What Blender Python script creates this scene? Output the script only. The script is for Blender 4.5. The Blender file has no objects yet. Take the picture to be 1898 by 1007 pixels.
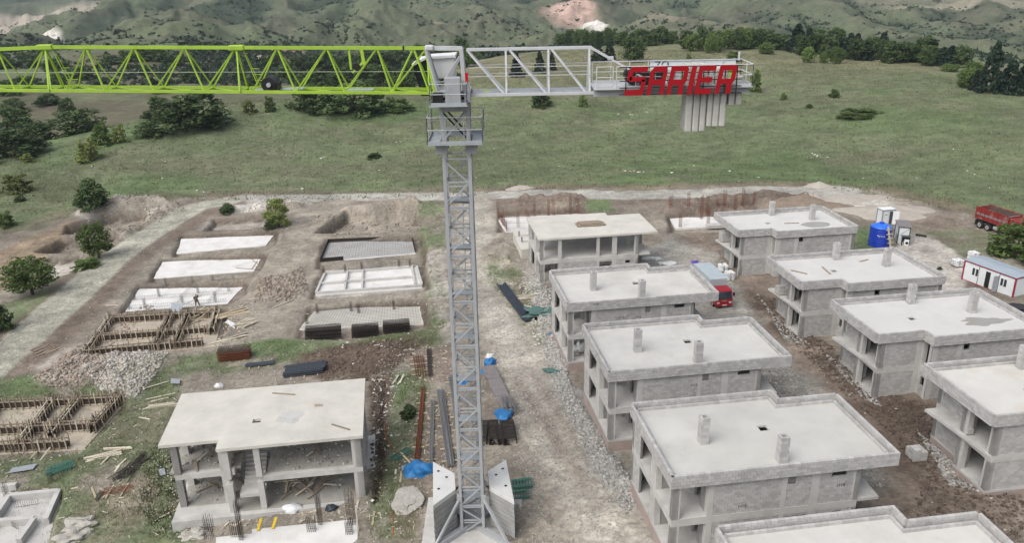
import bpy, bmesh, math, random
import numpy as np
from mathutils import Vector, Matrix
random.seed(7); rng = np.random.default_rng(11)
SC = bpy.context.scene
COL = SC.collection
# ------------------------------------------------------------------ camera
CAMZ = 38.0
FPX, CXP, CYP = 1518.967, 949.0, 503.5
PITCH, ROLL, YAW = math.radians(20.8929), math.radians(-1.14747), math.radians(8.025)
_fw = np.array([0, math.cos(PITCH), -math.sin(PITCH)])
_r = np.array([1.0, 0, 0]); _u = np.array([0, math.sin(PITCH), math.cos(PITCH)])
_R = _r*math.cos(ROLL) + _u*math.sin(ROLL); _U = -_r*math.sin(ROLL) + _u*math.cos(ROLL)
CAM = np.array([0, 0, CAMZ])
cd = bpy.data.cameras.new("camera"); cam = bpy.data.objects.new("camera", cd); COL.objects.link(cam)
cd.sensor_width = 36.0; cd.sensor_fit = 'HORIZONTAL'; cd.lens = 36.0*FPX/1898.0
cd.clip_start = 0.5; cd.clip_end = 20000
M = Matrix(((_R[0], _U[0], -_fw[0], 0), (_R[1], _U[1], -_fw[1], 0), (_R[2], _U[2], -_fw[2], CAMZ), (0, 0, 0, 1)))
cam.matrix_world = M
SC.camera = cam
# ------------------------------------------------------------------ sky, sun, exposure
SUN_EL, SUN_AZ = math.radians(50), math.radians(-136)      # azimuth from +Y towards +X (negative: from the left)
w = bpy.data.worlds.new("World"); SC.world = w; w.use_nodes = True
nt = w.node_tree; bg = nt.nodes["Background"]
sky = nt.nodes.new("ShaderNodeTexSky"); sky.sky_type = 'NISHITA'; sky.sun_disc = False
sky.sun_elevation = SUN_EL; sky.sun_rotation = SUN_AZ; sky.air_density = 1.0; sky.dust_density = 4.0; sky.ozone_density = 1.0
hs = nt.nodes.new("ShaderNodeHueSaturation"); hs.inputs['Saturation'].default_value = 0.42   # cloud cover greys the sky
nt.links.new(sky.outputs[0], hs.inputs['Color']); nt.links.new(hs.outputs[0], bg.inputs['Color'])
bg.inputs['Strength'].default_value = 0.125
sd = bpy.data.lights.new("sun", 'SUN'); sun = bpy.data.objects.new("sun", sd); COL.objects.link(sun)
sd.energy = 1.45; sd.angle = math.radians(58); sd.color = (1.0, 0.97, 0.93)
_d = Vector((math.sin(SUN_AZ)*math.cos(SUN_EL), math.cos(SUN_AZ)*math.cos(SUN_EL), math.sin(SUN_EL)))
sun.rotation_euler = (-_d).to_track_quat('-Z', 'Y').to_euler(); sun.location = (0, 0, 120)
SC.view_settings.view_transform = 'Standard'; SC.view_settings.look = 'None'
SC.view_settings.exposure = 0.55; SC.view_settings.gamma = 1.0; SC.view_settings.use_curve_mapping = False
SC.render.engine = 'CYCLES'; SC.cycles.use_denoising = True; SC.cycles.denoiser = 'OPENIMAGEDENOISE'; SC.cycles.denoising_input_passes = 'RGB_ALBEDO_NORMAL'; SC.cycles.denoising_prefilter = 'ACCURATE'
SC.cycles.max_bounces = 6; SC.cycles.diffuse_bounces = 3; SC.cycles.glossy_bounces = 2
SC.cycles.transmission_bounces = 2; SC.cycles.volume_bounces = 0; SC.cycles.transparent_max_bounces = 6
SC.cycles.caustics_reflective = False; SC.cycles.caustics_refractive = False

# ------------------------------------------------------------------ pixel helpers (photo pixels -> places on the ground)
def ray(x, y): return _fw + _R*((x-CXP)/FPX) - _U*((y-CYP)/FPX)
def aty(x, y, Y):
    d = ray(x, y); return CAM + d*(Y/d[1])
def atz(x, y, z):
    d = ray(x, y); return CAM + d*((z-CAMZ)/d[2])

# ------------------------------------------------------------------ materials
MAT = {}
def nodes_mat(name, rough=0.9, spec=0.25, metal=0.0):
    m = bpy.data.materials.new(name); m.use_nodes = True
    b = m.node_tree.nodes["Principled BSDF"]
    b.inputs['Roughness'].default_value = rough; b.inputs['Metallic'].default_value = metal
    b.inputs['Specular IOR Level'].default_value = spec
    return m, m.node_tree, b
def mat(name, c, c2=None, scale=1.5, rough=0.9, spec=0.25, metal=0.0, bump=0.0, bscale=20.0, rnd=0.0, attr=False, detail=6.0, dist=0.02, stain=None, stainscale=0.25, stainamt=0.5):
    """procedural paint / stone / wood: two colours mixed by noise, optional random brightness per object or per face"""
    m, t, b = nodes_mat(name, rough, spec, metal); N, L = t.nodes, t.links
    tc = N.new("ShaderNodeNewGeometry")
    c2 = c2 or tuple(v*0.8 for v in c)
    nz = N.new("ShaderNodeTexNoise"); nz.inputs['Scale'].default_value = scale; nz.inputs['Detail'].default_value = detail; nz.inputs['Roughness'].default_value = 0.65
    L.new(tc.outputs['Position'], nz.inputs['Vector'])
    cr = N.new("ShaderNodeValToRGB"); cr.color_ramp.elements[0].position = 0.32; cr.color_ramp.elements[1].position = 0.68
    cr.color_ramp.elements[0].color = (*c2, 1); cr.color_ramp.elements[1].color = (*c, 1)
    L.new(nz.outputs['Fac'], cr.inputs['Fac']); out = cr.outputs['Color']
    if stain:
        n2 = N.new("ShaderNodeTexNoise"); n2.inputs['Scale'].default_value = stainscale; n2.inputs['Detail'].default_value = 5; n2.inputs['Roughness'].default_value = 0.6
        L.new(tc.outputs['Position'], n2.inputs['Vector'])
        r2 = N.new("ShaderNodeValToRGB"); r2.color_ramp.elements[0].position = 0.52; r2.color_ramp.elements[1].position = 0.72
        r2.color_ramp.elements[0].color = (0, 0, 0, 1); r2.color_ramp.elements[1].color = (stainamt,)*3 + (1,)
        L.new(n2.outputs['Fac'], r2.inputs['Fac'])
        mx = N.new("ShaderNodeMix"); mx.data_type = 'RGBA'
        L.new(r2.outputs['Color'], mx.inputs['Factor']); L.new(out, mx.inputs['A']); mx.inputs['B'].default_value = (*stain, 1); out = mx.outputs['Result']
    if rnd:
        if attr:
            a = N.new("ShaderNodeAttribute"); a.attribute_name = "rnd"; src = a.outputs['Fac']
        else:
            a = N.new("ShaderNodeObjectInfo"); src = a.outputs['Random']
        mr = N.new("ShaderNodeMapRange"); mr.inputs['To Min'].default_value = 1-rnd; mr.inputs['To Max'].default_value = 1+rnd
        L.new(src, mr.inputs['Value'])
        vm = N.new("ShaderNodeVectorMath"); vm.operation = 'SCALE'; L.new(out, vm.inputs[0]); L.new(mr.outputs['Result'], vm.inputs['Scale']); out = vm.outputs['Vector']
    L.new(out, b.inputs['Base Color'])
    if bump:
        n3 = N.new("ShaderNodeTexNoise"); n3.inputs['Scale'].default_value = bscale; n3.inputs['Detail'].default_value = 5
        L.new(tc.outputs['Position'], n3.inputs['Vector'])
        bp = N.new("ShaderNodeBump"); bp.inputs['Strength'].default_value = bump; bp.inputs['Distance'].default_value = dist
        L.new(n3.outputs['Fac'], bp.inputs['Height']); L.new(bp.outputs['Normal'], b.inputs['Normal'])
    MAT[name] = m; return m

mat('concrete', (.50, .49, .47), (.42, .412, .395), .9, bump=.25, bscale=9, stain=(.27, .265, .25), stainscale=.6, stainamt=.55)
mat('screed', (.56, .55, .52), (.48, .47, .445), .5, bump=.1, bscale=6, stain=(.40, .385, .35), stainscale=.22, stainamt=.65)
mat('screed_damp', (.49, .485, .455), (.42, .415, .388), .4, bump=.1, bscale=6, stain=(.58, .57, .545), stainscale=.16, stainamt=.6)
mat('screed_white', (.56, .555, .54), (.49, .485, .47), .5, bump=.1, bscale=6, stain=(.44, .43, .41), stainscale=.25, stainamt=.5)
mat('form_floor', (.44, .39, .32), (.33, .29, .235), .8, bump=.2, bscale=6)
mat('screed_warm', (.56, .55, .52), (.49, .48, .45), .35, bump=.08, bscale=6, stain=(.42, .33, .22), stainscale=.22, stainamt=.55)
mat('slab_cream', (.56, .54, .49), (.46, .445, .40), .5, bump=.1, bscale=6, stain=(.36, .35, .32), stainscale=.3, stainamt=.35)
mat('blinding', (.68, .67, .65), (.56, .55, .53), .5, bump=.1, bscale=5, stain=(.40, .37, .33), stainscale=.35, stainamt=.5)
mat('block', (.44, .432, .42), (.37, .363, .353), 2.2, rnd=.13, attr=True, bump=.2, bscale=14, stain=(.30, .294, .285), stainscale=.5, stainamt=.45)
mat('block_piece', (.44, .432, .42), (.37, .363, .353), 2.2, rnd=.13, bump=.2, bscale=14, stain=(.30, .294, .285), stainscale=.5, stainamt=.45)
mat('mortar', (.20, .196, .19), (.16, .157, .152), 3)
mat('form_shade', (.085, .065, .05), (.055, .042, .033), 3)  # near-black wood tone, formwork shade painted into the colour
mat('dusty_floor', (.36, .345, .315), (.26, .25, .225), 1.4, bump=.3, bscale=7, stain=(.20, .185, .165), stainscale=.7, stainamt=.5)
mat('plinth', (.36, .29, .26), (.28, .23, .21), 1.5, bump=.2)
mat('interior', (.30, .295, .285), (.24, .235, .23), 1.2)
mat('water', (.31, .30, .27), (.27, .26, .235), .6, rough=.12, spec=.5)
mat('ink', (.10, .10, .12), (.07, .07, .085), 9)
mat('crane_grey', (.36, .37, .38), (.31, .32, .335), 1.2, rough=.5, spec=.4, stain=(.25, .24, .23), stainscale=.9, stainamt=.3)
mat('crane_light', (.52, .53, .54), (.45, .46, .475), 1.5, rough=.5, spec=.4)
mat('crane_green', (.35, .52, .055), (.27, .43, .04), 1.0, rough=.5, spec=.35, stain=(.20, .27, .06), stainscale=1.3, stainamt=.35)
mat('galvanised', (.42, .45, .47), (.34, .37, .39), 3, rough=.5, metal=.2)
mat('black', (.015, .015, .016), (.022, .022, .022), 4, rough=.5)
mat('sign_red', (.33, .006, .012), (.28, .005, .010), 1.0, rough=.5)
mat('cab_white', (.72, .73, .73), (.66, .67, .67), 1.0, rough=.4, spec=.5)
mat('glass_dark', (.03, .045, .055), (.02, .03, .04), 1.0, rough=.08, spec=.6)
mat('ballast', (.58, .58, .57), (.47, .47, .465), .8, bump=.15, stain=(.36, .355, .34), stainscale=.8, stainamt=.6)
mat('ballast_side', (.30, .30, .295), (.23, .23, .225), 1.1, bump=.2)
mat('counterweight', (.50, .49, .455), (.38, .372, .345), 1.3, bump=.3, bscale=6, rnd=.08)
mat('orange', (.62, .30, .03), None, 2)
mat('lamp_red', (.50, .01, .015), None, 2, rough=.3)
mat('wood_old', (.30, .265, .225), (.20, .172, .142), 4, rnd=.28, attr=True)
mat('wood_old_piece', (.33, .27, .205), (.21, .168, .125), 4, rnd=.28)
mat('wood_new', (.52, .44, .31), (.42, .35, .24), 4, rnd=.2)
mat('wood_pale', (.58, .53, .43), (.48, .43, .34), 4, rnd=.2)
mat('rebar_rust', (.16, .055, .028), (.10, .035, .02), 6, rnd=.2)
mat('rebar_dark', (.075, .06, .055), (.045, .038, .035), 6, rnd=.2)
mat('rebar_grey', (.20, .20, .20), (.13, .132, .135), 5, rnd=.2)
mat('mesh_black', (.022, .018, .016), (.035, .028, .024), 6)
mat('pipe_blue', (.035, .045, .06), (.025, .03, .042), 4, rough=.45)
mat('tarp_blue', (.03, .17, .40), (.02, .12, .30), 2.0, rough=.4, bump=.6, bscale=5, dist=.08)
mat('tarp_grey', (.40, .45, .48), (.33, .38, .41), 1.5, rough=.35, spec=.5, bump=.35, bscale=3, dist=.05)
mat('sheet_grey', (.30, .32, .345), (.24, .255, .275), 3, rough=.5)
mat('scaffold_green', (.07, .20, .16), (.05, .15, .12), 4, rough=.6)
mat('net_green', (.10, .18, .16), (.06, .11, .10), 3)
mat('bag_white', (.66, .67, .67), (.52, .53, .53), 3, rough=.55, bump=.4, bscale=8, dist=.04)
mat('truck_red', (.32, .008, .02), (.25, .007, .015), 1.0, rough=.3, spec=.5)
mat('dump_red', (.24, .028, .026), (.16, .024, .022), 1.2, rough=.55, stain=(.30, .24, .21), stainscale=.8, stainamt=.7)
mat('dump_inside', (.12, .085, .07), (.08, .06, .05), 1.5)
mat('tyre', (.02, .02, .02), (.035, .033, .03), 5)
mat('rim', (.40, .39, .37), (.28, .27, .26), 4, rough=.5)
mat('lens', (.7, .7, .68), None, 4, rough=.15, spec=.6)
mat('tank_blue', (.012, .045, .42), (.010, .038, .34), .8, rough=.3, spec=.5)
mat('tank_lid', (.03, .16, .70), None, .8, rough=.3, spec=.5)
mat('cabin_white', (.66, .69, .70), (.58, .61, .62), .9, rough=.4)
mat('cabin_trim', (.30, .03, .06), None, 2, rough=.45)
mat('cabin_roof', (.33, .38, .42), (.27, .32, .36), .7, rough=.45)
mat('cabin_dark', (.05, .055, .065), (.07, .075, .085), 2, rough=.5)
mat('sheet_brown', (.22, .20, .20), (.16, .145, .145), 1.6, rough=.6)
mat('limestone', (.50, .45, .40), (.38, .335, .29), 2.5, rnd=.25, bump=.4, bscale=6)
mat('rock_white', (.60, .57, .53), (.47, .44, .40), 2.5, bump=.4, bscale=6)
mat('boulder', (.42, .40, .36), (.30, .285, .255), 1.4, bump=.7, bscale=3, dist=.08)
mat('sand', (.40, .365, .315), (.33, .30, .26), 1.0, bump=.3, bscale=4)
mat('spoil', (.25, .20, .16), (.17, .135, .105), 1.0, bump=.6, bscale=3, dist=.08)
mat('skin', (.35, .2, .13), None, 3)
mat('cloth_dark', (.03, .03, .035), (.045, .045, .05), 6)
mat('cloth_khaki', (.22, .19, .13), (.17, .145, .10), 6)
mat('yellow', (.60, .42, .03), (.5, .34, .02), 4)
mat('purple', (.13, .08, .42), None, 4)
mat('trunk', (.10, .075, .055), (.06, .045, .033), 5)
mat('cable', (.45, .50, .36), None, 3)
mat('orange_hose', (.55, .14, .03), None, 3)

# ------------------------------------------------------------------ mesh builder
class MB:
    def __init__(s): s.v = []; s.f = []; s.r = []
    def add(s, vs, fs, rnd=None):
        o = len(s.v); s.v.extend(vs); s.f.extend([tuple(i+o for i in f) for f in fs])
        if rnd is not None: s.r.extend([rnd]*len(vs))
        return s
    def box(s, x0, y0, z0, x1, y1, z1, rnd=None):
        return s.add([(x0, y0, z0), (x1, y0, z0), (x1, y1, z0), (x0, y1, z0), (x0, y0, z1), (x1, y0, z1), (x1, y1, z1), (x0, y1, z1)],
            [(0, 3, 2, 1), (4, 5, 6, 7), (0, 1, 5, 4), (1, 2, 6, 5), (2, 3, 7, 6), (3, 0, 4, 7)], rnd)
    def beam(s, p, q, w=.1, h=None, up=(0, 0, 1), rnd=None):
        h = h or w; p = Vector(p); q = Vector(q); d = (q-p)
        if d.length < 1e-6: return s
        d.normalize(); u = Vector(up)
        if abs(d.dot(u)) > .98: u = Vector((0, 1, 0)) if abs(d.y) < .9 else Vector((1, 0, 0))
        a = d.cross(u).normalized(); b = a.cross(d).normalized(); a *= w/2; b *= h/2
        vs = [tuple(p-a-b), tuple(p+a-b), tuple(p+a+b), tuple(p-a+b), tuple(q-a-b), tuple(q+a-b), tuple(q+a+b), tuple(q-a+b)]
        return s.add(vs, [(0, 1, 2, 3), (7, 6, 5, 4), (0, 4, 5, 1), (1, 5, 6, 2), (2, 6, 7, 3), (3, 7, 4, 0)], rnd)
    def tube(s, p, q, r, n=6, r2=None, cap=True, rnd=None):
        p = Vector(p); q = Vector(q); d = (q-p).normalized(); r2 = r if r2 is None else r2
        u = Vector((0, 0, 1)) if abs(d.z) < .95 else Vector((1, 0, 0))
        a = d.cross(u).normalized(); b = d.cross(a).normalized(); vs = []
        for k in range(n):
            t = 2*math.pi*k/n; vs.append(tuple(p+(a*math.cos(t)+b*math.sin(t))*r))
        for k in range(n):
            t = 2*math.pi*k/n; vs.append(tuple(q+(a*math.cos(t)+b*math.sin(t))*r2))
        fs = [(k, (k+1) % n, n+(k+1) % n, n+k) for k in range(n)]
        if cap: fs += [tuple(range(n-1, -1, -1)), tuple(range(n, 2*n))]
        return s.add(vs, fs, rnd)
    def path(s, pts, r, n=6):
        for a, b in zip(pts, pts[1:]): s.tube(a, b, r, n)
        return s
    def prism(s, poly, z0, z1, rnd=None):
        """poly: list of (x,y) or (x,y,z) (z used as offset); ccw"""
        n = len(poly); a = sum(poly[i][0]*poly[(i+1) % n][1]-poly[(i+1) % n][0]*poly[i][1] for i in range(n))
        if a < 0: poly = poly[::-1]
        zz = [p[2] if len(p) > 2 else 0 for p in poly]
        vs = [(p[0], p[1], z0+z) for p, z in zip(poly, zz)]+[(p[0], p[1], z1+z) for p, z in zip(poly, zz)]
        fs = [tuple(range(n-1, -1, -1)), tuple(range(n, 2*n))]+[(i, (i+1) % n, n+(i+1) % n, n+i) for i in range(n)]
        return s.add(vs, fs, rnd)
    def lathe(s, prof, n=24, c=(0, 0, 0)):
        vs = []; fs = []
        for (r, z) in prof:
            for k in range(n):
                t = 2*math.pi*k/n; vs.append((c[0]+r*math.cos(t), c[1]+r*math.sin(t), c[2]+z))
        m = len(prof)
        for j in range(m-1):
            for k in range(n): fs.append((j*n+k, j*n+(k+1) % n, (j+1)*n+(k+1) % n, (j+1)*n+k))
        fs += [tuple(range(n-1, -1, -1)), tuple(range((m-1)*n, m*n))]
        return s.add(vs, fs)
    def mesh(s, name, m, smooth=False):
        me = bpy.data.meshes.new(name); me.from_pydata(s.v, [], s.f)
        if s.r and len(s.r) == len(s.v):
            at = me.attributes.new("rnd", 'FLOAT', 'POINT'); at.data.foreach_set("value", np.array(s.r, dtype=np.float32))
        if m is not None: me.materials.append(MAT[m] if isinstance(m, str) else m)
        if smooth: me.polygons.foreach_set("use_smooth", [True]*len(me.polygons))
        return me
    def build(s, name, m, parent=None, smooth=False, bevel=0):
        o = bpy.data.objects.new(name, s.mesh(name, m, smooth)); COL.objects.link(o)
        if parent is not None: o.parent = parent
        if bevel:
            b = o.modifiers.new("edge", 'BEVEL'); b.width = bevel; b.segments = 2; b.limit_method = 'ANGLE'
        return o
def link(name, me, parent=None, loc=None, rz=0, scale=None):
    o = bpy.data.objects.new(name, me); COL.objects.link(o)
    if parent is not None: o.parent = parent
    if loc is not None: o.location = loc
    if rz: o.rotation_euler = (0, 0, rz)
    if scale is not None: o.scale = (scale,)*3 if isinstance(scale, (int, float)) else scale
    return o
def tag(o, label, cat, group=None, kind=None):
    o['label'] = label; o['category'] = cat
    if group: o['group'] = group
    o['kind'] = kind or 'thing'
    return o
def empty(name, loc=(0, 0, 0), rz=0.0, label=None, cat=None, group=None):
    o = bpy.data.objects.new(name, None); COL.objects.link(o); o.location = loc; o.rotation_euler = (0, 0, rz); o.empty_display_size = .3
    if label: tag(o, label, cat, group)
    return o
def copy_tree(o, parent=None):
    c = o.copy(); COL.objects.link(c); c.parent = parent
    for ch in list(o.children): copy_tree(ch, c)
    return c
# ------------------------------------------------------------------ value noise
def _h(ix, iy, s):
    n = (ix*374761393 + iy*668265263 + s*1442695041) & 0x7fffffff
    n = ((n ^ (n >> 13))*1274126177) & 0x7fffffff
    return ((n ^ (n >> 16)) & 0xffff)/65535.0
def vnoise(x, y, s=0):
    xi = np.floor(x).astype(np.int64); yi = np.floor(y).astype(np.int64); fx = x-xi; fy = y-yi
    fx = fx*fx*(3-2*fx); fy = fy*fy*(3-2*fy)
    a = _h(xi, yi, s); b = _h(xi+1, yi, s); c = _h(xi, yi+1, s); d = _h(xi+1, yi+1, s)
    return (a*(1-fx)+b*fx)*(1-fy)+(c*(1-fx)+d*fx)*fy
def fbm(x, y, o=4, s=0):
    t = 0; a = .5
    for k in range(o): t = t+a*(vnoise(x, y, s+k)-.5)*2; x = x*2.03+17.3; y = y*2.03+5.1; a *= .5
    return t
def sstep(a, b, x):
    t = np.clip((x-a)/(b-a), 0, 1); return t*t*(3-2*t)
# ------------------------------------------------------------------ base height of the building site
def gsite(X, Y):
    X = np.asarray(X, float); Y = np.asarray(Y, float)
    z = -.9 + np.where(X > 8, .085*11+.035*(np.minimum(X, 45)-8), np.where(X > -25, .085*(X+3), -.085*22+.035*(np.maximum(X, -75)+25)))
    return z - np.where(Y < 85, .028*(Y-50), .028*35+.012*(np.minimum(Y, 170)-85))
def gpx0(x, y, off=0.0):
    d = ray(x, y); t = (0-CAMZ)/d[2]
    for _ in range(14):
        P = CAM+d*t; t = (float(gsite(P[0], P[1]))+off-CAMZ)/d[2]
    return CAM+d*t
def poly0(pts): return np.array([gpx0(*p)[:2] for p in pts])
# ------------------------------------------------------------------ control points of the land beyond (photo pixel, distance)
FAR = [(-200,330,178),(0,300,185),(140,285,190),(280,247,205),(420,212,225),(560,200,237),(700,203,238),(820,190,252),(900,122,312),(1000,107,330),(1150,88,350),(1300,92,342),(1420,100,330),(1550,108,308),(1700,122,275),(1800,150,243),(1898,178,222),(2000,200,210),(2150,230,198),
 (100,325,176),(300,310,180),(500,290,192),(500,245,213),(700,285,194),(700,240,216),(949,285,190),(949,235,216),(949,180,252),(1150,285,187),(1150,200,235),(1150,140,285),(1300,285,183),(1300,200,228),(1300,140,277),(1600,285,172),(1600,200,212),(1600,150,248),(1850,260,168),(1850,210,195),
 # gully and brown slope on the left
 (-250,260,262),(0,255,250),(150,235,262),(0,200,292),(200,190,310),(380,178,318),(100,140,372),(250,128,390),(420,135,400),(520,165,340),(-200,170,330),(-200,120,460),(0,105,470),(140,92,480),
 # tree valley and hills behind
 (600,150,400),(740,140,420),(600,110,500),(760,100,520),(850,95,540),(500,92,560),(300,85,600),(0,88,620),(-250,85,620),
(1600,80,560),(1750,95,500),(1898,120,440),(2150,140,400)]
_cp = []
for (x, y, Y) in FAR: P = aty(x, y, Y); _cp.append((P[0], P[1], P[2]))
for px_ in (-300, -80, 140, 360, 580, 800, 1020, 1240):      # deep valley, then the land climbs to the sky line
    lf = px_ < 200
    for (Y, z) in ((640, -44), (780, -52), (960, -42 if not lf else -48), (1200, -16 if not lf else -38), (1600, 24 if not lf else -8), (2300, 90 if not lf else 60), (3700, 210)): P = aty(px_, 0, Y); _cp.append((P[0], P[1], z))
for px_ in (1420, 1600, 1800, 2000, 2200):
    for (Y, z) in ((700, -32), (850, -20), (1000, -8), (1250, 6), (1600, 30), (2300, 90), (3700, 210)): P = aty(px_, 0, Y); _cp.append((P[0], P[1], z))
for az in np.linspace(-.72, .72, 9):
    for Y in (20, 60, 100, 135):
        X = math.tan(az)*Y; _cp.append((X, Y, float(gsite(X, Y))))
_cp = np.array(_cp)
def _uv(X, Y): return np.stack([np.arctan2(X, Y)*1.6, np.log(np.hypot(X, Y))], -1)
_cu = _uv(_cp[:, 0], _cp[:, 1]); _ct = (_cp[:, 2]-CAMZ)/np.hypot(_cp[:, 0], _cp[:, 1])
_D = np.linalg.norm(_cu[:, None]-_cu[None], axis=-1); _n = len(_cp)
_A = np.zeros((_n+3, _n+3)); _A[:_n, :_n] = np.where(_D > 0, _D**2*np.log(np.maximum(_D, 1e-9)), 0)+np.eye(_n)*2e-4
_A[:_n, _n] = 1; _A[:_n, _n+1:] = _cu; _A[_n:, :_n] = _A[:_n, _n:].T
_W = np.linalg.solve(_A, np.concatenate([_ct, [0, 0, 0]]))
def gfar(X, Y):
    q = _uv(X, Y); out = np.zeros(len(q))
    for i in range(0, len(q), 40000):
        d2 = ((q[i:i+40000, None]-_cu[None])**2).sum(-1); k = np.where(d2 > 0, .5*d2*np.log(np.maximum(d2, 1e-18)), 0)
        out[i:i+40000] = k@_W[:_n]+_W[_n]+q[i:i+40000]@_W[_n+1:]
    return CAMZ+out*np.hypot(X, Y)
# ------------------------------------------------------------------ grid of the ground sheet
_az = np.concatenate([np.linspace(-.80, -.62, 26)[:-1], np.linspace(-.62, .62, 620), np.linspace(.62, .80, 26)[1:]])
_lr = np.concatenate([np.linspace(math.log(10), math.log(44), 40)[:-1], np.linspace(math.log(44), math.log(185), 470)[:-1], np.linspace(math.log(185), math.log(500), 140)[:-1], np.linspace(math.log(500), math.log(1150), 190)[:-1], np.linspace(math.log(1150), math.log(3800), 50)])
NA, NR = len(_az), len(_lr)
AZ, LR = np.meshgrid(_az, _lr, indexing='ij'); RR = np.exp(LR)
GX = (RR*np.sin(AZ)).ravel(); GY = (RR*np.cos(AZ)).ravel()
GR = np.hypot(GX, GY)
zs = gsite(GX, GY); zf = np.where(GR > 120, 0, zs)
_m = GR > 120; zf[_m] = gfar(GX[_m], GY[_m])
bl = sstep(138, 172, GY+.12*np.abs(GX)); GZ = zs*(1-bl)+zf*bl
# large relief of the hills behind
def ridged(x, y, o, s):
    t = 0; a = .5
    for k in range(o): t = t+a*(1-np.abs(2*vnoise(x, y, s+k)-1)*2); x = x*2.1+3.7; y = y*2.1+9.1; a *= .5
    return t
_hm = sstep(430, 760, GR)
GZ += _hm*(ridged(GX/210+.2*fbm(GX/300, GY/300, 2, 5), GY/260, 4, 40)*7 + fbm(GX/60, GY/60, 4, 60)*4-3)
_gb = GZ.copy(); _wx = GX+18*fbm(GX/70, GY/70, 3, 44); _wy = GY+26*fbm(GX/80, GY/80, 3, 47)
for (px_, yt_, Y_, R_) in ((470, 40, 640, 105), (330, 24, 690, 130), (235, 52, 660, 85), (620, 20, 720, 120), (555, 62, 640, 60), (800, 48, 700, 95), (720, 12, 800, 130), (905, 32, 760, 115), (1010, 60, 690, 85), (1112, 34, 720, 75), (1200, 32, 800, 125), (1300, 58, 720, 95), (1390, 50, 760, 95), (1480, 60, 700, 80),
        (230, -12, 960, 190), (420, -18, 1010, 190), (640, -22, 1060, 190), (840, -6, 1010, 170), (955, 4, 1010, 140), (1060, -14, 1050, 130), (1190, -8, 1110, 190), (1350, 8, 1020, 180), (1560, 40, 800, 140), (1720, 62, 640, 110), (1860, 80, 560, 90)):
    p_ = aty(px_, yt_, Y_); b_ = float(gfar(np.array([p_[0]]), np.array([p_[1]]))[0]); h_ = max(4.0, p_[2]-b_); q_ = np.hypot((_wx-p_[0])/R_, (_wy-p_[1])/(R_*1.15)); th_ = np.arctan2(_wy-p_[1], _wx-p_[0])
    k_ = np.clip(1-q_, 0, 1); GZ = np.maximum(GZ, np.where(k_ > 0, _gb+h_*(k_**1.1)*(1+.16*np.sin(5*th_+px_)*np.clip(q_*2, 0, 1)+.08*np.sin(11*th_+px_*.7)*np.clip(q_*2, 0, 1)), -1e9))
_g1 = ridged((GX+30*fbm(GX/90, GY/90, 3, 52))/75, (GY+30*fbm(GX/90, GY/90, 3, 57))/105, 4, 54); GULLY = np.clip(.25-_g1, -1, 1)
GZ += _hm*((_g1-.35)*13+(ridged(GX/26, GY/34, 3, 58)-.3)*3)
GZ += sstep(165, 260, GR)*(1-_hm)*fbm(GX/45, GY/45, 4, 21)*1.6
GZ += sstep(150, 200, GY)*fbm(GX/7, GY/7, 3, 31)*.22
# ------------------------------------------------------------------ zones of the site
SITE = np.ones(len(GX), bool); _near = (GY < 215) & (GR < 235)
NI = np.nonzero(_near)[0]; NX, NY = GX[NI], GY[NI]
wob = fbm(NX/3.1, NY/3.1, 4, 3); wob2 = fbm(NX/.9, NY/.9, 3, 9); wob3 = fbm(NX/.33, NY/.33, 2, 14)
def pdist(poly, X, Y):
    """signed distance, positive inside"""
    poly = np.asarray(poly); d = np.full(X.shape, 1e9); ins = np.zeros(X.shape, bool); n = len(poly)
    for i in range(n):
        a = poly[i]; b = poly[(i+1) % n]; e = b-a; L2 = max(e@e, 1e-9)
        t = np.clip(((X-a[0])*e[0]+(Y-a[1])*e[1])/L2, 0, 1)
        d = np.minimum(d, np.hypot(X-a[0]-t*e[0], Y-a[1]-t*e[1]))
        c = ((a[1] > Y) != (b[1] > Y)); xx = a[0]+(Y-a[1])*e[0]/(e[1] if abs(e[1]) > 1e-9 else 1e-9)
        ins ^= c & (X < xx)
    return np.where(ins, d, -d)
def ldist(line, X, Y):
    d = np.full(X.shape, 1e9)
    for a, b in zip(line[:-1], line[1:]):
        e = b-a; t = np.clip(((X-a[0])*e[0]+(Y-a[1])*e[1])/max(e@e, 1e-9), 0, 1); d = np.minimum(d, np.hypot(X-a[0]-t*e[0], Y-a[1]-t*e[1]))
    return d
C3 = lambda *c: np.array(c, float)
# colours by nature (grass, dry grass, soils, gravel, dust)
GRASS = C3(.130, .158, .086); GREEN = C3(.102, .152, .064); DRY = C3(.215, .190, .118); SOIL = C3(.242, .217, .180); DARK = C3(.078, .057, .044); GRAV = C3(.295, .285, .255); PALE = C3(.40, .375, .335); BROWN = C3(.158, .126, .102); WHITE = C3(.45, .43, .40); RUB = C3(.31, .30, .285); OCHRE = C3(.25, .19, .13); SAND = C3(.42, .365, .30)
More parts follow.
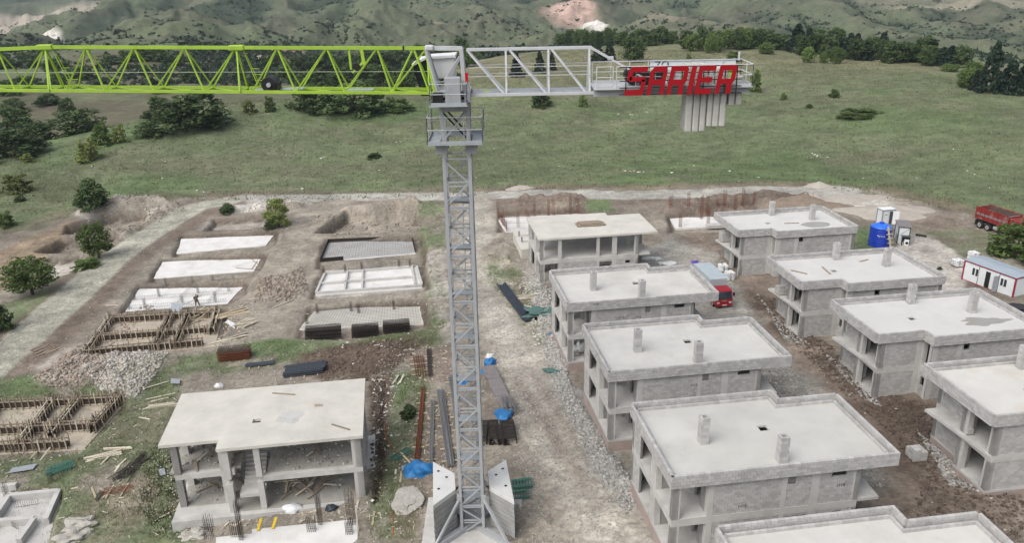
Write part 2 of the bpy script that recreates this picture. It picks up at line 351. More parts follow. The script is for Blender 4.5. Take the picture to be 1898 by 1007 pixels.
# far colouring: grass slopes, bare stony ground, dry tops
n1 = fbm(GX/60, GY/60, 4, 71); n2 = fbm(GX/14, GY/14, 4, 75); n3 = fbm(GX/4, GY/4, 3, 79)
COLR = np.tile(GRASS, (len(GX), 1))
def mixin(idx, c, k):
    k = np.clip(k, 0, 1)[:, None]; COLR[idx] = COLR[idx]*(1-k)+c*k
ALL = slice(None)
_P = lambda x, y, Y: aty(x, y, Y)[:2]
def blob(c, x, y, Y, rx, ry, soft=.5, amt=1.0, rough=.6):
    p = _P(x, y, Y); q = np.hypot((GX-p[0])/rx, (GY-p[1])/ry)+rough*n2*.6+.3*n1
    mixin(ALL, c, amt*(1-sstep(1-soft, 1+soft, q)))
mixin(ALL, C3(.112, .112, .068), sstep(-.2, .5, n1)*.6*sstep(150, 200, GR))
mixin(ALL, GREEN, sstep(-.1, .45, fbm(GX/26, GY/40, 4, 73))*.7*(1-sstep(230, 330, GR))); mixin(ALL, C3(.165, .150, .105), sstep(.05, .45, fbm(GX/18, GY/12, 4, 77))*.5*(1-sstep(300, 360, GR))); mixin(ALL, C3(.068, .080, .045), sstep(.1, .5, fbm(GX/7, GY/5, 3, 78))*.4*(1-sstep(300, 360, GR)))
mixin(ALL, DRY, sstep(222, 300, GY-.10*GX+14*n1)*(GX > -20)*(1-sstep(330, 400, GR))*(.62+.25*n2))
mixin(ALL, C3(.105, .085, .062), (.6+.8*n1+.5*n2)*sstep(235, 275, GR)*(GX < -22)*(1-sstep(470, 560, GR)))
mixin(ALL, C3(.088, .102, .068), (.75+.6*n1)*_hm)
mixin(ALL, C3(.032, .045, .030), sstep(.0, .40, fbm(GX/35, GY/90, 4, 91))*.8*_hm)
mixin(ALL, C3(.125, .12, .085), sstep(.22, .5, fbm(GX/90, GY/50, 4, 95))*.5*_hm)
mixin(ALL, C3(.10, .085, .062), sstep(.15, .5, n3)*.35*sstep(150, 190, GR))
mixin(ALL, C3(.038, .052, .034), sstep(.0, .5, GULLY+.25*n2)*.85*_hm); mixin(ALL, C3(.125, .122, .085), sstep(.35, .7, _g1+.2*n2)*.4*_hm)
blob(C3(.42, .30, .25), 1060, 6, 1020, 30, 60); blob(C3(.60, .58, .53), 1115, 36, 715, 14, 14, .4); blob(C3(.55, .52, .47), 1385, 45, 760, 7, 10); blob(C3(.5, .47, .42), 1415, 45, 755, 7, 9)
blob(C3(.36, .31, .25), 10, 10, 1150, 130, 260, .4, .95); blob(C3(.55, .52, .46), 65, 40, 830, 16, 22, .3); blob(C3(.24, .225, .165), 1700, 8, 1000, 120, 80, .5, .6); blob(C3(.26, .24, .18), 1820, 18, 900, 110, 16, .4, .8)
blob(C3(.33, .24, .17), 510, 95, 545, 26, 22, .4); blob(C3(.36, .30, .22), 490, 125, 470, 14, 16, .5); blob(C3(.30, .25, .19), 800, 12, 880, 30, 40, .5, .7); blob(C3(.27, .23, .18), 1270, 30, 800, 40, 30, .5, .6)
# the site itself
site = poly0([(-120,440),(60,428),(130,400),(245,376),(330,374),(430,364),(600,358),(880,352),(1200,349),(1500,345),(1640,356),(1780,392),(1960,440),(2300,560),(2300,1300),(-500,1300),(-300,560)])
sdz = pdist(site, NX, NY)+wob*2.2+wob2*.7
mixin(NI, SOIL, sstep(-1.0, 1.6, sdz)); mixin(NI, BROWN, sstep(-.15, .5, fbm(NX/9, NY/9, 4, 101))*.55*sstep(0, 2, sdz))
mixin(NI, BROWN, (1-sstep(0, 3.5, np.abs(sdz+1.5)))*.7)
mixin(NI, C3(.20, .155, .115), sstep(-6, -1, sdz)*(1-sstep(-1, 1, sdz))*.55*(NX > -10))
ZN = np.zeros(len(NI))            # extra height
def sub(pl, m=6.0):
    return np.nonzero((NX > pl[:, 0].min()-m) & (NX < pl[:, 0].max()+m) & (NY > pl[:, 1].min()-m) & (NY < pl[:, 1].max()+m))[0]
def zone(c, pts, soft=.6, amt=1.0, wob_amt=.7, patch=0.0, ps=4.0):
    pl = poly0(pts); j = sub(pl)
    d = pdist(pl, NX[j], NY[j])+wob_amt*(wob[j]*1.1+wob2[j]*.45); k = amt*sstep(-soft, soft, d)
    if patch: k = k*sstep(-.15, .25, fbm(NX[j]/ps, NY[j]/ps, 4, 300+len(pts))+patch)
    mixin(NI[j], c, k)
def road(c, pts, wd, soft=.7, amt=1.0):
    pl = poly0(pts); j = sub(pl); d = wd/2-ldist(pl, NX[j], NY[j])+.4*wob[j]+.25*wob2[j]; mixin(NI[j], c, amt*sstep(-soft, soft, d))
# right hand side: brown churned soil between the houses, grey gravel, sand
zone(BROWN*1.15, [(1200,470),(1290,430),(1420,410),(1560,680),(1760,720),(1898,900),(1898,1010),(1560,1010),(1440,760),(1330,600)], 1.5, .9)
zone(GRAV, [(1180,470),(1240,440),(1330,470),(1380,560),(1420,600),(1380,620),(1300,600),(1180,500)], 1.2, .9)
zone(GRAV*.8, [(1370,640),(1440,640),(1560,760),(1640,900),(1560,940),(1440,760)], 1.2, .85)
zone(DARK, [(1390,545),(1440,560),(1450,600),(1520,640),(1620,720),(1740,760),(1720,830),(1640,780),(1560,720),(1480,640),(1400,590)], 1.0, .8, 1.0, .15)
zone(DARK, [(1560,740),(1640,760),(1740,880),(1720,930),(1640,850)], .8, .7, 1.0, .2)
zone(PALE, [(1480,372),(1560,352),(1650,372),(1745,392),(1700,408),(1600,398),(1520,386)], 1.2, .9)
zone(BROWN*1.15, [(1640,372),(1800,392),(1900,430),(1900,480),(1760,460),(1690,420)], 1.5, .7, 1.0, .2)
zone(GRASS, [(1480,430),(1600,418),(1650,430),(1650,470),(1560,480)], .8, .95); zone(GREEN, [(1590,430),(1625,428),(1630,455),(1600,460)], .5, .8)
zone(PALE*1.02, [(1682,434),(1722,436),(1800,486),(1795,512),(1780,560),(1740,560),(1700,500),(1660,462)], .35, .95, .35)
zone(GRASS, [(1700,432),(1800,420),(1900,450),(1900,560),(1880,520),(1790,480),(1740,448)], .7, .6, .8, .15)
# gravel tracks
road(BROWN*1.1, [(330,390),(450,372),(560,369),(700,366),(860,364),(1000,361),(1150,366),(1300,362),(1460,357)], 10.0, 1.2, .7)
road(GRAV*1.1, [(300,392),(380,382),(450,370),(560,366),(700,363),(860,362),(1000,358),(1150,362),(1300,358),(1460,353),(1560,352)], 6.0, .5)
road(BROWN*1.0, [(400,384),(360,390),(315,416),(255,453),(200,492),(130,558),(40,636),(-60,720)], 11.5, 1.2, .9)
road(GRAV*C3(1.08, 1.09, 1.0), [(420,374),(360,386),(315,411),(255,448),(200,487),(130,553),(40,630),(-60,715),(-200,830)], 6.0, .45)
road(SOIL*1.12, [(620,376),(575,410),(530,470),(500,540),(495,600)], 7.5, 1.5, .8)
road(PALE*C3(.84, .83, .80), [(880,365),(885,430),(892,500),(918,570),(955,650),(1000,740),(1050,830),(1110,930),(1170,1040)], 6.0, 1.3, .95)
road(PALE*1.0, [(900,560),(930,600),(960,660),(1000,760)], 2.2, 1.0, .6); road(BROWN*1.3, [(955,700),(1000,770),(1050,850),(1080,900)], .8, .5, .6); road(BROWN*1.3, [(985,690),(1030,760),(1090,850)], .6, .5, .5)
zone(RUB, [(985,470),(1005,480),(1040,600),(1060,700),(1100,780),(1180,880),(1180,960),(1110,880),(1060,780),(1020,700),(1000,600),(975,520)], .8, .85)
zone(GRASS, [(905,478),(945,480),(1000,560),(1030,640),(1000,640),(950,570),(905,520)], .8, .85, 1.0, .1)
zone(GRASS*1.1, [(775,375),(822,372),(830,440),(815,500),(830,560),(800,640),(785,600),(790,500),(775,440)], .8, .85, 1.0, .12); zone(PALE, [(790,470),(830,460),(832,640),(815,640)], .6, .6, 1.0, .0)
zone(GREEN*1.15, [(1080,368),(1130,372),(1135,392),(1090,392)], .6, .8)
# lower left: rough grass with bare patches
zone(GRASS*.95, [(-300,720),(20,705),(60,690),(160,712),(240,720),(300,668),(410,650),(470,632),(560,622),(660,640),(800,590),(830,596),(815,650),(640,650),(430,690),(340,705),(300,830),(330,940),(420,1100),(-300,1100)], 1.0, .92, 1.0, .32)
zone(GREEN, [(-100,690),(60,700),(110,735),(0,760),(-100,760)], .8, .7, 1.0, .1); zone(GREEN, [(460,640),(560,620),(560,650),(470,665)], .6, .7, 1.0, .15); zone(GREEN, [(640,640),(790,590),(800,600),(650,655)], .6, .6)
zone(BROWN, [(180,760),(330,740),(330,800),(260,850),(180,840)], 1.2, .55, 1.0, .1); zone(BROWN*1.2, [(140,930),(270,880),(300,950),(200,1010),(120,1000)], 1.0, .6, 1.0, .2)
zone(GRASS*.9, [(690,850),(770,690),(800,680),(770,1010),(680,1010)], .8, .8, 1.0, .2); zone(GREEN*.9, [(725,690),(760,690),(745,760),(725,800)], .6, .8)
zone(DARK*1.3, [(555,655),(770,622),(800,632),(720,690),(600,705),(540,690)], .8, .92, .8); zone(DARK*1.2, [(682,700),(728,690),(722,790),(712,900),(690,930)], .6, .9, .6)
zone(BROWN*1.2, [(760,640),(840,640),(850,860),(760,1010),(730,1010),(770,800)], .8, .8, 1.0, .25)
zone(OCHRE*1.1, [(-100,500),(60,440),(135,410),(120,440),(60,500),(-60,580)], 1.2, .85)
zone(GRASS, [(-100,590),(0,570),(120,515),(100,540),(0,620),(-100,640)], .6, .9, .8, .25); zone(GRASS*.9, [(140,490),(190,470),(180,490),(150,505)], .5, .9)
zone(PALE, [(380,412),(500,398),(500,420),(370,428)], .8, .7); zone(WHITE, [(430,380),(560,370),(580,378),(440,396)], .6, .8, 1.0, .25); zone(WHITE, [(140,402),(200,378),(320,374),(300,390),(200,396),(160,410)], .6, .6, 1.0, .1)
zone(WHITE*.72, [(150,690),(240,650),(310,660),(300,680),(255,740),(190,725)], .8, .9); zone(RUB*C3(1, .93, .87), [(60,680),(150,640),(200,680),(180,715),(80,715)], .8, .85)
zone(SOIL*.95, [(465,500),(560,490),(560,560),(460,570)], .8, .7)
# ------------------------------------------------------------------ pits and mounds
FLAT = np.zeros(len(NI))
def pit(pts, depth, slope=1.2, floor=None):
    pl = poly0(pts); j = sub(pl); d = pdist(pl, NX[j], NY[j])+.35*wob[j]+.15*wob2[j]; k = sstep(0, slope, d)
    cpt = pl.mean(0); zfl = float(gsite(cpt[0], cpt[1]))-depth
    ZN[j] = ZN[j]*(1-k)+(zfl-gsite(NX[j], NY[j]))*k; FLAT[j] = np.maximum(FLAT[j], k)
    mixin(NI[j], BROWN*.68, np.clip(k*(1-sstep(slope*.75, slope*1.35, d))*1.3, 0, 1)*.85)
    if floor is not None: mixin(NI[j], floor, sstep(slope*.9, slope*1.6, d))
def mound(pts, h, soft=2.0, c=None, rough=.5):
    pl = poly0(pts); j = sub(pl); d = pdist(pl, NX[j], NY[j])+.8*wob[j]
    ZN[j] = ZN[j]+h*sstep(-soft*.5, soft, d)*(1+rough*wob2[j]+rough*.6*wob[j])
    if c is not None: mixin(NI[j], c, sstep(-.6, .4, d)*.9)
pit([(118,420),(190,398),(268,388),(283,398),(262,420),(110,436)], 2.4, .8, SOIL*1.05)
pit([(60,468),(110,442),(215,428),(238,432),(190,458),(130,470)], 2.0, .7, SOIL*1.05)
pit([(20,520),(60,478),(150,468),(172,470),(150,500),(60,530)], 1.6, .7, PALE*.95)
pit([(372,428),(395,406),(500,396),(492,414),(470,424)], 1.3, .7, None)
pit([(312,478),(330,434),(522,424),(516,452),(492,466)], .9, 1.0)
pit([(266,525),(294,478),(502,466),(492,494),(472,514)], .9, 1.0)
pit([(215,583),(250,528),(470,517),(460,545),(425,568)], .9, .9)
pit([(140,668),(205,588),(425,572),(430,600),(400,652)], .9, 1.0, SOIL)
pit([(-70,860),(-20,745),(240,730),(240,760),(150,842),(60,852)], .8, 1.0, SOIL)
pit([(578,432),(640,388),(772,378),(778,418),(700,432)], 2.6, .8, SOIL*1.02)
pit([(580,500),(596,440),(786,430),(796,482),(640,496)], .9, .9, SOIL)
pit([(568,556),(592,494),(790,478),(804,536),(640,552)], .8, .9, PALE*.9)
pit([(536,628),(568,568),(794,546),(808,610),(640,632)], .9, 1.0)
pit([(915,432),(920,392),(1085,376),(1110,400),(1080,430)], 1.3, 1.1, SOIL)
pit([(1236,432),(1232,396),(1400,372),(1420,400),(1390,430)], 1.3, 1.1, SOIL)
pit([(686,940),(704,690),(724,700),(722,800),(708,930)], .8, 1.0)
pit([(590,704),(690,690),(690,706),(600,716)], .9, .7)
pit([(-60,1010),(-40,905),(115,895),(125,915),(85,1020)], .7, .7)
mound([(140,400),(200,378),(300,374),(318,380),(268,388),(190,398)], 1.1, 1.5, SOIL*1.1); mound([(290,398),(325,382),(340,384),(262,424),(200,462),(190,460)], .7, 1.2, SOIL)
mound([(440,392),(500,376),(575,372),(560,384),(500,390)], .9, 1.2); mound([(640,386),(770,372),(775,380),(650,392)], 1.0, 1.2, SOIL*.95)
mound([(940,378),(1000,366),(1080,366),(1095,374),(960,388)], .9, 1.2, BROWN*1.2); mound([(1215,398),(1240,380),(1400,362),(1540,372),(1420,384),(1250,396)], 1.1, 1.4, BROWN)
mound([(885,470),(925,440),(960,470),(950,490),(900,490)], .6, 1.5, SOIL); mound([(470,556),(480,520),(560,500),(570,540),(530,560)], .6, 2.0, SOIL*.95)
mound([(65,700),(150,650),(240,650),(312,655),(300,680),(255,742),(190,730),(100,715)], .6, 1.8)
mound([(985,500),(1010,520),(1045,640),(1060,720),(1030,690),(1000,600)], .5, 1.2); mound([(1075,760),(1110,800),(1180,900),(1150,900),(1090,830)], .5, 1.2)
mound([(560,660),(760,628),(790,632),(740,650),(600,680)], .45, 1.2)
GZ[NI] += ZN*(1-sstep(190, 215, NY))
gr = sstep(0, 2, sdz)
GZ[NI] += (1-sstep(150, 185, NY))*gr*(1-.8*FLAT)*(wob*.22+wob2*.10+wob3*.05)+(1-gr)*(wob*.14+wob2*.07)*(1-sstep(150, 185, NY))
# tread of the tracks stays smooth; fine tone variation
COLR *= (1+.34*n3[:, None]+.16*n2[:, None])
COLR[NI] *= (1+.22*wob2[:, None]*gr[:, None]+.16*wob3[:, None])
COLR = np.clip(COLR, .012, .75)
ZG = GZ.reshape(NA, NR)
def ground(x, y):
    a = math.atan2(x, y); l = math.log(max(math.hypot(x, y), 10.01))
    i = min(max(int(np.searchsorted(_az, a))-1, 0), NA-2); j = min(max(int(np.searchsorted(_lr, l))-1, 0), NR-2)
    fa = (a-_az[i])/(_az[i+1]-_az[i]); fl = (l-_lr[j])/(_lr[j+1]-_lr[j])
    return float((ZG[i, j]*(1-fa)+ZG[i+1, j]*fa)*(1-fl)+(ZG[i, j+1]*(1-fa)+ZG[i+1, j+1]*fa)*fl)
def gpx(x, y, off=0.0):
    """point of the ground seen at a photo pixel (first hit along the ray)"""
    d = ray(x, y); d = d/np.hypot(d[0], d[1]); t = 30.0
    while t < 3500:
        P = CAM+d*t
        if P[2] < ground(P[0], P[1])+off: break
        t *= 1.012
    lo, hi = t/1.012, t
    for _ in range(14):
        m = (lo+hi)/2; P = CAM+d*m
        if P[2] < ground(P[0], P[1])+off: hi = m
        else: lo = m
    return CAM+d*hi
def gvec(x, y, off=0.0): P = gpx(x, y); return Vector((P[0], P[1], P[2]+off))
def pxm(x, y):
    """photo pixels per metre at the ground there"""
    return FPX/float((gpx(x, y)-CAM)@_fw)
# ground mesh
me = bpy.data.meshes.new("ground")
idx = np.arange(NA*NR).reshape(NA, NR)
q = np.stack([idx[:-1, :-1], idx[1:, :-1], idx[1:, 1:], idx[:-1, 1:]], -1).reshape(-1, 4)
me.vertices.add(NA*NR); me.vertices.foreach_set("co", np.stack([GX, GY, GZ], -1).astype(np.float32).ravel())
me.loops.add(q.size); me.loops.foreach_set("vertex_index", q.ravel().astype(np.int32))
me.polygons.add(len(q)); me.polygons.foreach_set("loop_start", np.arange(0, q.size, 4, dtype=np.int32)); me.polygons.foreach_set("loop_total", np.full(len(q), 4, dtype=np.int32))
me.polygons.foreach_set("use_smooth", np.ones(len(q), bool))
ca = me.attributes.new("soil", 'FLOAT_COLOR', 'POINT'); ca.data.foreach_set("color", np.concatenate([COLR, np.ones((len(GX), 1))], 1).astype(np.float32).ravel())
me.update(); me.validate()
m, t, b = nodes_mat("ground", .95, .15); N, L = t.nodes, t.links
at = N.new("ShaderNodeAttribute"); at.attribute_name = "soil"
gm = N.new("ShaderNodeNewGeometry")
def nz(scale, det=6, rough=.65):
    n = N.new("ShaderNodeTexNoise"); n.inputs['Scale'].default_value = scale; n.inputs['Detail'].default_value = det; n.inputs['Roughness'].default_value = rough; L.new(gm.outputs['Position'], n.inputs['Vector']); return n.outputs['Fac']
def mr(src, a, b_, lo, hi):
    n = N.new("ShaderNodeMapRange"); n.inputs['From Min'].default_value = a; n.inputs['From Max'].default_value = b_; n.inputs['To Min'].default_value = lo; n.inputs['To Max'].default_value = hi; L.new(src, n.inputs['Value']); return n.outputs['Result']
def mul(a, b_):
    n = N.new("ShaderNodeMath"); n.operation = 'MULTIPLY'; L.new(a, n.inputs[0]); L.new(b_, n.inputs[1]); return n.outputs[0]
k = mul(mul(mr(nz(2.6, 5, .75), .3, .7, .62, 1.38), mr(nz(.42, 3), .3, .7, .80, 1.2)), mr(nz(.06, 2), .3, .7, .88, 1.12))
vs = N.new("ShaderNodeVectorMath"); vs.operation = 'SCALE'; L.new(at.outputs['Color'], vs.inputs[0]); L.new(k, vs.inputs['Scale'])
# pale pebbles
vo = N.new("ShaderNodeTexVoronoi"); vo.inputs['Scale'].default_value = 3.2; L.new(gm.outputs['Position'], vo.inputs['Vector'])
pb = mul(mr(vo.outputs['Distance'], .10, .22, 1, 0), mr(nz(.5, 2), .48, .62, 0, .75))
mx = N.new("ShaderNodeMix"); mx.data_type = 'RGBA'; L.new(pb, mx.inputs['Factor']); L.new(vs.outputs['Vector'], mx.inputs['A'])
v2 = N.new("ShaderNodeVectorMath"); v2.operation = 'MULTIPLY_ADD'; L.new(at.outputs['Color'], v2.inputs[0]); v2.inputs[1].default_value = (1.25, 1.25, 1.25); v2.inputs[2].default_value = (.07, .065, .055); L.new(v2.outputs[0], mx.inputs['B'])
L.new(mx.outputs['Result'], b.inputs['Base Color'])
bp = N.new("ShaderNodeBump"); bp.inputs['Strength'].default_value = .75; bp.inputs['Distance'].default_value = .14; L.new(nz(2.2, 5, .8), bp.inputs['Height']); L.new(bp.outputs['Normal'], b.inputs['Normal'])
MAT['ground'] = m; me.materials.append(m)
gro = bpy.data.objects.new("ground", me); COL.objects.link(gro); gro['kind'] = 'structure'
# ------------------------------------------------------------------ houses (one plan; the right hand and left hand rows are turned round)
W_, WJ, DL, DR = 15.4, 10.935, 9.385, 8.077
EX = np.array([math.cos(YAW), math.sin(YAW), 0]); EY = np.array([-math.sin(YAW), math.cos(YAW), 0])
HB = {'C1': (3.39, 96.87, 5.26), 'C2': (5.22, 72.81, 6.77), 'C3': (7.42, 57.52, 7.38), 'C4': (9.69, 43.05, 7.61), 'R1': (28.47, 95.67, 5.86), 'R2': (29.66, 76.26, 6.62), 'R3': (31.71, 62.77, 7.02), 'R4': (33.28, 47.69, 7.90), 'L1': (-26.96, 52.26, 3.96)}
_cube = MB().box(-.5, -.5, -.5, .5, .5, .5).mesh("block", 'block_piece')
def put_block(M4, parent, name="block", me=None):
    o = bpy.data.objects.new(name, me or _cube); COL.objects.link(o); o.parent = parent; o.matrix_local = M4; return o
def cells(s0, s1, z0, z1, holes):
    """rectangles of a wall panel left after cutting the holes"""
    zs = sorted({z0, z1, *[min(max(h[2], z0), z1) for h in holes], *[min(max(h[3], z0), z1) for h in holes]}); out = []
    for a, b in zip(zs, zs[1:]):
        if b-a < 1e-4: continue
        cuts = sorted([(max(h[0], s0), min(h[1], s1)) for h in holes if h[2] < (a+b)/2 < h[3]]); x = s0
        for c, d in cuts:
            if c > x: out.append((x, c, a, b))
            x = max(x, d)
        if x < s1: out.append((x, s1, a, b))
    return out
def blocks_on(p0, p1, s0, s1, z0, z1, holes, th=.18, inset=.03, bl=.40, bh=.2):
    """running-bond blocks of a wall panel: (matrix, visible score)"""
    p0 = Vector((p0[0], p0[1], 0)); d = (Vector((p1[0], p1[1], 0))-p0).normalized(); nrm = Vector((d.y, -d.x, 0)); res = []; n = max(1, round((z1-z0)/bh)); h = (z1-z0)/n
    for r in range(n):
        za, zb = z0+r*h, z0+(r+1)*h; segs = [(s0, s1)]
        for ho in holes:
            if ho[2] < (za+zb)/2 < ho[3]:
                ns = []
                for a, b in segs:
                    if ho[0] > a: ns.append((a, min(b, ho[0])))
                    if ho[1] < b: ns.append((max(a, ho[1]), b))
                segs = [q for q in ns if q[1]-q[0] > .02]
        for a, b in segs:
            x = a-(.5*bl if r % 2 else 0)
            while x < b-1e-3:
                u0, u1 = max(x, a), min(x+bl, b); x += bl
                if u1-u0 < .05: continue
                c = p0+d*((u0+u1)/2)-nrm*(inset+th/2-random.uniform(-.004, .006)); c.z = (za+zb)/2
                res.append((c, d, nrm, (u1-u0)-.018, th, h-.018))
    return res
def house(key, kind, label, group, parapet=True, up=True, low=True, single=0, xr=12.98, roof='screed', hatch=(8.1, 4.9, 8.75, 5.55), floor_h=2.95):
    b = HB[key]; T = 6.45 if parapet else 5.9
    if kind == 'C': loc = (b[0], b[1], b[2]-T); rz = YAW
    else: p = np.array(b)+EX*W_+EY*DL; loc = (p[0], p[1], b[2]-T); rz = YAW+math.pi
    root = empty("house", loc, rz, label, "house", group)
    if not parapet: root.name = "house_shell"
    yr = 4.28; xo = 14.7; jx = 10.69; jy = DR-.25; by = DL-.25
    body = [(.25, .25), (xr, .25), (xr, yr), (xo, yr), (xo, jy), (jx, jy), (jx, by), (.25, by)]
    F = floor_h
    MB().prism(body, -1.5, -.18).build("plinth", 'plinth', root); MB().prism(body, -.18, 0).build("ground_slab", 'dusty_floor' if key in ('L1', 'C1') else 'concrete', root)
    skeleton = not low
    if not skeleton: MB().prism(body, F-.55, F).build("floor_slab", 'concrete', root)
    # faces: list of (s0, s1, kind, holes(s0,s1,z0,z1) upper, lower)
    ln = lambda i: math.dist(body[i], body[(i+1) % 8])
    faces = {
     0: [(0, .53, 'c'), (.53, 2.34, 'o'), (2.34, 2.75, 'c'), (2.75, 7.32, 'w'), (7.32, 7.67, 'c'), (7.67, 9.35, 'w'), (9.35, 9.92, 'c'), (9.92, xr-.25-.33, 'w'), (xr-.25-.33, xr-.25, 'c')],
     1: [(0, .55, 'c'), (.55, 3.7, 'w'), (3.7, 4.03, 'c')],
     2: [(0, xo-xr-.3, 'w'), (xo-xr-.3, xo-xr, 'c')],
     3: [(0, .75, 'c'), (.75, 2.95, 'o'), (2.95, 3.547, 'c')],
     4: [(0, .5, 'c'), (.5, 3.45, 'w'), (3.45, 4.01, 'c')],
     5: [(0, .12, 'c'), (.12, 1.2, 'n'), (1.2, 1.305, 'c')],
     6: [(0, .5, 'c'), (.5, 2.35, 'w'), (2.35, 2.8, 'c'), (2.8, 9.7, 'w'), (9.7, 10.44, 'c')],
     7: [(0, .55, 'c'), (.55, 1.85, 'w'), (1.85, 4.5, 'o'), (4.5, 5.6, 'c'), (5.6, 8.35, 'o'), (8.35, 8.885, 'c')]}
    holes_up = {0: [(7.74, 8.25, F+1.85, F+2.5), (10.75, 11.75, F+1.9, F+2.5)], 6: [(2.95, 3.5, F+1.85, F+2.45)], 5: [(.12, 1.2, F, F+2.6)]}
    holes_lo = {0: [(7.7, 9.18, 0, 2.2), (9.22, 9.9, 1.75, 2.2), (11.1, 11.7, 1.75, 2.2)], 5: [(.35, .9, 1.2, 2.0)], 6: []}
    if key == 'C1': holes_up = {}
    vis = {'C': (0, 7), 'R': (1, 3, 4, 5, 6)}[kind]; bag = []
    cm = []; backing = MB()
    for i, els in faces.items():
        p0 = Vector((*body[i], 0)); p1 = Vector((*body[(i+1) % 8], 0)); d = (p1-p0).normalized(); nr = Vector((d.y, -d.x, 0))
        for (s0, s1, k) in els:
            for st in (0, 1):
                z0, z1 = (0, F-.55) if st == 0 else (F, 5.74)
                if not parapet and st == 1: z1 = 5.65
                if skeleton and st == 0: z1 = F-.45
                if k == 'c':
                    if skeleton and i in (1, 2, 5): continue
                    dep = .42 if not skeleton else .5
                    a = p0+d*s0; e = p0+d*s1; poly = [a, e, e-nr*dep, a-nr*dep]
                    MB().prism([(q.x, q.y) for q in poly], z0, z1).build("column", 'concrete', root); continue
                if (st == 1 and not up) or (st == 0 and not low): continue
                if k == 'o': continue
                hl = (holes_up if st else holes_lo).get(i, []) + ([(s0, s1, z0, z1)] if k == 'n' and st == 1 else [])
                for (u0, u1, za, zb) in cells(s0, s1, z0, z1, hl):
                    q0 = p0+d*u0; q1 = p0+d*u1
                    backing.prism([tuple((q-nr*o)[:2]) for q, o in ((q0, .052), (q1, .052), (q1, .2), (q0, .2))], za, zb)
                if i in vis: bag += blocks_on(body[i], body[(i+1) % 8], s0, s1, z0, z1, hl)
    # inner walls of the corner loggia and of the rooms behind the openings
    for st, on in ((0, low), (1, up)):
        if not on: continue
        z0, z1 = (0.002, F-.551) if st == 0 else (F+.002, 5.738)
        if not parapet and st == 1: z1 = 5.649
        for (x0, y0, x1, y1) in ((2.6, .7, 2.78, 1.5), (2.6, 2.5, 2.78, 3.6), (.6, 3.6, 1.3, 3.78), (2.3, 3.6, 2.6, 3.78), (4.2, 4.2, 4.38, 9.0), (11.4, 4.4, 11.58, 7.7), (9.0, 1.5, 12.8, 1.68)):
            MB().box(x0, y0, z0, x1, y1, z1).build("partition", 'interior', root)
    if backing.v: backing.build("mortar_backing", 'mortar', root)['kind'] = 'stuff'
    # roof
    hx0, hy0, hx1, hy1 = hatch; e = .2 if parapet else 0; zb = 5.742 if parapet else 5.65
    rm = MB()
    for (x0, y0, x1, y1) in ((e, e, hx0, DL-e), (hx1, e, WJ-e, DL-e), (hx0, e, hx1, hy0), (hx0, hy1, hx1, DL-e)): rm.box(x0, y0, zb, x1, y1, 5.9)
    rm.box(WJ-e, e, zb, W_-e, DR-e, 5.9); rs = rm.build("roof_slab", roof, root)
    out = [(0, 0), (W_, 0), (W_, DR), (WJ, DR), (WJ, DL), (0, DL)]
    if parapet:
        for i in range(6):
            p0, p1 = out[i], out[(i+1) % 6]; L_ = math.dist(p0, p1)
            inner = (i == 3)
            bag += blocks_on(p0, p1, (.2 if i in (1, 2, 4, 5) else 0) if not inner else 0, L_-(.2 if i in (1, 4) else 0), 5.5, 6.45, [], th=.2, inset=.002, bh=.237)
        cbm = MB(); g = .42
        ins = [(g, g), (W_-g, g), (W_-g, DR-g), (WJ-g, DR-g), (WJ-g, DL-g), (g, DL-g)]
        for i in range(6):
            p = Vector((*ins[i], 6.0)); q = Vector((*ins[(i+1) % 6], 6.0)); dd = (q-p).normalized()
            q2 = q - dd*.08 if i not in (2,) else q+dd*.08; p2 = p+dd*.08 if i != 3 else p+dd*.08
            L2 = (q2-p2).length; n = max(1, int(L2/.4))
            for k in range(n): cbm.beam(p2+dd*(L2*k/n+.006), p2+dd*(L2*(k+1)/n-.006), .15, .198, rnd=random.random())
        cbm.build("curb", 'block', root)['kind'] = 'stuff'
        # chimney stacks of blocks, hollow
        for ci, (cx, cy, hgt) in enumerate(((3.65, 4.2, 2.05), (7.85, 1.2, 1.95))):
            ch = empty("chimney"); ch.parent = root; ch.location = (cx, cy, 5.9)
            a = .30; nrow = 8 if ci == 0 else 8; hh = hgt/nrow; cm = MB()
            for r in range(nrow):
                for s in range(4):
                    t = s*math.pi/2; off = (.07 if r % 2 else -.07)
                    M4 = Matrix.Rotation(t, 4, 'Z')@Matrix.Translation((off, -a+.07, hh*(r+.5)+random.uniform(-.003, .003)))@Matrix.Rotation(random.uniform(-.008, .008), 4, 'Z')@Matrix.Diagonal((.452, .14, hh-.012, 1))
                    if single or key in ('C3', 'R3', 'R2', 'C2', 'R1'): put_block(M4, ch)
                    else: cm.add([tuple(M4@v.co) for v in _cube.vertices], [tuple(p.vertices) for p in _cube.polygons], random.random())
            if cm.v: cm.build("block_course", 'block', ch)
            MB().box(-.17, -.17, 0, .17, .17, hgt-.5).build("flue", 'black', ch)
    # balcony slab at the far end
    if kind == 'C': bp = [(14.6, .35), (14.75, 3.9), (xo-.003+.003, yr-.003), (xr+.003, yr-.003), (xr+.003, .35)]
    else: bp = [(15.35, 1.03), (14.77, 7.8), (xo+.003, 7.8), (xo+.003, yr-.003), (xr+.003, yr-.003), (xr+.003, 1.03)]
    if key != 'L1': MB().prism(bp, F-.22, F-.003).build("balcony", 'concrete', root)
    # blocks: nearest ones as pieces of their own, the others joined
    def M_of(c, d, n, l, th, h):
        return Matrix(((d.x*l, -n.x*th, 0, c.x), (d.y*l, -n.y*th, 0, c.y), (0, 0, h, c.z), (0, 0, 0, 1)))
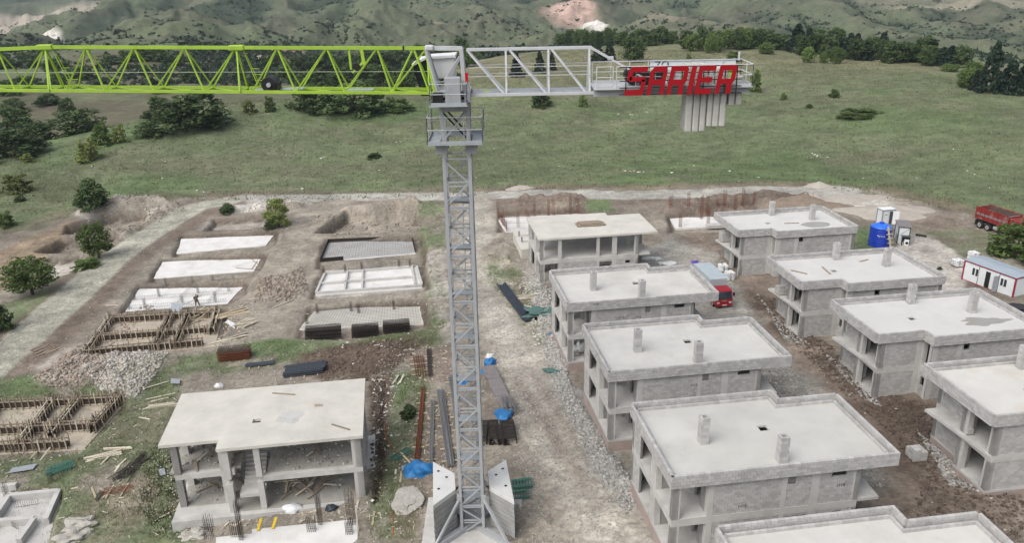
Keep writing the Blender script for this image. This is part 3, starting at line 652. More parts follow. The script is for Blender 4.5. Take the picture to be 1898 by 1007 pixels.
    if bag:
        Mw = Matrix.Translation(loc)@Matrix.Rotation(rz, 4, 'Z')
        def score(q):
            wp = Mw@q[0]; nrm = (Mw.to_3x3()@q[2]); v = Vector((0, 0, CAMZ))-wp
            f = max(nrm.dot(v.normalized()), .0); ok = 1 if wp.z < 40 else 0
            sx = CXP+FPX*((np.array(wp)-CAM)@_R)/((np.array(wp)-CAM)@_fw); sy = CYP-FPX*((np.array(wp)-CAM)@_U)/((np.array(wp)-CAM)@_fw)
            return f*q[3]/v.length*(1 if 0 < sx < 1898 and 0 < sy < 990 else 0)
        if single:
            bag.sort(key=score, reverse=True)
            for q in bag[:single]: put_block(M_of(*q), root)
        m_ = MB()
        for q in bag[single:]:
            Mx = M_of(*q); r_ = random.random(); m_.add([tuple(Mx@v.co) for v in _cube.vertices], [tuple(p.vertices) for p in _cube.polygons], r_)
        if m_.v: m_.build("block_wall", 'block', root)['kind'] = 'stuff'
    return root, body
RW = "concrete block houses under construction"
hC4, _ = house('C4', 'C', "nearest flat roofed block house, front wall facing the camera, beside the gravel track", RW, single=300, roof='screed_damp')
hC3, _ = house('C3', 'C', "second flat roofed block house from the front in the row beside the gravel track", RW, roof='screed')
hC2, _ = house('C2', 'C', "third flat roofed block house of the track row, with the covered truck behind its corner", RW)
hC1, _ = house('C1', 'C', "flat slab house without parapet, upper storey still open columns, behind the track row", RW, parapet=False, up=False, roof='slab_cream', hatch=(8.3, 5.3, 8.5, 5.45))
hR1, _ = house('R1', 'R', "farthest parapet house of the right row with a round puddle on its roof", RW, roof='screed_white', xr=13.8, hatch=(9.45, 4.15, 10.1, 4.75))
hR2, _ = house('R2', 'R', "parapet house of the right row with loose boards lying on its roof", RW, roof='screed_white', xr=13.8, hatch=(9.45, 4.15, 10.1, 4.75))
hR3, _ = house('R3', 'R', "parapet house of the right row with a ragged puddle beside the roof chimney", RW, roof='screed_white', xr=13.8, hatch=(9.45, 4.15, 10.1, 4.75))
hR4, _ = house('R4', 'R', "house cut by the right picture edge with rust stained pale roof", RW, single=300, xr=13.8, hatch=(9.45, 4.15, 10.1, 4.75), roof='screed_warm')
# the house whose roof edge just shows at the bottom
HB['C5'] = tuple(np.array(HB['C4'])+np.array([2.75, -14.3, .25]))
hC5, _ = house('C5', 'C', "house at the bottom edge of which only the back of the roof shows", RW, single=120)
def text_mesh(name, c):
    t = bpy.data.objects.new("t", c); COL.objects.link(t); dg = bpy.context.evaluated_depsgraph_get(); me = bpy.data.meshes.new_from_object(t.evaluated_get(dg)); bpy.data.objects.remove(t)
    o = bpy.data.objects.new(name, me); COL.objects.link(o); return o
# marks stamped on the blocks
def wall_mark(root, txt, x, y, z, rz, size=.34):
    c = bpy.data.curves.new("stamp", 'FONT'); c.body = txt; c.size = size; c.extrude = .002; c.materials.append(MAT['ink'])
    o = text_mesh("stamp", c); o.parent = root; o.location = (x, y, z); o.rotation_euler = (math.pi/2, 0, rz); return o
for (x, z) in ((4.7, 3.35), (11.4, 4.15)): wall_mark(hC4, "H18", x, .262, z, 0)
for (x, z) in ((2.6, 6.05),): wall_mark(hC2, "H18", x, -.006, z, 0)
for (x, z) in ((5.3, 4.3), (7.0, 4.2)): wall_mark(hC2, "H16", x, .262, z, 0)
wall_mark(hC3, "H18", 7.0, .262, 4.3, 0)
# puddles: thin still water on the roofs
def puddle(root, pts, name="puddle"):
    n = len(pts); MB().prism(pts, 5.902, 5.908).build(name, 'water', root)
def R2C(x, y): return (W_-x, DL-y)
el = [R2C(11.3+1.9*math.cos(t)*(1+.05*math.sin(5*t)), 3.2+1.15*math.sin(t)) for t in np.linspace(0, 2*math.pi, 36, endpoint=False)]; puddle(hR1, el)
rp = []
for t in np.linspace(0, 2*math.pi, 44, endpoint=False):
    k = 1+.22*math.sin(3*t+1)+.12*math.sin(7*t)+random.uniform(-.07, .07); rp.append(R2C(11.6+2.1*math.cos(t)*k+.5*math.sin(t), 3.15+.8*math.sin(t)*k-.25*math.cos(t)))
puddle(hR3, rp)
# ------------------------------------------------------------------ bare slab house, lower left
hL1, bodyL = house('L1', 'R', "open two storey concrete frame with pale slab roof and inner stair, lower left", RW, parapet=False, up=False, low=False, roof='slab_cream', hatch=(8.1, 5.35, 8.75, 5.95), xr=13.8)
hL1.name = "concrete_frame_house"
def r2c(x, y): return (W_-x, DL-y)
F = 2.95
fl = MB()
def rbox(mb, x0, y0, x1, y1, z0, z1): a = r2c(x0, y0); b = r2c(x1, y1); mb.box(min(a[0], b[0]), min(a[1], b[1]), z0, max(a[0], b[0]), max(a[1], b[1]), z1)
rbox(fl, .25, 2.0, 5.6, 9.1, F-.18, F); rbox(fl, 7.75, .65, 15.1, 9.1, F-.18, F); rbox(fl, 5.6, 4.3, 7.75, 9.1, F-.18, F); fl.build("floor_slab", 'dusty_floor', hL1)
bmz = MB(); rbox(bmz, .7, 1.56, 5.2, 2.0, F-.45, F-.002); rbox(bmz, 7.55, .24, 15.15, .65, F-.45, F-.002); rbox(bmz, 14.75, .66, 15.13, 9.1, F-.45, F-.2); bmz.build("edge_beam", 'concrete', hL1)
stz = MB()
for k in range(8): rbox(stz, 5.75, 1.5+.33*k, 7.35, 1.5+.33*(k+1), 1.35+.18*k, 1.53+.18*(k+1)-.18)
rbox(stz, 5.62, .26, 7.5, 1.5, 1.2, 1.5); stz.build("stair", 'concrete', hL1)
st2 = MB(); rbox(st2, 5.62, .24, 7.52, .26-.25+.22, 1.05, 1.5)
for (x, y) in ((1.5, 5.5), (5.5, 5.6), (7.8, 5.6), (11.5, 5.0), (11.5, 8.7), (1.6, 8.7), (5.5, 8.7)):
    for (z0, z1) in ((0, F-.181), (F+.001, 5.649)):
        cb = MB(); rbox(cb, x, y, x+.45, y+.35, z0, z1); cb.build("column", 'concrete', hL1)
# rough patch of dried slurry on the slab and a thin strip of footing in front
sp = []
for t in np.linspace(0, 2*math.pi, 40, endpoint=False):
    k = 1+.15*math.sin(4*t)+random.uniform(-.08, .08); sp.append(R2C(9.55+1.0*math.cos(t)*k, 3.9+1.1*math.sin(t)*k))
MB().prism(sp, 5.902, 5.906).build("slurry_patch", 'concrete', hL1)
ft = MB(); rbox(ft, .4, -.25, 15.8, 9.6, -1.6, -.05); ft.build("footing", 'concrete', hL1)
# ------------------------------------------------------------------ tower crane
MX, MY = -3.2, 49.5
MZ = ground(MX, MY)-.05
zt = lambda y, x=848: float(aty(x, y, MY)[2]); xt = lambda x, y=130, Y=MY: float(aty(x, y, Y)[0])
crane = empty("tower_crane", (MX, MY, MZ), 0, "tower crane with grey lattice mast, lime green jib and grey counter jib", "crane")
def local(p): return (p[0]-MX, p[1]-MY, p[2]-MZ)
def member(name, p, q, w, m, par, h=None): return MB().beam(p, q, w, h).build(name, m, par)
TOPZ = zt(287)-MZ; SH = 3.17; HW = .86
nsec = int(TOPZ//SH); z_first = TOPZ-nsec*SH
def mast_section(z0, h, par, braces=True):
    e = empty("mast_section"); e.parent = par; e.location = (0, 0, z0); m = 'crane_grey'; c = HW-.085
    for sx in (-1, 1):
        for sy in (-1, 1): member("chord", (sx*c, sy*c, 0), (sx*c, sy*c, h), .21, m, e)
    for (ax, s) in (('y', -1), ('y', 1), ('x', -1), ('x', 1)):
        fl = -1 if (ax, s) in (('y', 1), ('x', -1)) else 1
        P = (lambda u, z: (fl*u, s*c, z)) if ax == 'y' else (lambda u, z: (s*c, fl*u, z))
        for z in ((.06, h*.44, h*.52, h-.07) if ax == 'y' else (.06, h*.5, h-.07)): member("horizontal", P(-c+.08, z), P(c-.08, z), .07 if z in (h*.44,) else .09, m, e)
        member("brace", P(-c+.05, h-.2), P(c-.1, h*.5), .10, m, e); member("brace", P(c-.1, h*.5), P(-c+.05, .18), .10, m, e)
        MB().beam(P(c-.02, h*.5-.22), P(c-.02, h*.5+.22), .26 if ax == 'y' else .03, .03 if ax == 'y' else .26).build("gusset", m, e)
    pf = MB()
    pf.box(-c+.1, -.2, .30, c-.1, c-.1, .34).build("rest_platform", 'galvanised', e)
    ld = MB()
    for sx in (.12, .5): ld.beam((sx, .45, .34), (sx+.1, .15, h+.25), .05)
    for k in range(11): t = k/11; ld.beam((.12+.1*t, .45-.3*t, .4+(h-.1)*t), (.5+.1*t, .45-.3*t, .4+(h-.1)*t), .03)
    ld.build("ladder", 'galvanised', e)
    hp = MB()
    for sx in (.05, .56):
        hp.path([(sx, .5, .6), (sx, .5, 1.5)], .02, 4)
    hp.path([(.05, .5, 1.5), (.56, .5, 1.5)], .02, 4); hp.build("hand_hoop", 'galvanised', e)
    return e
ms0 = mast_section(z_first, SH, crane)
for k in range(1, nsec):
    c = copy_tree(ms0, crane); c.location = (0, 0, z_first+k*SH)
base = mast_section(0, z_first, crane)
base.name = "base_section"
# base frame: diagonal struts, cross beams on the concrete pad
for (sx, sy) in ((-1, -1), (1, -1), (-1, 1), (1, 1)):
    member("strut", (sx*.75, sy*.75, 3.3), (sx*2.6, sy*2.6, .5), .17, 'crane_grey', crane)
    MB().box(sx*.85-.16, sy*.8-.16, 3.0, sx*.85+.16, sy*.8+.16, 3.45).build("base_gusset", 'crane_grey', crane)
member("base_beam", (-2.9, -2.9, .4), (2.9, 2.9, .4), .45, 'crane_grey', crane, .5); member("base_beam", (-2.9, 2.9, .36), (2.9, -2.9, .36), .44, 'crane_grey', crane, .5)
# collar under the slewing ring
ztop = TOPZ; col_b = zt(266)-MZ; plat = zt(256)-MZ; col_t = zt(188)-MZ; ring = zt(188)-MZ
cl = empty("mast_head"); cl.parent = crane; cl.location = (0, 0, 0)
for sx in (-1, 1):
    for sy in (-1, 1):
        member("leg", (sx*.715, sy*.715, ztop), (sx*.80, sy*.80, col_t), .22, 'crane_grey', cl)
        MB().prism([(sx*.55, sy*.80-.03), (sx*1.25, sy*.80-.03), (sx*1.25, sy*.80+.03), (sx*.55, sy*.80+.03)], ztop+.25, plat-.02).build("bracket_plate", 'crane_grey', cl)
MB().box(-.72, -.86, zt(202)-MZ, .72, -.80, zt(190)-MZ).build("head_plate", 'crane_grey', cl); MB().box(-.72, .80, zt(202)-MZ, .72, .86, zt(190)-MZ).build("head_plate", 'crane_grey', cl)
for sx in (-1, 1): MB().box(sx*.86-.03, -.79, zt(202)-MZ, sx*.86+.03, .79, zt(190)-MZ).build("head_plate", 'crane_grey', cl)
for s in (-1, 1):
    member("brace", (-.7, s*.82, plat+.1), (.7, s*.82, zt(204)-MZ), .10, 'crane_grey', cl); member("brace", (.7, s*.76, plat+.1), (-.7, s*.76, zt(204)-MZ), .09, 'black', cl)
member("horizontal", (-.8, -.82, zt(232)-MZ), (.8, -.82, zt(232)-MZ), .09, 'crane_grey', cl)
def railing(par, pts, h=1.1, n=None, mat_='galvanised', r=.025, closed=True):
    """rail of posts and two bars round a platform; pts (x,y,z) corners"""
    rm = MB(); L_ = pts+[pts[0]] if closed else pts
    for a, b in zip(L_, L_[1:]):
        a = Vector(a); b = Vector(b); k = max(1, round((b-a).length/1.1))
        for i in range(k+1): p = a.lerp(b, i/k); rm.tube(p, p+Vector((0, 0, h)), r, 5)
        for hh in (h, h*.52): rm.tube(a+Vector((0, 0, hh)), b+Vector((0, 0, hh)), r, 5)
        rm.beam(a+Vector((0, 0, .08)), b+Vector((0, 0, .08)), .02, .15)
    return rm.build("railing", mat_, par)
wp = empty("work_platform"); wp.parent = crane; pw = 1.62
for (x0, y0, x1, y1) in ((-pw, -pw, pw, -.95), (-pw, .95, pw, pw), (-pw, -.95, -.95, .95), (.95, -.95, pw, .95)): MB().box(x0, y0, plat-.10, x1, y1, plat).build("deck", 'galvanised', wp)
railing(wp, [(-pw, -pw, plat), (pw, -pw, plat), (pw, pw, plat), (-pw, pw, plat)], 1.55)
# slewing platform and cabinet
sl = empty("slewing_platform"); sl.parent = crane
MB().lathe([(.9, 0), (.95, .12), (.95, .3), (.85, .42)], 24, (0, 0, ring)).build("slewing_ring", 'black', sl)
rz_ = ring+.42
MB().box(-1.0, -1.0, rz_, 1.0, 1.0, rz_+.35).build("turntable", 'crane_grey', sl)
fl0 = zt(184)-MZ
MB().box(-1.35, -2.2, fl0-.08, .85, -1.02, fl0).build("deck", 'galvanised', sl)
railing(sl, [(-1.3, -2.15, fl0), (.8, -2.15, fl0), (.8, -1.1, fl0), (-1.3, -1.1, fl0)], 1.2)
MB().box(-.45, -1.75, fl0+.02, .45, -1.15, fl0+1.5).build("control_cabinet", 'crane_grey', sl, bevel=.03)
MB().box(-1.2, -1.7, fl0+.02, -.6, -1.2, fl0+.62).build("motor_box", 'black', sl, bevel=.03)
MB().box(-.2, -.99-.05, ring-.02, .1, -1.01, ring+.15).build("warning_plate", 'orange', sl)
# A-frame over the turntable
bz = zt(170)-MZ; tzz = zt(90)-MZ
for s in (-1, 1):
    member("tower_leg", (.62, s*.75, rz_+.3), (.50, s*.35, tzz), .22, 'crane_grey', sl); member("tower_leg", (-.95, s*.75, rz_+.3), (-1.55, s*.12, tzz+.05), .17, 'crane_grey', sl)
    member("tower_brace", (-.5, s*.7, rz_+.9), (.45, s*.45, tzz-.4), .16, 'crane_grey', sl)
member("tower_top", (-1.6, 0, tzz+.08), (.55, 0, tzz+.02), .24, 'crane_light', sl)
MB().box(.72, -1.25, bz+.7, .88, -1.1, bz+1.25).build("beacon", 'lamp_red', sl); MB().box(.62, -1.3, fl0, .98, -1.05, bz+.7).build("beacon_post", 'crane_grey', sl)
# driver's cab on the far left side of the turntable
cb = empty("cab"); cb.parent = crane; cx0, cx1 = xt(772, 150, MY+1.6)-MX, xt(846, 150, MY+1.6)-MX; cz0, cz1 = zt(178)-MZ, zt(110)-MZ; cy0, cy1 = .95, 2.35
MB().prism([(cx0+.25, cy0), (cx1, cy0), (cx1, cy1), (cx0+.25, cy1)], cz0+.9, cz1).build("shell", 'cab_white', cb, bevel=.08)
rf = MB(); rf.add([(cx0-.15, cy0-.12, cz1-.32), (cx0+.75, cy0-.12, cz1+.10), (cx1+.05, cy0-.12, cz1+.18), (cx1+.05, cy1+.12, cz1+.18), (cx0+.75, cy1+.12, cz1+.10), (cx0-.15, cy1+.12, cz1-.32),
    (cx0-.12, cy0-.12, cz1-.44), (cx0+.75, cy0-.12, cz1-.04), (cx1+.05, cy0-.12, cz1+.02), (cx1+.05, cy1+.12, cz1+.02), (cx0+.75, cy1+.12, cz1-.04), (cx0-.12, cy1+.12, cz1-.44)],
    [(0, 1, 4, 5), (1, 2, 3, 4), (6, 11, 10, 7), (7, 10, 9, 8), (0, 6, 7, 1), (1, 7, 8, 2), (2, 8, 9, 3), (3, 9, 10, 4), (4, 10, 11, 5), (5, 11, 6, 0)]); rf.build("roof", 'cab_white', cb)
g_ = MB(); g_.prism([(0, 0), (.1, 0), (.1, 1), (0, 1)], 0, 1)
wn = MB(); a_ = [(cx0-.05, cz1-.42), (cx0+.75, cz1-.02), (cx0+.95, cz0), (cx0+.35, cz0)]
wn.add([(x, cy0-.03, z) for x, z in a_]+[(x, cy1+.03, z) for x, z in a_], [(0, 3, 2, 1), (4, 5, 6, 7), (0, 4, 7, 3), (1, 2, 6, 5), (2, 3, 7, 6), (0, 1, 5, 4)]); wn.build("window", 'glass_dark', cb)
for (p, q) in (((cx0-.05, cz1-.42), (cx0+.35, cz0)), ((cx0+.75, cz1-.05), (cx0+.95, cz0)), ((cx0+.12, cz0+.95), (cx0+.85, cz0+.95)), ((cx0+.35, cz0), (cx0+.95, cz0)), ((cx0+.3, cz0+.5), (cx0+.9, cz0+.5))):
    member("window_frame", (p[0], cy0-.05, p[1]), (q[0], cy0-.05, q[1]), .07, 'black', cb)
MB().box(cx0+.3, cy0, cz0-.1, cx1-.2, cy1, cz0).build("floor", 'black', cb)
# jib, pointing left; slightly raised towards the tip
TILT = .026
def jx(x): return xt(x, 130)-MX
JX0 = jx(806); JB = zt(168.5, 806)-MZ; JT = zt(89, 790)-MZ; HB2 = .78
def jp(px, u, v):
    """px: photo pixel along the jib, u: across (-1 near bottom chord, 1 far), v: 0 bottom 1 top"""
    X = jx(px); s = (JX0-X); hgt = (JT-JB)*(1-.0016*s); z = JB+TILT*s
    if px < 93: hgt -= (93-px)*.0012*1.2
    return (X, u*HB2, z+v*hgt)
tops = [793, 769, 702, 609.6, 518.7, 442.5, 349, 256, 167.5, 93, 3.6, -84, -172, -262]
bots = [796, 727, 640, 550, 470, 449, 382, 289, 199, 127, 100, 34, -52, -140, -232, -262]
sec_edges = [796, 449, 98, -262]
for si in range(3):
    a, b = sec_edges[si], sec_edges[si+1]; js = empty("jib_section"); js.parent = crane; g = 'crane_green'
    member("chord", jp(a, 0, 1), jp(b if si else b-5, 0, 1) if si < 2 else jp(b, 0, 1), .19, g, js)
    for u in (-1, 1): member("chord", jp(a, u, 0), jp(b+2, u, 0), .17, g, js)
    tt = [t for t in tops if b-7 <= t <= a]
    for i, t in enumerate(tt):
        nxt = [q for q in bots if q > t]; prv = [q for q in bots if q < t]
        R_ = min(nxt) if nxt else None; L_ = max(prv) if prv else None
        for u in (-1, 1):
            for q in (R_, L_):
                if q is not None and b-1 <= q <= a+1 and abs(q-t) > 2: member("brace", jp(t, 0, 1), jp(q, u, 0), .075, g, js)
    for q in [q for q in bots if b < q <= a]:
        member("cross_tie", jp(q, -1, 0), jp(q, 1, 0), .08, g, js)
        q2 = max([k for k in bots if k < q], default=None)
        if q2 is not None and q2 >= b: member("cross_tie", jp(q, -1, .0), jp(q2, 1, .0), .06, g, js)
    if si:
        for u in (-1, 1): member("post", jp(a-5, 0, 1), jp(a-2, u, 0), .09, g, js)
        kn = MB(); p = Vector(jp(a-5, 0, 1)); kn.box(p.x-.45, -.17, p.z-.17, p.x+.45, .17, p.z+.15); kn.build("chord_joint", g, js, bevel=.06)
        lad = MB()
        for u in (-.1, .45):
            lad.beam(jp(a+6, u*.4, .98), jp(a+26, u+.3, 0), .045)
        for k in range(4): v = .08+.14*k; lad.beam(jp(a+25-20*v, .1, v), jp(a+46-6*k, .3, v), .04)
        lad.build("access_ladder", g, js)
jr = empty("jib_root"); jr.parent = crane
MB().prism([(jx(806), -.25), (jx(790), -.25), (jx(790), .25), (jx(806), .25)], zt(92)-MZ, zt(82)-MZ).build("root_joint", 'crane_light', jr, bevel=.08)
for u in (-1, 1): member("root_strut", jp(790, 0, 1), jp(806, u, 0), .12, 'crane_green', jr); member("root_beam", jp(796, u, 0), (-.95, u*HB2, JB), .16, 'crane_green' if u < 0 else 'crane_grey', jr)
member("black_band", jp(752, 0, 1.0), jp(749, 0, 1.0), .22, 'black', jr)
hw = MB(); hw.tube(jp(-262, -.3, .47), jp(806, -.3, .47), .016, 4); hw.build("hoist_rope", 'cable', crane)
dr = empty("trolley_winch"); dr.parent = crane; p = Vector(jp(500, -.3, .14)); dr.location = p
MB().tube((0, -.45, .06), (0, .45, .06), .42, 20).build("drum", 'black', dr); MB().tube((.05, -.62, .06), (.05, -.46, .06), .13, 12).build("drum_hub", 'galvanised', dr); MB().box(.25, -.4, -.3, .55, .35, .15).build("gear_box", 'black', dr); MB().box(-.5, -.55, -.42, .6, .6, -.36).build("winch_bed", 'galvanised', dr)
for (a, b) in ((560, 470), (690, 640)): MB().box(jx(b), -.35, jp(b, 0, 0)[2]+.02, jx(a), .35, jp(b, 0, 0)[2]+.06).build("walkway_plate", 'galvanised', crane)
pl = empty("rope_guide"); pl.parent = crane
member("arm", jp(650, 0, .98), jp(651, 0, .50), .12, 'crane_green', pl); member("arm", jp(673, 0, .98), jp(676, 0, .62), .18, 'crane_green', pl); member("arm", jp(653, 0, .42), jp(676, 0, .70), .12, 'crane_green', pl)
MB().tube(Vector(jp(662, 0, .56))+Vector((0, -.08, 0)), Vector(jp(662, 0, .56))+Vector((0, .08, 0)), .22, 14).build("pulley", 'black', pl)
# counter jib
cj = empty("counter_jib"); cj.parent = crane; cbz = zt(171, 1000)-MZ+.0; Y0 = -.78
def cp(px, u, v): return (jx(px), u*.78, zt(170, 1000)-MZ+v*(zt(89, 1000)-zt(170, 1000)))
for u in (-1, 1):
    member("chord", cp(868, u, 0), cp(1098, u, 0), .16, 'crane_light', cj); member("chord", cp(866, u*.22, 1), cp(1096, u*.22, 1), .14, 'crane_light', cj)
    for t in (938, 1016, 1091): member("post", cp(t, u*.22, 1), cp(t, u, 0), .11, 'crane_light', cj)
    for (a, b) in ((867, 935), (944, 1012), (1021, 1085)): member("brace", cp(a, u*.22, 1), cp(b, u, 0), .11, 'crane_light', cj)
    for v in (.42, .62): member("hand_rail", cp(868, u*.9, v), cp(1092, u*.9, v), .035, 'crane_light', cj)
MB().box(jx(875), -.7, cp(0, 0, 0)[2]+.06, jx(1095), .7, cp(0, 0, 0)[2]+.14).build("walkway", 'sheet_grey', cj)
member("spare_pin", cp(893, -.6, .05), cp(908, -.6, .03), .16, 'crane_green', cj)
for u in (-.22, .22):
    member("tie_bar", cp(1094, u, 1), cp(1130, u*1.5, .74), .13, 'crane_light', cj); member("tie_bar", cp(1130, u*1.5, .74), cp(1192, u*3, .30), .09, 'crane_light', cj)
MB().box(jx(1126), -.18, cp(0, 0, .70)[2], jx(1136), .18, cp(0, 0, .78)[2]).build("tie_joint", 'crane_light', cj)
pz = cp(0, 0, 0)[2]
for u in (-1, 1): member("platform_beam", (jx(1098), u*.85, pz), (jx(1383), u*.85, pz+.05), .16, 'crane_grey', cj, .42)
MB().box(jx(1098), -1.3, pz+.22, jx(1262), 1.3, pz+.28).build("deck", 'crane_light', cj); MB().box(jx(1352), -1.3, pz+.22, jx(1386), 1.3, pz+.28).build("deck", 'crane_light', cj)
MB().box(jx(1262), -1.3, pz+.22, jx(1352), -.95, pz+.28).build("deck", 'crane_light', cj); MB().box(jx(1262), .95, pz+.22, jx(1352), 1.3, pz+.28).build("deck", 'crane_light', cj)
railing(cj, [(jx(1102), -1.25, pz+.28), (jx(1132), -1.25, pz+.28)], 1.25, closed=False, mat_='crane_light', r=.03)
railing(cj, [(jx(1138), -1.28, pz+.28), (jx(1384), -1.28, pz+.28), (jx(1384), 1.28, pz+.28), (jx(1102), 1.28, pz+.28)], 1.25, closed=False, mat_='crane_light', r=.03)
wi = empty("hoist_winch"); wi.parent = crane; wi.location = (jx(1180), 0, pz+.3)
MB().tube((-.25, -.5, .55), (-.25, .5, .55), .48, 20).build("drum", 'black', wi); MB().box(.2, -.5, 0, 1.6, .5, .75).build("motor", 'black', wi, bevel=.06); MB().box(1.9, -.4, 0, 2.6, .4, .9).build("switch_box", 'crane_light', wi, bevel=.04)
# back panel with green stripe and lettering
bpn = empty("maker_panel"); bpn.parent = crane; xa, xb = jx(1212), jx(1374)
MB().box(xa, 1.33, pz+.30, xb, 1.38, pz+1.0).build("green_band", 'crane_green', bpn); MB().box(xa, 1.33, pz+1.0, xb, 1.38, pz+1.55).build("grey_band", 'cabin_white', bpn)
cu = bpy.data.curves.new("lettering", 'FONT'); cu.body = "ZO"; cu.size = .62; cu.extrude = .004; cu.materials.append(MAT['cabin_dark'])
tx = text_mesh("lettering", cu); tx.parent = bpn; tx.location = (xa+.25, 1.32, pz+1.06); tx.rotation_euler = (math.pi/2, 0, 0)
# hanging counterweights
def cweight(pa, pb, ybot, ya, yb, zt_):
    x0, x1 = jx(pa)+.012, jx(pb)-.012; zb = float(aty(pa, ybot, MY+ya)[2])-MZ; c = .07
    o = MB().prism([(x0, ya+c), (x0+c, ya), (x1-c, ya), (x1, ya+c), (x1, yb-c), (x1-c, yb), (x0+c, yb), (x0, yb-c)], zb, zt_).build("counterweight", 'counterweight', crane, bevel=.03)
for (a, b, y, tp) in ((1270, 1284, 244, 118), (1284, 1297, 244, 117), (1297, 1309, 243, 118), (1310, 1321, 234, 124), (1321, 1333.5, 234, 123), (1333.5, 1346, 234, 124), (1349, 1361, 195, 150), (1362, 1374, 194, 138)):
    cweight(a, b, y, -.72, .72, zt(tp, a)-MZ)
for (x, y) in ((1376, .9),): MB().box(jx(x)-.05, y, pz+1.5, jx(x)+.05, y+.1, pz+2.0).build("end_lamp", 'crane_light', crane)
# ------------------------------------------------------------------ ballast stacks at the foot
def ballast(side, label):
    zt_ = 2.84; pts = [(802, 855), (843, 877), (845, 907), (802, 938)] if side < 0 else [(938, 851), (904.5, 873), (907, 904), (953.5, 930)]
    pl = [atz(x, y, zt_)[:2] for x, y in pts]; zb = ground(*np.mean(pl, 0))+.3
    o = empty("ballast_stack", (*np.mean(pl, 0), zb), 0, label, "ballast", "ballast stacks at the crane foot"); c0 = np.mean(pl, 0); n = 9; h = (zt_-zb)/n
    for k in range(n):
        j = .985+.012*random.random(); q = [((p[0]-c0[0])*j+random.uniform(-.012, .012), (p[1]-c0[1])*j+random.uniform(-.012, .012)) for p in pl]
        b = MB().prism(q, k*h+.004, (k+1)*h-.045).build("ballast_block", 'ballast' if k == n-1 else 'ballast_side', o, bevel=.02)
        if k == n-1:
            for (ex, ey) in ((.25, .62), (.62, .35), (.25, -.35)):
                pa = np.array(q[0]); pb = np.array(q[3]); pc = np.array(q[1]); pd = np.array(q[2]); t = (1-ey)/2
                P = (pa*(1-t)+pb*t)*(1-ex)+(pc*(1-t)+pd*t)*ex
                MB().lathe([(.11, 0), (.11, .006)], 12, (P[0], P[1], (k+1)*h-.044)).build("lifting_hole", 'black', o)
    return o
ballast(-1, "stack of white topped concrete ballast blocks left of the mast foot"); ballast(1, "stack of white topped concrete ballast blocks right of the mast foot")
pad = MB()
pp = [(-3.6, -4.2), (3.6, -4.2), (3.6, 3.4), (-3.6, 3.4)]; pad.prism([(MX+a, MY+b) for a, b in pp], MZ-1.0, MZ+.28)
tag(pad.build("crane_pad", 'concrete', bevel=.03), "pale concrete pad under the crane foot", "foundation")
# ------------------------------------------------------------------ red letter sign on the counter jib
jy_ = lambda x: xt(x, 150, MY-1.55)-MX
sg = empty("letter_sign", (MX+jy_(1155), MY-1.55, MZ+pz-.15), 0, "red slanted capital letters SARIER on a black bar frame along the counter jib", "sign")
sw = jy_(1370)-jy_(1155); shh = zt(126, 1250)-zt(177, 1250); zb0 = float(aty(1155, 177, MY-1.55)[2])-(MZ+pz-.15)
LW = sw/6.0
def poly_letter(shape, x0, w):
    """shape: list of quads in unit box -> slanted thick plates"""
    mb = MB(); sl = .16*shh
    for (a, b, c, d) in shape:
        q = [(x0+p[0]*w+sl*p[1]-.08*shh, p[1]*shh+zb0) for p in (a, b, c, d)]
        mb.add([(x, 0, z) for x, z in q]+[(x, .09, z) for x, z in q], [(0, 1, 2, 3), (7, 6, 5, 4), (0, 4, 5, 1), (1, 5, 6, 2), (2, 6, 7, 3), (3, 7, 4, 0)])
    return mb.build("letter", 'sign_red', sg)
def rq(x0, z0, x1, z1): return ((x0, z0), (x1, z0), (x1, z1), (x0, z1))
t_ = .185; k_ = .24
Sx = [rq(.24, 1-t_, 1, 1), rq(0, .58-t_/2+.05, .24, 1-t_), ((0, 1-t_), (.24, 1-t_), (.24, 1-.002), (.16, 1-.002)), rq(.12, .58-t_/2, .95, .58+t_/2-.02), rq(.78, t_, 1, .58-.02), rq(0, 0, .9, t_), ((.9, .0), (.9, t_), (1, t_), (1, .08))]
A_ = [rq(0, 0, k_, .82), rq(1-k_, 0, 1, .86), ((0, .82), (k_, .82), (k_, 1), (.2, 1)), ((1-k_, .86), (1, .86), (.90, 1), (1-k_, 1)), rq(k_, 1-t_, 1-k_, 1), rq(k_, .36, 1-k_, .36+t_)]
R_l = [rq(0, 0, k_, 1), rq(k_, 1-t_, .9, 1), rq(1-k_, .5, 1, 1-t_), ((.9, 1-t_), (1, 1-t_), (1, .9), (.9, 1)), rq(k_, .34, 1-k_, .34+t_), ((1-k_, .34), (.86, .34), (1, .5), (1-k_, .5)), ((.62, 0), (.92, 0), (.86, .34), (.60, .34))]
I_l = [rq(0, 0, 1, 1)]
E_l = [rq(0, 0, k_, 1), rq(k_, 0, 1, t_), rq(k_, 1-t_, 1, 1), rq(k_, .5-t_/2, .9, .5+t_/2)]
g = sw/215.0
for (sh, px0, px1) in ((Sx, 1162, 1197), (A_, 1203, 1234), (R_l, 1240, 1273), (I_l, 1278, 1287), (E_l, 1292, 1323), (R_l, 1330, 1362)):
    poly_letter(sh, (px0-1155)*g, (px1-px0)*g)
for v in (.02, .26, .50, .76, .985): member("frame_bar", ((-6)*g, .13, zb0+v*shh), (221*g, .13, zb0+v*shh), .05, 'black', sg)
for u in (6, 72, 110, 150, 190, 212): member("frame_bar", (u*g, .19, zb0), (u*g, .19, zb0+shh), .05, 'black', sg)
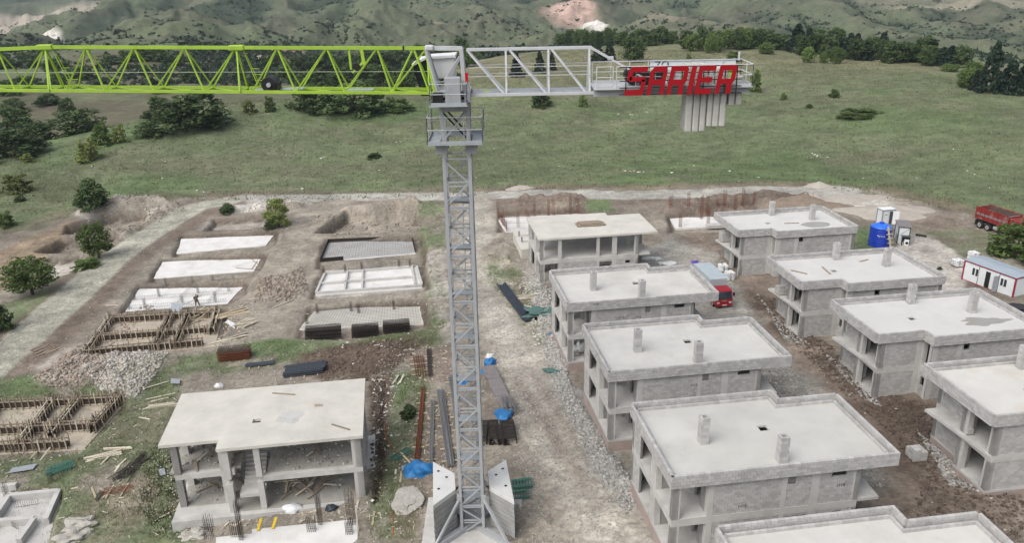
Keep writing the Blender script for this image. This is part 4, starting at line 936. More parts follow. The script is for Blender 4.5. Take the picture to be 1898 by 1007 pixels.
# ------------------------------------------------------------------ foundations on the left and behind
def cz(pts, off=0.0):
    x = sum(p[0] for p in pts)/len(pts); y = sum(p[1] for p in pts)/len(pts); P = gpx(x, y); return float(P[2])+off
def plate_poly(pts, z): return [tuple(atz(x, y, z)[:2]) for x, y in pts]
def low_z(pl): return min(ground(*p) for p in pl)
_unit = {}
def unit(m):
    if m not in _unit: _unit[m] = MB().box(-.5, -.5, -.5, .5, .5, .5).mesh("piece_"+m, m)
    return _unit[m]
def piece(name, p, q, w, h, m, par=None, up=(0, 0, 1)):
    """straight timber / bar from p to q sharing one cube mesh"""
    p = Vector(p); q = Vector(q); d = q-p; L_ = d.length; d.normalize(); u = Vector(up)
    if abs(d.dot(u)) > .98: u = Vector((0, 1, 0))
    a = d.cross(u).normalized(); b = a.cross(d).normalized(); c = (p+q)/2
    o = bpy.data.objects.new(name, unit(m)); COL.objects.link(o)
    M4 = Matrix(((d.x*L_, a.x*w, b.x*h, c.x), (d.y*L_, a.y*w, b.y*h, c.y), (d.z*L_, a.z*w, b.z*h, c.z), (0, 0, 0, 1)))
    if par is not None: o.parent = par; o.matrix_local = Matrix.Translation(par.location).inverted()@M4 if not par.rotation_euler.z else (Matrix.Translation(par.location)@par.rotation_euler.to_matrix().to_4x4()).inverted()@M4
    else: o.matrix_world = M4
    return o
class Frame:
    """footprint given by four photo pixels FL, FR, BL, BR on a level"""
    def __init__(s, FL, FR, BL, BR, z):
        s.p = [Vector(atz(*q, z)) for q in (FL, FR, BL, BR)]; s.z = z; s.c = sum(s.p, Vector())/4
    def at(s, u, v, dz=0.0):
        a, b, c, d = s.p; r = (a*(1-u)+b*u)*(1-v)+(c*(1-u)+d*u)*v; r.z = s.z+dz; return r
    def lu(s): return (s.p[1]-s.p[0]).length
    def lv(s): return (s.p[2]-s.p[0]).length
def pieces_on(root): return root
def slab(fr, name, m, label, cat="slab", th=.35, group=None, jag=0.0):
    e = [(0, 0), (1, 0), (1, 1), (0, 1)]; pts = []
    for i in range(4):
        a, b = e[i], e[(i+1) % 4]
        for k in range(8 if jag else 1):
            t = k/8 if jag else 0; P = fr.at(a[0]+(b[0]-a[0])*t, a[1]+(b[1]-a[1])*t); j = jag if k else 0; pts.append((P.x+random.uniform(-j, j)-fr.c.x, P.y+random.uniform(-j, j)-fr.c.y))
    root = empty(name, (fr.c.x, fr.c.y, fr.z-th), 0, label, cat, group)
    MB().prism(pts, 0, th).build("slab", m, root); return root
def loc_in(root, P): return Vector(P)-root.location
def rebar_cage(root, P, h, a=.3, b=.3, m='rebar_dark', r=.014, n=4, ties=True):
    """column starter bars: corner bars with stirrups"""
    p = loc_in(root, P); mb = MB()
    for i in range(n):
        t = i/(n-1); 
        for s in (-1, 1): mb.tube(p+Vector((a*(t-.5), s*b/2, -.1)), p+Vector((a*(t-.5)+random.uniform(-.03, .03), s*b/2+random.uniform(-.03, .03), h*random.uniform(.92, 1.05))), r, 4)
    if ties:
        sp_ = .32 if m == 'rebar_rust' else .18; k = int(h*.75/sp_)
        for j in range(k):
            z = .1+j*sp_
            for q0, q1 in (((-a/2, -b/2), (a/2, -b/2)), ((a/2, -b/2), (a/2, b/2)), ((a/2, b/2), (-a/2, b/2)), ((-a/2, b/2), (-a/2, -b/2))): mb.tube(p+Vector((*q0, z)), p+Vector((*q1, z)), .008, 3, cap=False)
    return mb.build("rebar_column", m, root)
def rebar_row(root, A, B, h, step=.2, m='rebar_grey', r=.010, bars=2):
    a = loc_in(root, A); b = loc_in(root, B); n = int((b-a).length/step); mb = MB()
    for i in range(n+1):
        p = a.lerp(b, i/n)+Vector((random.uniform(-.02, .02), random.uniform(-.02, .02), 0)); mb.tube(p, p+Vector((random.uniform(-.03, .03), random.uniform(-.03, .03), h*random.uniform(.85, 1.1))), r, 3, cap=False)
    for k in range(bars): z = h*(.25+.5*k); mb.tube(a+Vector((0, 0, z)), b+Vector((0, 0, z)), r, 3, cap=False)
    o = mb.build("rebar_row", m, root); o['kind'] = 'stuff'; return o
def rebar_mat(root, fr, z, su=.3, sv=.3, m='rebar_dark', r=.012, u0=0., u1=1., v0=0., v1=1.):
    mb = MB(); nu = int(fr.lu()*(u1-u0)/su); nv = int(fr.lv()*(v1-v0)/sv)
    for i in range(nu+1):
        u = u0+(u1-u0)*i/nu; mb.tube(loc_in(root, fr.at(u, v0, z)), loc_in(root, fr.at(u, v1, z+random.uniform(0, .02))), r, 3, cap=False)
    for i in range(nv+1):
        v = v0+(v1-v0)*i/nv; mb.tube(loc_in(root, fr.at(u0, v, z+.02)), loc_in(root, fr.at(u1, v, z+.02)), r, 3, cap=False)
    o = mb.build("rebar_mat", m, root); o['kind'] = 'stuff'; return o
def lz(FL, FR, BL, BR, off=.1): return cz([FL, FR, BL, BR], off)
# two bare white blinding slabs
q = ((325, 471), (493, 455), (336, 443), (507, 436)); w1 = slab(Frame(*q, lz(*q)), "blinding_slab", 'blinding', "far white blinding slab without steel, below the small round bush", "slab", .3, "white blinding slabs", .12)
q = ((279, 517), (470, 503), (301, 486), (488, 474)); fr = Frame(*q, lz(*q)); w2 = slab(fr, "blinding_slab", 'blinding', "white blinding slab with a few planks lying at its right end", "slab", .3, "white blinding slabs", .12)
# slab with standing steel and the workman
q = ((227, 578), (422, 563), (250, 536), (458, 524)); fr = Frame(*q, lz(*q)); ws = slab(fr, "rebar_foundation", 'blinding', "white slab with rows of grey standing rebar where a workman carries boards", "foundation", .35, "foundations under way", .08)
for v in (.06, .45, .97): rebar_row(ws, fr.at(.03, v), fr.at(.97, v), .75, .22, 'rebar_grey', .013)
for u in (.03, .5, .80): rebar_row(ws, fr.at(u, .06), fr.at(u, .97), .6, .3, 'rebar_grey', .012)
for (u, v) in ((.05, .1), (.2, .1), (.55, .12), (.86, .12), (.05, .5), (.27, .55), (.62, .6), (.90, .6), (.28, .98), (.52, .98), (.70, .98), (.88, .98)): rebar_cage(ws, fr.at(u, v), 1.5, .3, .3, 'rebar_grey')
WS = fr
# timber formwork foundations
def formwork(FL, FR, BL, BR, label, ulines, vlines, name="formwork_foundation", base=None, h=.95, post=1.0):
    fr = Frame(FL, FR, BL, BR, cz([FL, FR, BL, BR], .05)); root = empty(name, (fr.c.x, fr.c.y, fr.z-.4), 0, label, "formwork", "foundations under way")
    pl = [tuple(loc_in(root, fr.at(u, v))[:2]) for u, v in ((-.03, -.05), (1.03, -.05), (1.03, 1.04), (-.03, 1.04))]; MB().prism(pl, 0, .42).build("footing_slab", 'form_floor', root)
    def wall(A, B, side):
        d = (B-A); L_ = d.length; d.normalize(); n = Vector((d.y, -d.x, 0))*side
        A2 = A+n*.2; B2 = B+n*.2; o = Vector((0, 0, 1))
        piece("form_shade_panel", A2+o*(h*.36), B2+o*(h*.36), .03, h*.66, 'form_shade', root)  # dark panel painted as the shade seen between rails and studs
        for z in (.12, h*.95): piece("rail", A2+n*.08+o*z-d*random.uniform(0, .2), B2+n*.08+o*z+d*random.uniform(0, .2), .09, .10, 'wood_pale' if random.random() < .25 else 'wood_old_piece', root)
        k = max(2, int(L_/.6))
        for i in range(k+1):
            p = A2.lerp(B2, i/k)+n*.17+d*random.uniform(-.05, .05); piece("stud", p-o*.05, p+o*(h*random.uniform(.95, 1.45)*post)+n*random.uniform(-.08, .1), .085, .065, 'wood_old_piece' if random.random() < .7 else 'wood_pale', root)
    for (v, ua, ub) in vlines:
        for s in (1, -1): wall(fr.at(ua, v), fr.at(ub, v), s)
    for (u, va, vb) in ulines:
        for s in (1, -1): wall(fr.at(u, va), fr.at(u, vb), s)
    for (v, ua, ub) in vlines: rebar_row(root, fr.at(ua, v, .1), fr.at(ub, v, .1), 1.15, .35, 'rebar_dark', .012, 1)
    for (u, _, _) in ulines:
        for (v, ua, ub) in vlines:
            if ua-.02 <= u <= ub+.02:
                rebar_cage(root, fr.at(u, v, .1), 1.5, .28, .28, 'rebar_dark', .013)
                for _ in range(7):
                    p = fr.at(u, v)+Vector((random.uniform(-.9, .9), random.uniform(-.7, .7), 0)); piece("prop", p, p+Vector((random.uniform(-.25, .25), random.uniform(-.25, .25), random.uniform(1.0, 1.5))), .08, .06, 'wood_old_piece', root)
    return root, fr
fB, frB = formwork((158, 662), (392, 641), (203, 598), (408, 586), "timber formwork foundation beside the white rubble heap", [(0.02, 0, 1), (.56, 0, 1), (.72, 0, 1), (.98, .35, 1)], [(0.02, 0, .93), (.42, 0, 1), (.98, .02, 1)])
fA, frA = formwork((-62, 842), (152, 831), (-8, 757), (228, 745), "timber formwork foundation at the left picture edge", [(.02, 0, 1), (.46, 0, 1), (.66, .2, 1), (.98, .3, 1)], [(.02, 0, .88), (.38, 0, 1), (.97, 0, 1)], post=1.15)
# loose boards leaning at formwork B's right end
# concrete footing walls, bottom left
def cwall(root, A, B, th, h, m='concrete', name="footing_wall"):
    a = loc_in(root, A); b = loc_in(root, B); MB().beam(a+Vector((0, 0, h/2)), b+Vector((0, 0, h/2)), th, h).build(name, m, root, bevel=.02)
def wallset(label, z, lines, name, th=.38, h=.8, floor=None, fm='concrete', group="foundations under way", wm='concrete'):
    pts = [atz(*p, z) for l in lines for p in l]; c = np.mean(pts, 0); root = empty(name, (c[0], c[1], z-h-.25), 0, label, "foundation", group)
    for i, (a, b) in enumerate(lines):
        A = Vector(atz(*a, z)); B = Vector(atz(*b, z)); d = (B-A).normalized(); off = Vector((0, 0, -h-.0+.003*(i % 3)))
        cwall(root, A+off, B+off, th, h, wm)
    if floor: MB().prism([tuple(loc_in(root, atz(*p, z))[:2]) for p in floor], -.1, .42).build("footing_slab", fm, root)
    return root
z = float(gpx(110, 930)[2])+.75
cf = wallset("grey concrete footing walls at the bottom left corner", z, [((18, 917), (107, 908)), ((108, 907), (84, 962)), ((-30, 966), (62, 959)), ((62, 960), (34, 1000)), ((16, 917), (-30, 985)), ((-60, 905), (30, 897))], "footing_walls", .42, .8, floor=[(-60, 1012), (95, 1003), (150, 896), (-40, 896)])
for (a, b) in (((28, 945), (72, 938)), ((15, 975), (35, 985))): rebar_row(cf, Vector(atz(*a, z-.75)), Vector(atz(*b, z-.75)), .7, .16, 'rebar_dark', .012, 1)
rebar_cage(cf, Vector(atz(14, 925, z-.7)), 1.7, .3, .3, 'rebar_dark'); rebar_cage(cf, Vector(atz(98, 905, z-.7)), 1.6, .3, .3, 'rebar_dark')
# low concrete cell walls
z = cz([(586, 541), (780, 527), (600, 506), (768, 494)], .55)
cl_ = wallset("pale low concrete cell foundation in the middle row", z, [((587, 541), (782, 527)), ((593, 524), (768, 511)), ((602, 505), (766, 492)), ((586, 540), (602, 505)), ((638, 537), (644, 503)), ((671, 534), (672, 500)), ((769, 525), (763, 492)), ((782, 526), (772, 492))], "cell_foundation", .3, .55, floor=[(584, 543), (783, 529), (770, 491), (602, 504)], fm='blinding')
for p in ((640, 503), (671, 499), (760, 493), (600, 506), (740, 494)): rebar_cage(cl_, Vector(atz(*p, z)), 1.1, .28, .28, 'rebar_dark')
# black shuttered tray with steel mat
q = ((594, 486), (770, 471), (609, 450), (763, 443)); fr = Frame(*q, lz(*q, .05)); tr = slab(fr, "steel_mat_tray", 'blinding', "black edged tray filled with a grey steel mat", "foundation", .25, "foundations under way")
rebar_mat(tr, fr, .06, .3, .3, 'rebar_grey', .012, .015, .985, .03, .97); rebar_mat(tr, fr, .22, .45, .45, 'rebar_grey', .013, .015, .985, .03, .97)
for (a, b) in (((0, 1), (1, 1)), ((0, .55), (0, 1)), ((0, 0), (.24, 0)), ((1, .1), (1, 1)), ((0, .0), (.0, .55))): cwall(tr, fr.at(*a), fr.at(*b), .08, .62, 'mesh_black', "shutter_board")
for k in range(6): u = .05+.17*k; piece("brace_peg", fr.at(1.0, .3+.1*k, .4), fr.at(1.06, .3+.1*k, -.1), .06, .06, 'wood_old_piece', tr)
# slab with steel mat and three rusty piles in front
q = ((553, 612), (785, 602), (583, 578), (776, 560)); fr = Frame(*q, lz(*q, .12)); ms = slab(fr, "rebar_foundation", 'slab_cream', "pinkish slab covered with a wide steel mesh behind the dark mat stacks", "foundation", .35, "foundations under way", .06)
rebar_mat(ms, fr, .10, .38, .38, 'rebar_dark', .013, .02, .98, .03, .98)
for (u, v) in ((.04, .9), (.36, .85), (.44, .7), (.76, .75), (.98, .9), (.03, .3)): rebar_cage(ms, fr.at(u, v), 1.3, .28, .28, 'rebar_dark')
rebar_row(ms, fr.at(.02, .98), fr.at(.98, .98), .35, .3, 'rebar_dark', .01, 1)
# rusty steel foundations beyond the houses
q = ((938, 430), (1090, 424), (920, 404), (1075, 396)); fr = Frame(*q, lz(*q, .25)); f1 = slab(fr, "rebar_foundation", 'blinding', "slab with a fence of rusty rebar behind the slab topped house", "foundation", .6, "foundations under way")
for (v, h) in ((.05, 1.7), (.98, 1.5)): rebar_row(f1, fr.at(.02, v), fr.at(.98, v), h, .2, 'rebar_rust', .012, 4)
rebar_row(f1, fr.at(.02, .05), fr.at(.02, .98), 1.6, .2, 'rebar_rust', .014, 4); rebar_row(f1, fr.at(.35, .05), fr.at(.35, .98), 1.2, .25, 'rebar_rust', .011, 3)
for (u, v, h) in ((.02, .05, 1.8), (.02, .45, 2.6), (.02, .98, 3.0), (.18, .3, 2.6), (.45, .98, 3.2), (.62, .98, 2.9), (.68, .98, 3.4), (.88, .98, 3.2), (.98, .98, 2.8)): rebar_cage(f1, fr.at(u, v), h, .35, .35, 'rebar_rust', .017, 3)
q = ((1252, 424), (1420, 414), (1238, 400), (1400, 390)); fr = Frame(*q, lz(*q, .25)); f2 = slab(fr, "rebar_foundation", 'blinding', "slab with tall rusty column cages left of the farthest parapet house", "foundation", .6, "foundations under way")
for (u, v, h) in ((.02, .95, 3.6), (.06, .1, 2.2), (.22, .95, 3.8), (.34, .6, 3.9), (.36, .05, 3.0), (.42, .8, 3.4), (.55, .95, 2.4), (.63, .95, 4.0), (.75, .9, 3.0), (.84, .95, 4.0), (.97, .95, 3.4), (.5, .05, 3.0)): rebar_cage(f2, fr.at(u, v), h, .38, .38, 'rebar_rust', .020, 3)
rebar_row(f2, fr.at(.5, .98), fr.at(.98, .98), 1.8, .22, 'rebar_rust', .012, 3); rebar_row(f2, fr.at(.02, .98), fr.at(.5, .98), 1.2, .3, 'rebar_rust', .012, 3)
MB().beam(loc_in(f2, fr.at(.34, -.05, .2)), loc_in(f2, fr.at(.85, -.05, .2)), 1.2, .5).build("plinth_block", 'concrete', f2)
# pale stepped plinth beside the slab topped house
zz = float(gpx(962, 480)[2]); zp = zz+1.35
pl = [tuple(atz(*p, zp)[:2]) for p in ((951, 430), (966, 463), (1010, 458), (1000, 425))]; c = np.mean(pl, 0); st = empty("plinth_foundation", (c[0], c[1], zz-.4), 0, "plain pale concrete plinth peeking out left of the slab topped house", "foundation", "foundations under way")
MB().prism([(p[0]-c[0], p[1]-c[1]) for p in pl], 0, 1.75).build("plinth_block", 'slab_cream', st, bevel=.03); 
for k in (0.25, .6): 
    a = np.array(pl[0])*(1-k)+np.array(pl[1])*k-c; b = np.array(pl[3])*(1-k)+np.array(pl[2])*k-c; MB().box(a[0]+.7, a[1]-.1, 1.75, b[0], a[1]+.25, 1.95).build("upstand", 'concrete', st); rebar_cage(st, Vector((a[0]+c[0]+.6, a[1]+c[1], zp)), .8, .15, .15, 'rebar_dark')
# slab at the bottom edge with column cages
z = float(gpx(560, 985)[2])+.35
pl = [tuple(atz(*p, z)[:2]) for p in ((400, 1012), (662, 1012), (664, 963), (467, 982), (467, 990), (400, 997))]; c = np.mean(pl, 0); bs = empty("rebar_foundation", (c[0], c[1], z-.5), 0, "white slab with tall dark column cages at the bottom edge", "foundation", "foundations under way")
MB().prism([(p[0]-c[0], p[1]-c[1]) for p in pl], 0, .5).build("slab", 'blinding', bs)
for (x, y, h, a) in ((578, 985, 1.3, .6), (594, 972, 2.6, .3), (652, 972, 3.0, .55), (448, 1000, 3.4, .3), (437, 995, 1.4, .6), (388, 985, 1.4, .6), (388, 998, 1.2, .55), (648, 990, 1.2, .5)): rebar_cage(bs, Vector(atz(x, y, z)), h, a, .3, 'rebar_dark', .016, 5)
for (a, b) in (((478, 985), (484, 962)), ((505, 981), (512, 960))): piece("yellow_plank", Vector(atz(*a, z+.05)), Vector(atz(*b, z+.4)), .2, .05, 'yellow', bs)
for (x, y, h) in ((664, 985, 2.2),): piece("timber_post", Vector(atz(x, y, z)), Vector(atz(x, y, z))+Vector((0, 0, h)), .1, .1, 'wood_pale', bs)
# ------------------------------------------------------------------ stacks of steel mats, bundles, pipes
def mat_stack(pts, h, label, m='mesh_black', n=11):
    P = [gvec(*p) for p in pts]; A, B = P[0], P[1]; L_ = (pts[1][0]-pts[0][0])/pxm(*pts[0]); d = Vector(EX); c0 = (A+B)/2; A = c0-d*L_/2; B = c0+d*L_/2; nn = Vector((-d.y, d.x, 0)); w = 1.5
    z0 = max(ground(A.x, A.y), ground(B.x, B.y), ground(A.x+nn.x*w, A.y+nn.y*w), ground(B.x+nn.x*w, B.y+nn.y*w))-.05; root = empty("steel_mat_stack", (A.x+d.x*L_/2+nn.x*w/2, A.y+d.y*L_/2+nn.y*w/2, z0), math.atan2(d.y, d.x), label, "rebar", "stacks of steel mats"); 
    for k in range(n):
        mb = MB(); z = h*(k+.3)/n; j = random.uniform(-.06, .06); j2 = random.uniform(-.05, .05)
        for i in range(7): y = -w/2+w*i/6; mb.tube((-L_/2+j, y+j2, z), (L_/2+j, y+j2, z+random.uniform(-.02, .02)), .03, 4)
        for i in range(int(L_/.22)): x = -L_/2+.22*i; mb.tube((x+j, -w/2, z+.03), (x+j, w/2, z+.03), .014, 3, cap=False)
        for i in range(int(L_/.35)): x = -L_/2+.35*i+random.uniform(-.03, .03); mb.tube((x, -w/2+j2, z-.02), (x, -w/2+j2, z+h/n), .014, 3, cap=False)
        mb.build("steel_mat", m if k < n-1 else 'rebar_dark', root)
    return root
mat_stack([(567, 633), (632, 629)], 1.35, "leftmost of the three dark steel mat stacks before the pink slab"); mat_stack([(653, 629), (702, 624)], 1.35, "middle of the three dark steel mat stacks before the pink slab"); mat_stack([(711, 622), (760, 615)], 1.35, "rightmost of the three dark steel mat stacks before the pink slab")
mat_stack([(405, 673), (463, 667)], 1.3, "lone brown steel mat stack left of the blue pipes", 'rebar_rust')
def bundle(A, B, label, n=14, r=.05, m='pipe_blue', w=.8, name="pipe_bundle", cat="pipes", group=None, sleepers=3, jit=.12, lift=.12, fan=.01):
    A = gvec(*A); B = gvec(*B); c = (A+B)/2; root = empty(name, c, 0, label, cat, group); d = (B-A); L_ = d.length; d.normalize(); nn = Vector((-d.y, d.x, 0)).normalized()
    lay = max(1, int(math.sqrt(n/2))); per = math.ceil(n/lay)
    for i in range(n):
        k, l = i % per, i//per; o = nn*((k-(per-1)/2)*w/per+(l % 2)*r*.8)+Vector((0, 0, lift+r+l*r*1.75)); e = d*random.uniform(-jit, jit)*L_*.3; fa = nn*random.uniform(-fan, fan)*L_*.5; fz = Vector((0, 0, random.uniform(0, fan)*.5))
        MB().tube(A+o+e-fa-c, B+o+e+fa+fz-c, r, 6).build("pipe" if 'pipe' in name else "bar", m, root)
    for k in range(sleepers):
        p = A.lerp(B, (k+.5)/sleepers)-c; piece("sleeper", p+c-nn*(w*.5+.35)+Vector((0, 0, .06)), p+c+nn*(w*.5+.35)+Vector((0, 0, .06)), .1, .1, 'wood_new', root)
    return root
bundle((455, 681), (508, 676), "small bundle of dark blue pipes", 8, .06, w=.7); bundle((530, 694), (603, 684), "wide pile of dark blue pipes behind the slab roofed frame house", 34, .075, w=2.4, jit=.2)
bundle((930, 530), (978, 596), "long black pipes lying beside the gravel track", 6, .12, w=1.3, m='pipe_blue')
LR_ = "long steel bundles on sleepers"
bundle((785, 722), (772, 866), "rust red steel bundle, leftmost of the long bundles by the mast", 12, .03, 'rebar_rust', .4, "rebar_bundle", "rebar", LR_, 7, .02)
bundle((802, 745), (799, 868), "thin grey steel bundle between the rusty and the broad one", 10, .03, 'rebar_grey', .35, "rebar_bundle", "rebar", LR_, 5, .02)
bundle((816, 727), (836, 868), "broad grey steel bundle nearest the mast on its left", 22, .035, 'rebar_grey', .7, "rebar_bundle", "rebar", LR_, 7, .02)
bundle((835, 700), (852, 812), "dark steel bundle partly hidden by the mast", 14, .035, 'rebar_grey', .5, "rebar_bundle", "rebar", LR_, 5, .02)
bundle((775, 662), (780, 700), "short rusty stirrup bundle at the head of the steel yard", 10, .03, 'rebar_rust', 1.2, "rebar_bundle", "rebar", LR_, 4, .1)
bundle((795, 650), (797, 700), "short brown steel bundle at the head of the steel yard", 10, .03, 'rebar_dark', .5, "rebar_bundle", "rebar", LR_, 2, .1)
# steel planks in line right of the mast
pts = [(904, 684), (916, 708), (930, 740), (943, 762)]; root = None
P = [gvec(*p, .35) for p in pts]; root = empty("steel_bench", P[0]-Vector((0, 0, .35)), 0, "long worn steel bending bench right of the mast", "workbench")
for a, b in zip(P, P[1:]):
    d = (b-a).normalized(); MB().beam(loc_in(root, a+d*.04), loc_in(root, b-d*.04), 1.35, .12).build("bench_top", 'sheet_brown', root)
    for t in (.1, .9): p = loc_in(root, a.lerp(b, t)); MB().box(p.x-.5, p.y-.08, -.5, p.x+.5, p.y+.08, p.z-.06).build("trestle", 'rebar_dark', root)
bundle((936, 745), (950, 772), "fan of grey cut bars on the bench end", 26, .02, 'rebar_grey', 1.2, "rebar_bundle", "rebar", LR_, 0, .15, .5, .25)
for (a, b, w_, lb) in (((897, 790), (893, 828), .8, "first black stirrup rack from the mast"), ((914, 789), (916, 826), .8, "second black stirrup rack from the mast"), ((925, 800), (930, 826), .55, "narrow black stirrup rack, third from the mast"), ((940, 790), (946, 826), 1.1, "broad black stirrup rack under the blue tarpaulin")):
    A = gvec(*a); B = gvec(*b); c = (A+B)/2; d = (B-A); L_ = d.length; d.normalize(); nn = Vector((-d.y, d.x, 0)).normalized(); root = empty("stirrup_rack", c, 0, lb, "rebar", "stirrup racks right of the mast")
    n = int(L_/.13)
    for k in range(n):
        p = A.lerp(B, (k+.5)/n)-c; mb = MB(); hh = .62+random.uniform(-.03, .03)
        q = [p-nn*w_/2, p+nn*w_/2, p+nn*w_/2+Vector((0, 0, hh)), p-nn*w_/2+Vector((0, 0, hh))]
        for i in range(4): mb.beam(q[i], q[(i+1) % 4], .075, .03)
        mb.build("stirrup", 'mesh_black', root)
# ------------------------------------------------------------------ timber: piles and loose boards
def plank_pile(cx, cy, n, L_, ang, label, m='wood_pale', spread=.5, w=.14, t=.05, layers=3, name="plank_pile", tilt=.12):
    c = gvec(cx, cy); root = empty(name, c, 0, label, "planks", "timber lying about the site")
    for i in range(n):
        a = ang+random.uniform(-tilt, tilt); l = L_*random.uniform(.7, 1.05); d = Vector((math.cos(a), math.sin(a), 0)); nn = Vector((-math.sin(a), math.cos(a), 0)); k = i % max(1, n//layers); ly = i//max(1, n//layers)
        p = c+nn*((k/max(1, n//layers)-.5)*spread*2)+d*random.uniform(-.3, .3)
        def gz(q): return max(ground(q.x, q.y), c.z-.3)
        a_, b_ = p-d*l/2, p+d*l/2; a_.z = gz(a_)+.05+ly*(t+.015); b_.z = gz(b_)+.05+ly*(t+.015)
        piece("plank", a_, b_, w, t, m, root)
    return root
def plank(p, q, label, m='wood_pale', w=.16, t=.05, z0=.06, z1=.06, on=None):
    A = gvec(*p, z0) if on is None else Vector(atz(*p, on)); B = gvec(*q, z1) if on is None else Vector(atz(*q, on))
    return tag(piece("plank", A, B, w, t, m), label, "plank", "timber lying about the site")
plank_pile(195, 845, 9, 3.2, .32, "pile of pale boards lying in the grass right of the left edge formwork", spread=.45); plank_pile(300, 752, 8, 3.2, .10, "pile of pale boards touching the slab roof's left corner", spread=.35); plank_pile(222, 833, 4, 3.0, .05, "pair of pale boards above the pile in the grass", spread=.25)
plank_pile(80, 648, 12, 2.2, 1.0, "fanned grey boards lying at the road edge", 'wood_old_piece', 1.6, layers=1, tilt=.1); plank_pile(450, 600, 14, 3.0, .75, "heap of fresh boards right of the formwork by the rubble", spread=1.2, tilt=.35)
plank_pile(430, 580, 12, 4.2, .42, "heap of long boards behind the formwork by the rubble", 'wood_new', .9, tilt=.25); plank_pile(365, 585, 10, 3.0, .55, "jumbled brown boards at the back of the formwork by the rubble", 'wood_new', 1.2, tilt=.6)
plank_pile(425, 628, 8, 4.5, .5, "long pale boards slanting up to the brown mat stack", spread=.5, tilt=.15); plank_pile(990, 549, 9, 5.0, .05, "long pale boards between the two track row houses", spread=.9, tilt=.15); plank_pile(735, 705, 6, 2.0, 1.35, "short white boards stacked on the grass left of the steel yard", spread=.6, tilt=.2)
plank_pile(1290, 0, 0, 1, 0, "x") if False else None
plank_pile(620, 655-1, 6, 1.0, .3, "white scraps of board beside the dark churned earth", spread=.5, tilt=1.2) if False else None
for (p, q, lb) in (((265, 722), (313, 708), "single long board upper left of the slab roof"), ((270, 742), (325, 730), "board with a twin below it left of the slab roof"), ((280, 746), (312, 738), "lower twin of two boards left of the slab roof"), ((258, 775), (278, 779), "short thick white board in the grass left of the slab roof"), ((217, 868), (234, 852), "thin board leaning by the dark rod pile"), ((213, 876), (221, 866), "short white block of wood by the dark rod pile"), ((187, 830+33), (205, 845), "thin stick crossing the pale board pile"),
    ((190, 925), (215, 903), "grey metal strip at the bottom left"), ((170, 905), (178, 925), "short stick beside the grey metal strip"), ((112, 913), (145, 905), "tan board lying over the trench by the footing walls"), ((75, 855), (100, 822), "board leaning on the left edge formwork"), ((55, 853), (70, 838), "short board leaning on the left edge formwork"),
    ((435, 990-12), (455, 962), "tan stick in front of the frame house"), ((345, 985), (368, 975), "thin pale stick at the bottom beside the frame house"), ((660, 950), (664, 930), "pale stake by the frame house footing") , ((690, 975), (694, 950), "pale stake standing in the grass by the bottom slab"),
    ((300, 960), (330, 945), "pale stick in the flowery grass left of the frame house"), ((505, 572), (545, 555), "stick lying on the bare earth between the rows"), ((460, 556), (480, 553), "short stick on the bare earth by the formwork"), ((140, 671), (165, 645), "brace board at the left corner of the rubble formwork"),
    ((195, 567), (230, 567), "long lath left of the standing rebar slab"), ((1032, 548), (985, 560), "board leaning toward the track row house") , ((768, 868), (742, 840), "pale stick beside the green ladder"), ((742, 895), (744, 878), "short pale stick beside the blue tarpaulin heap"), ((733, 880), (734, 872), "tiny pale stick left of the blue tarpaulin heap")):
    plank(p, q, lb, random.choice(['wood_pale', 'wood_new', 'wood_pale']))
for (p, q, lb) in (((437, 497), (483, 500), "dark board lying across the white slab's right end"), ((466, 500), (477, 484), "slanting board on the white slab's right end"), ((468, 482), (478, 490), "short board on the white slab's right end")): plank(p, q, lb, 'wood_old_piece', on=w2.location.z+.33)
zR2 = HB['R2'][2]-.55+.04; 
for (p, q, lb) in (((1466, 501), (1496, 508), "dark board on the roof near the left parapet"), ((1524, 495), (1539, 508), "board slanting beside the roof hatch"), ((1593, 485), (1609, 481), "short board between the two roof chimneys")): plank(p, q, lb, 'wood_old_piece', .2, .06, on=zR2)
plank((1454, 414), (1481, 413.5), "board beside the round roof puddle", 'wood_old_piece', .2, .06, on=HB['R1'][2]-.51)
zL = HB['L1'][2]+.05
for (p, q, lb) in (((505, 729), (547, 732), "board on the pale slab beside a small hole"), ((615, 787), (648, 797), "dark bar on the pale slab's right side")): plank(p, q, lb, 'wood_old_piece', .12, .06, on=zL)
tag(MB().box(-.3, -.1, 0, .3, .1, .12).build("block_scrap", 'wood_old_piece'), "small dark block on the pale slab", "scrap").location = tuple(atz(590, 753, zL-.05))
z1 = HB['C1'][2]+.06; c = atz(1094, 416, z1); root = empty("plank_pile", tuple(c-np.array([0, 0, .06])), YAW, "neat grey board stack on the slab roof beyond the track row", "planks", "timber lying about the site")
for l in range(3):
    for k in range(6): MB().box(-1.9+.2*l, -.8+.26*k, .08+.09*l, 1.9-.25*l, -.8+.26*k+.24, .16+.09*l).build("plank", 'wood_old_piece', root)
for x in (-1, 1): MB().box(x-.05, -1.0, 0, x+.05, .9, .08).build("bearer", 'wood_new', root)
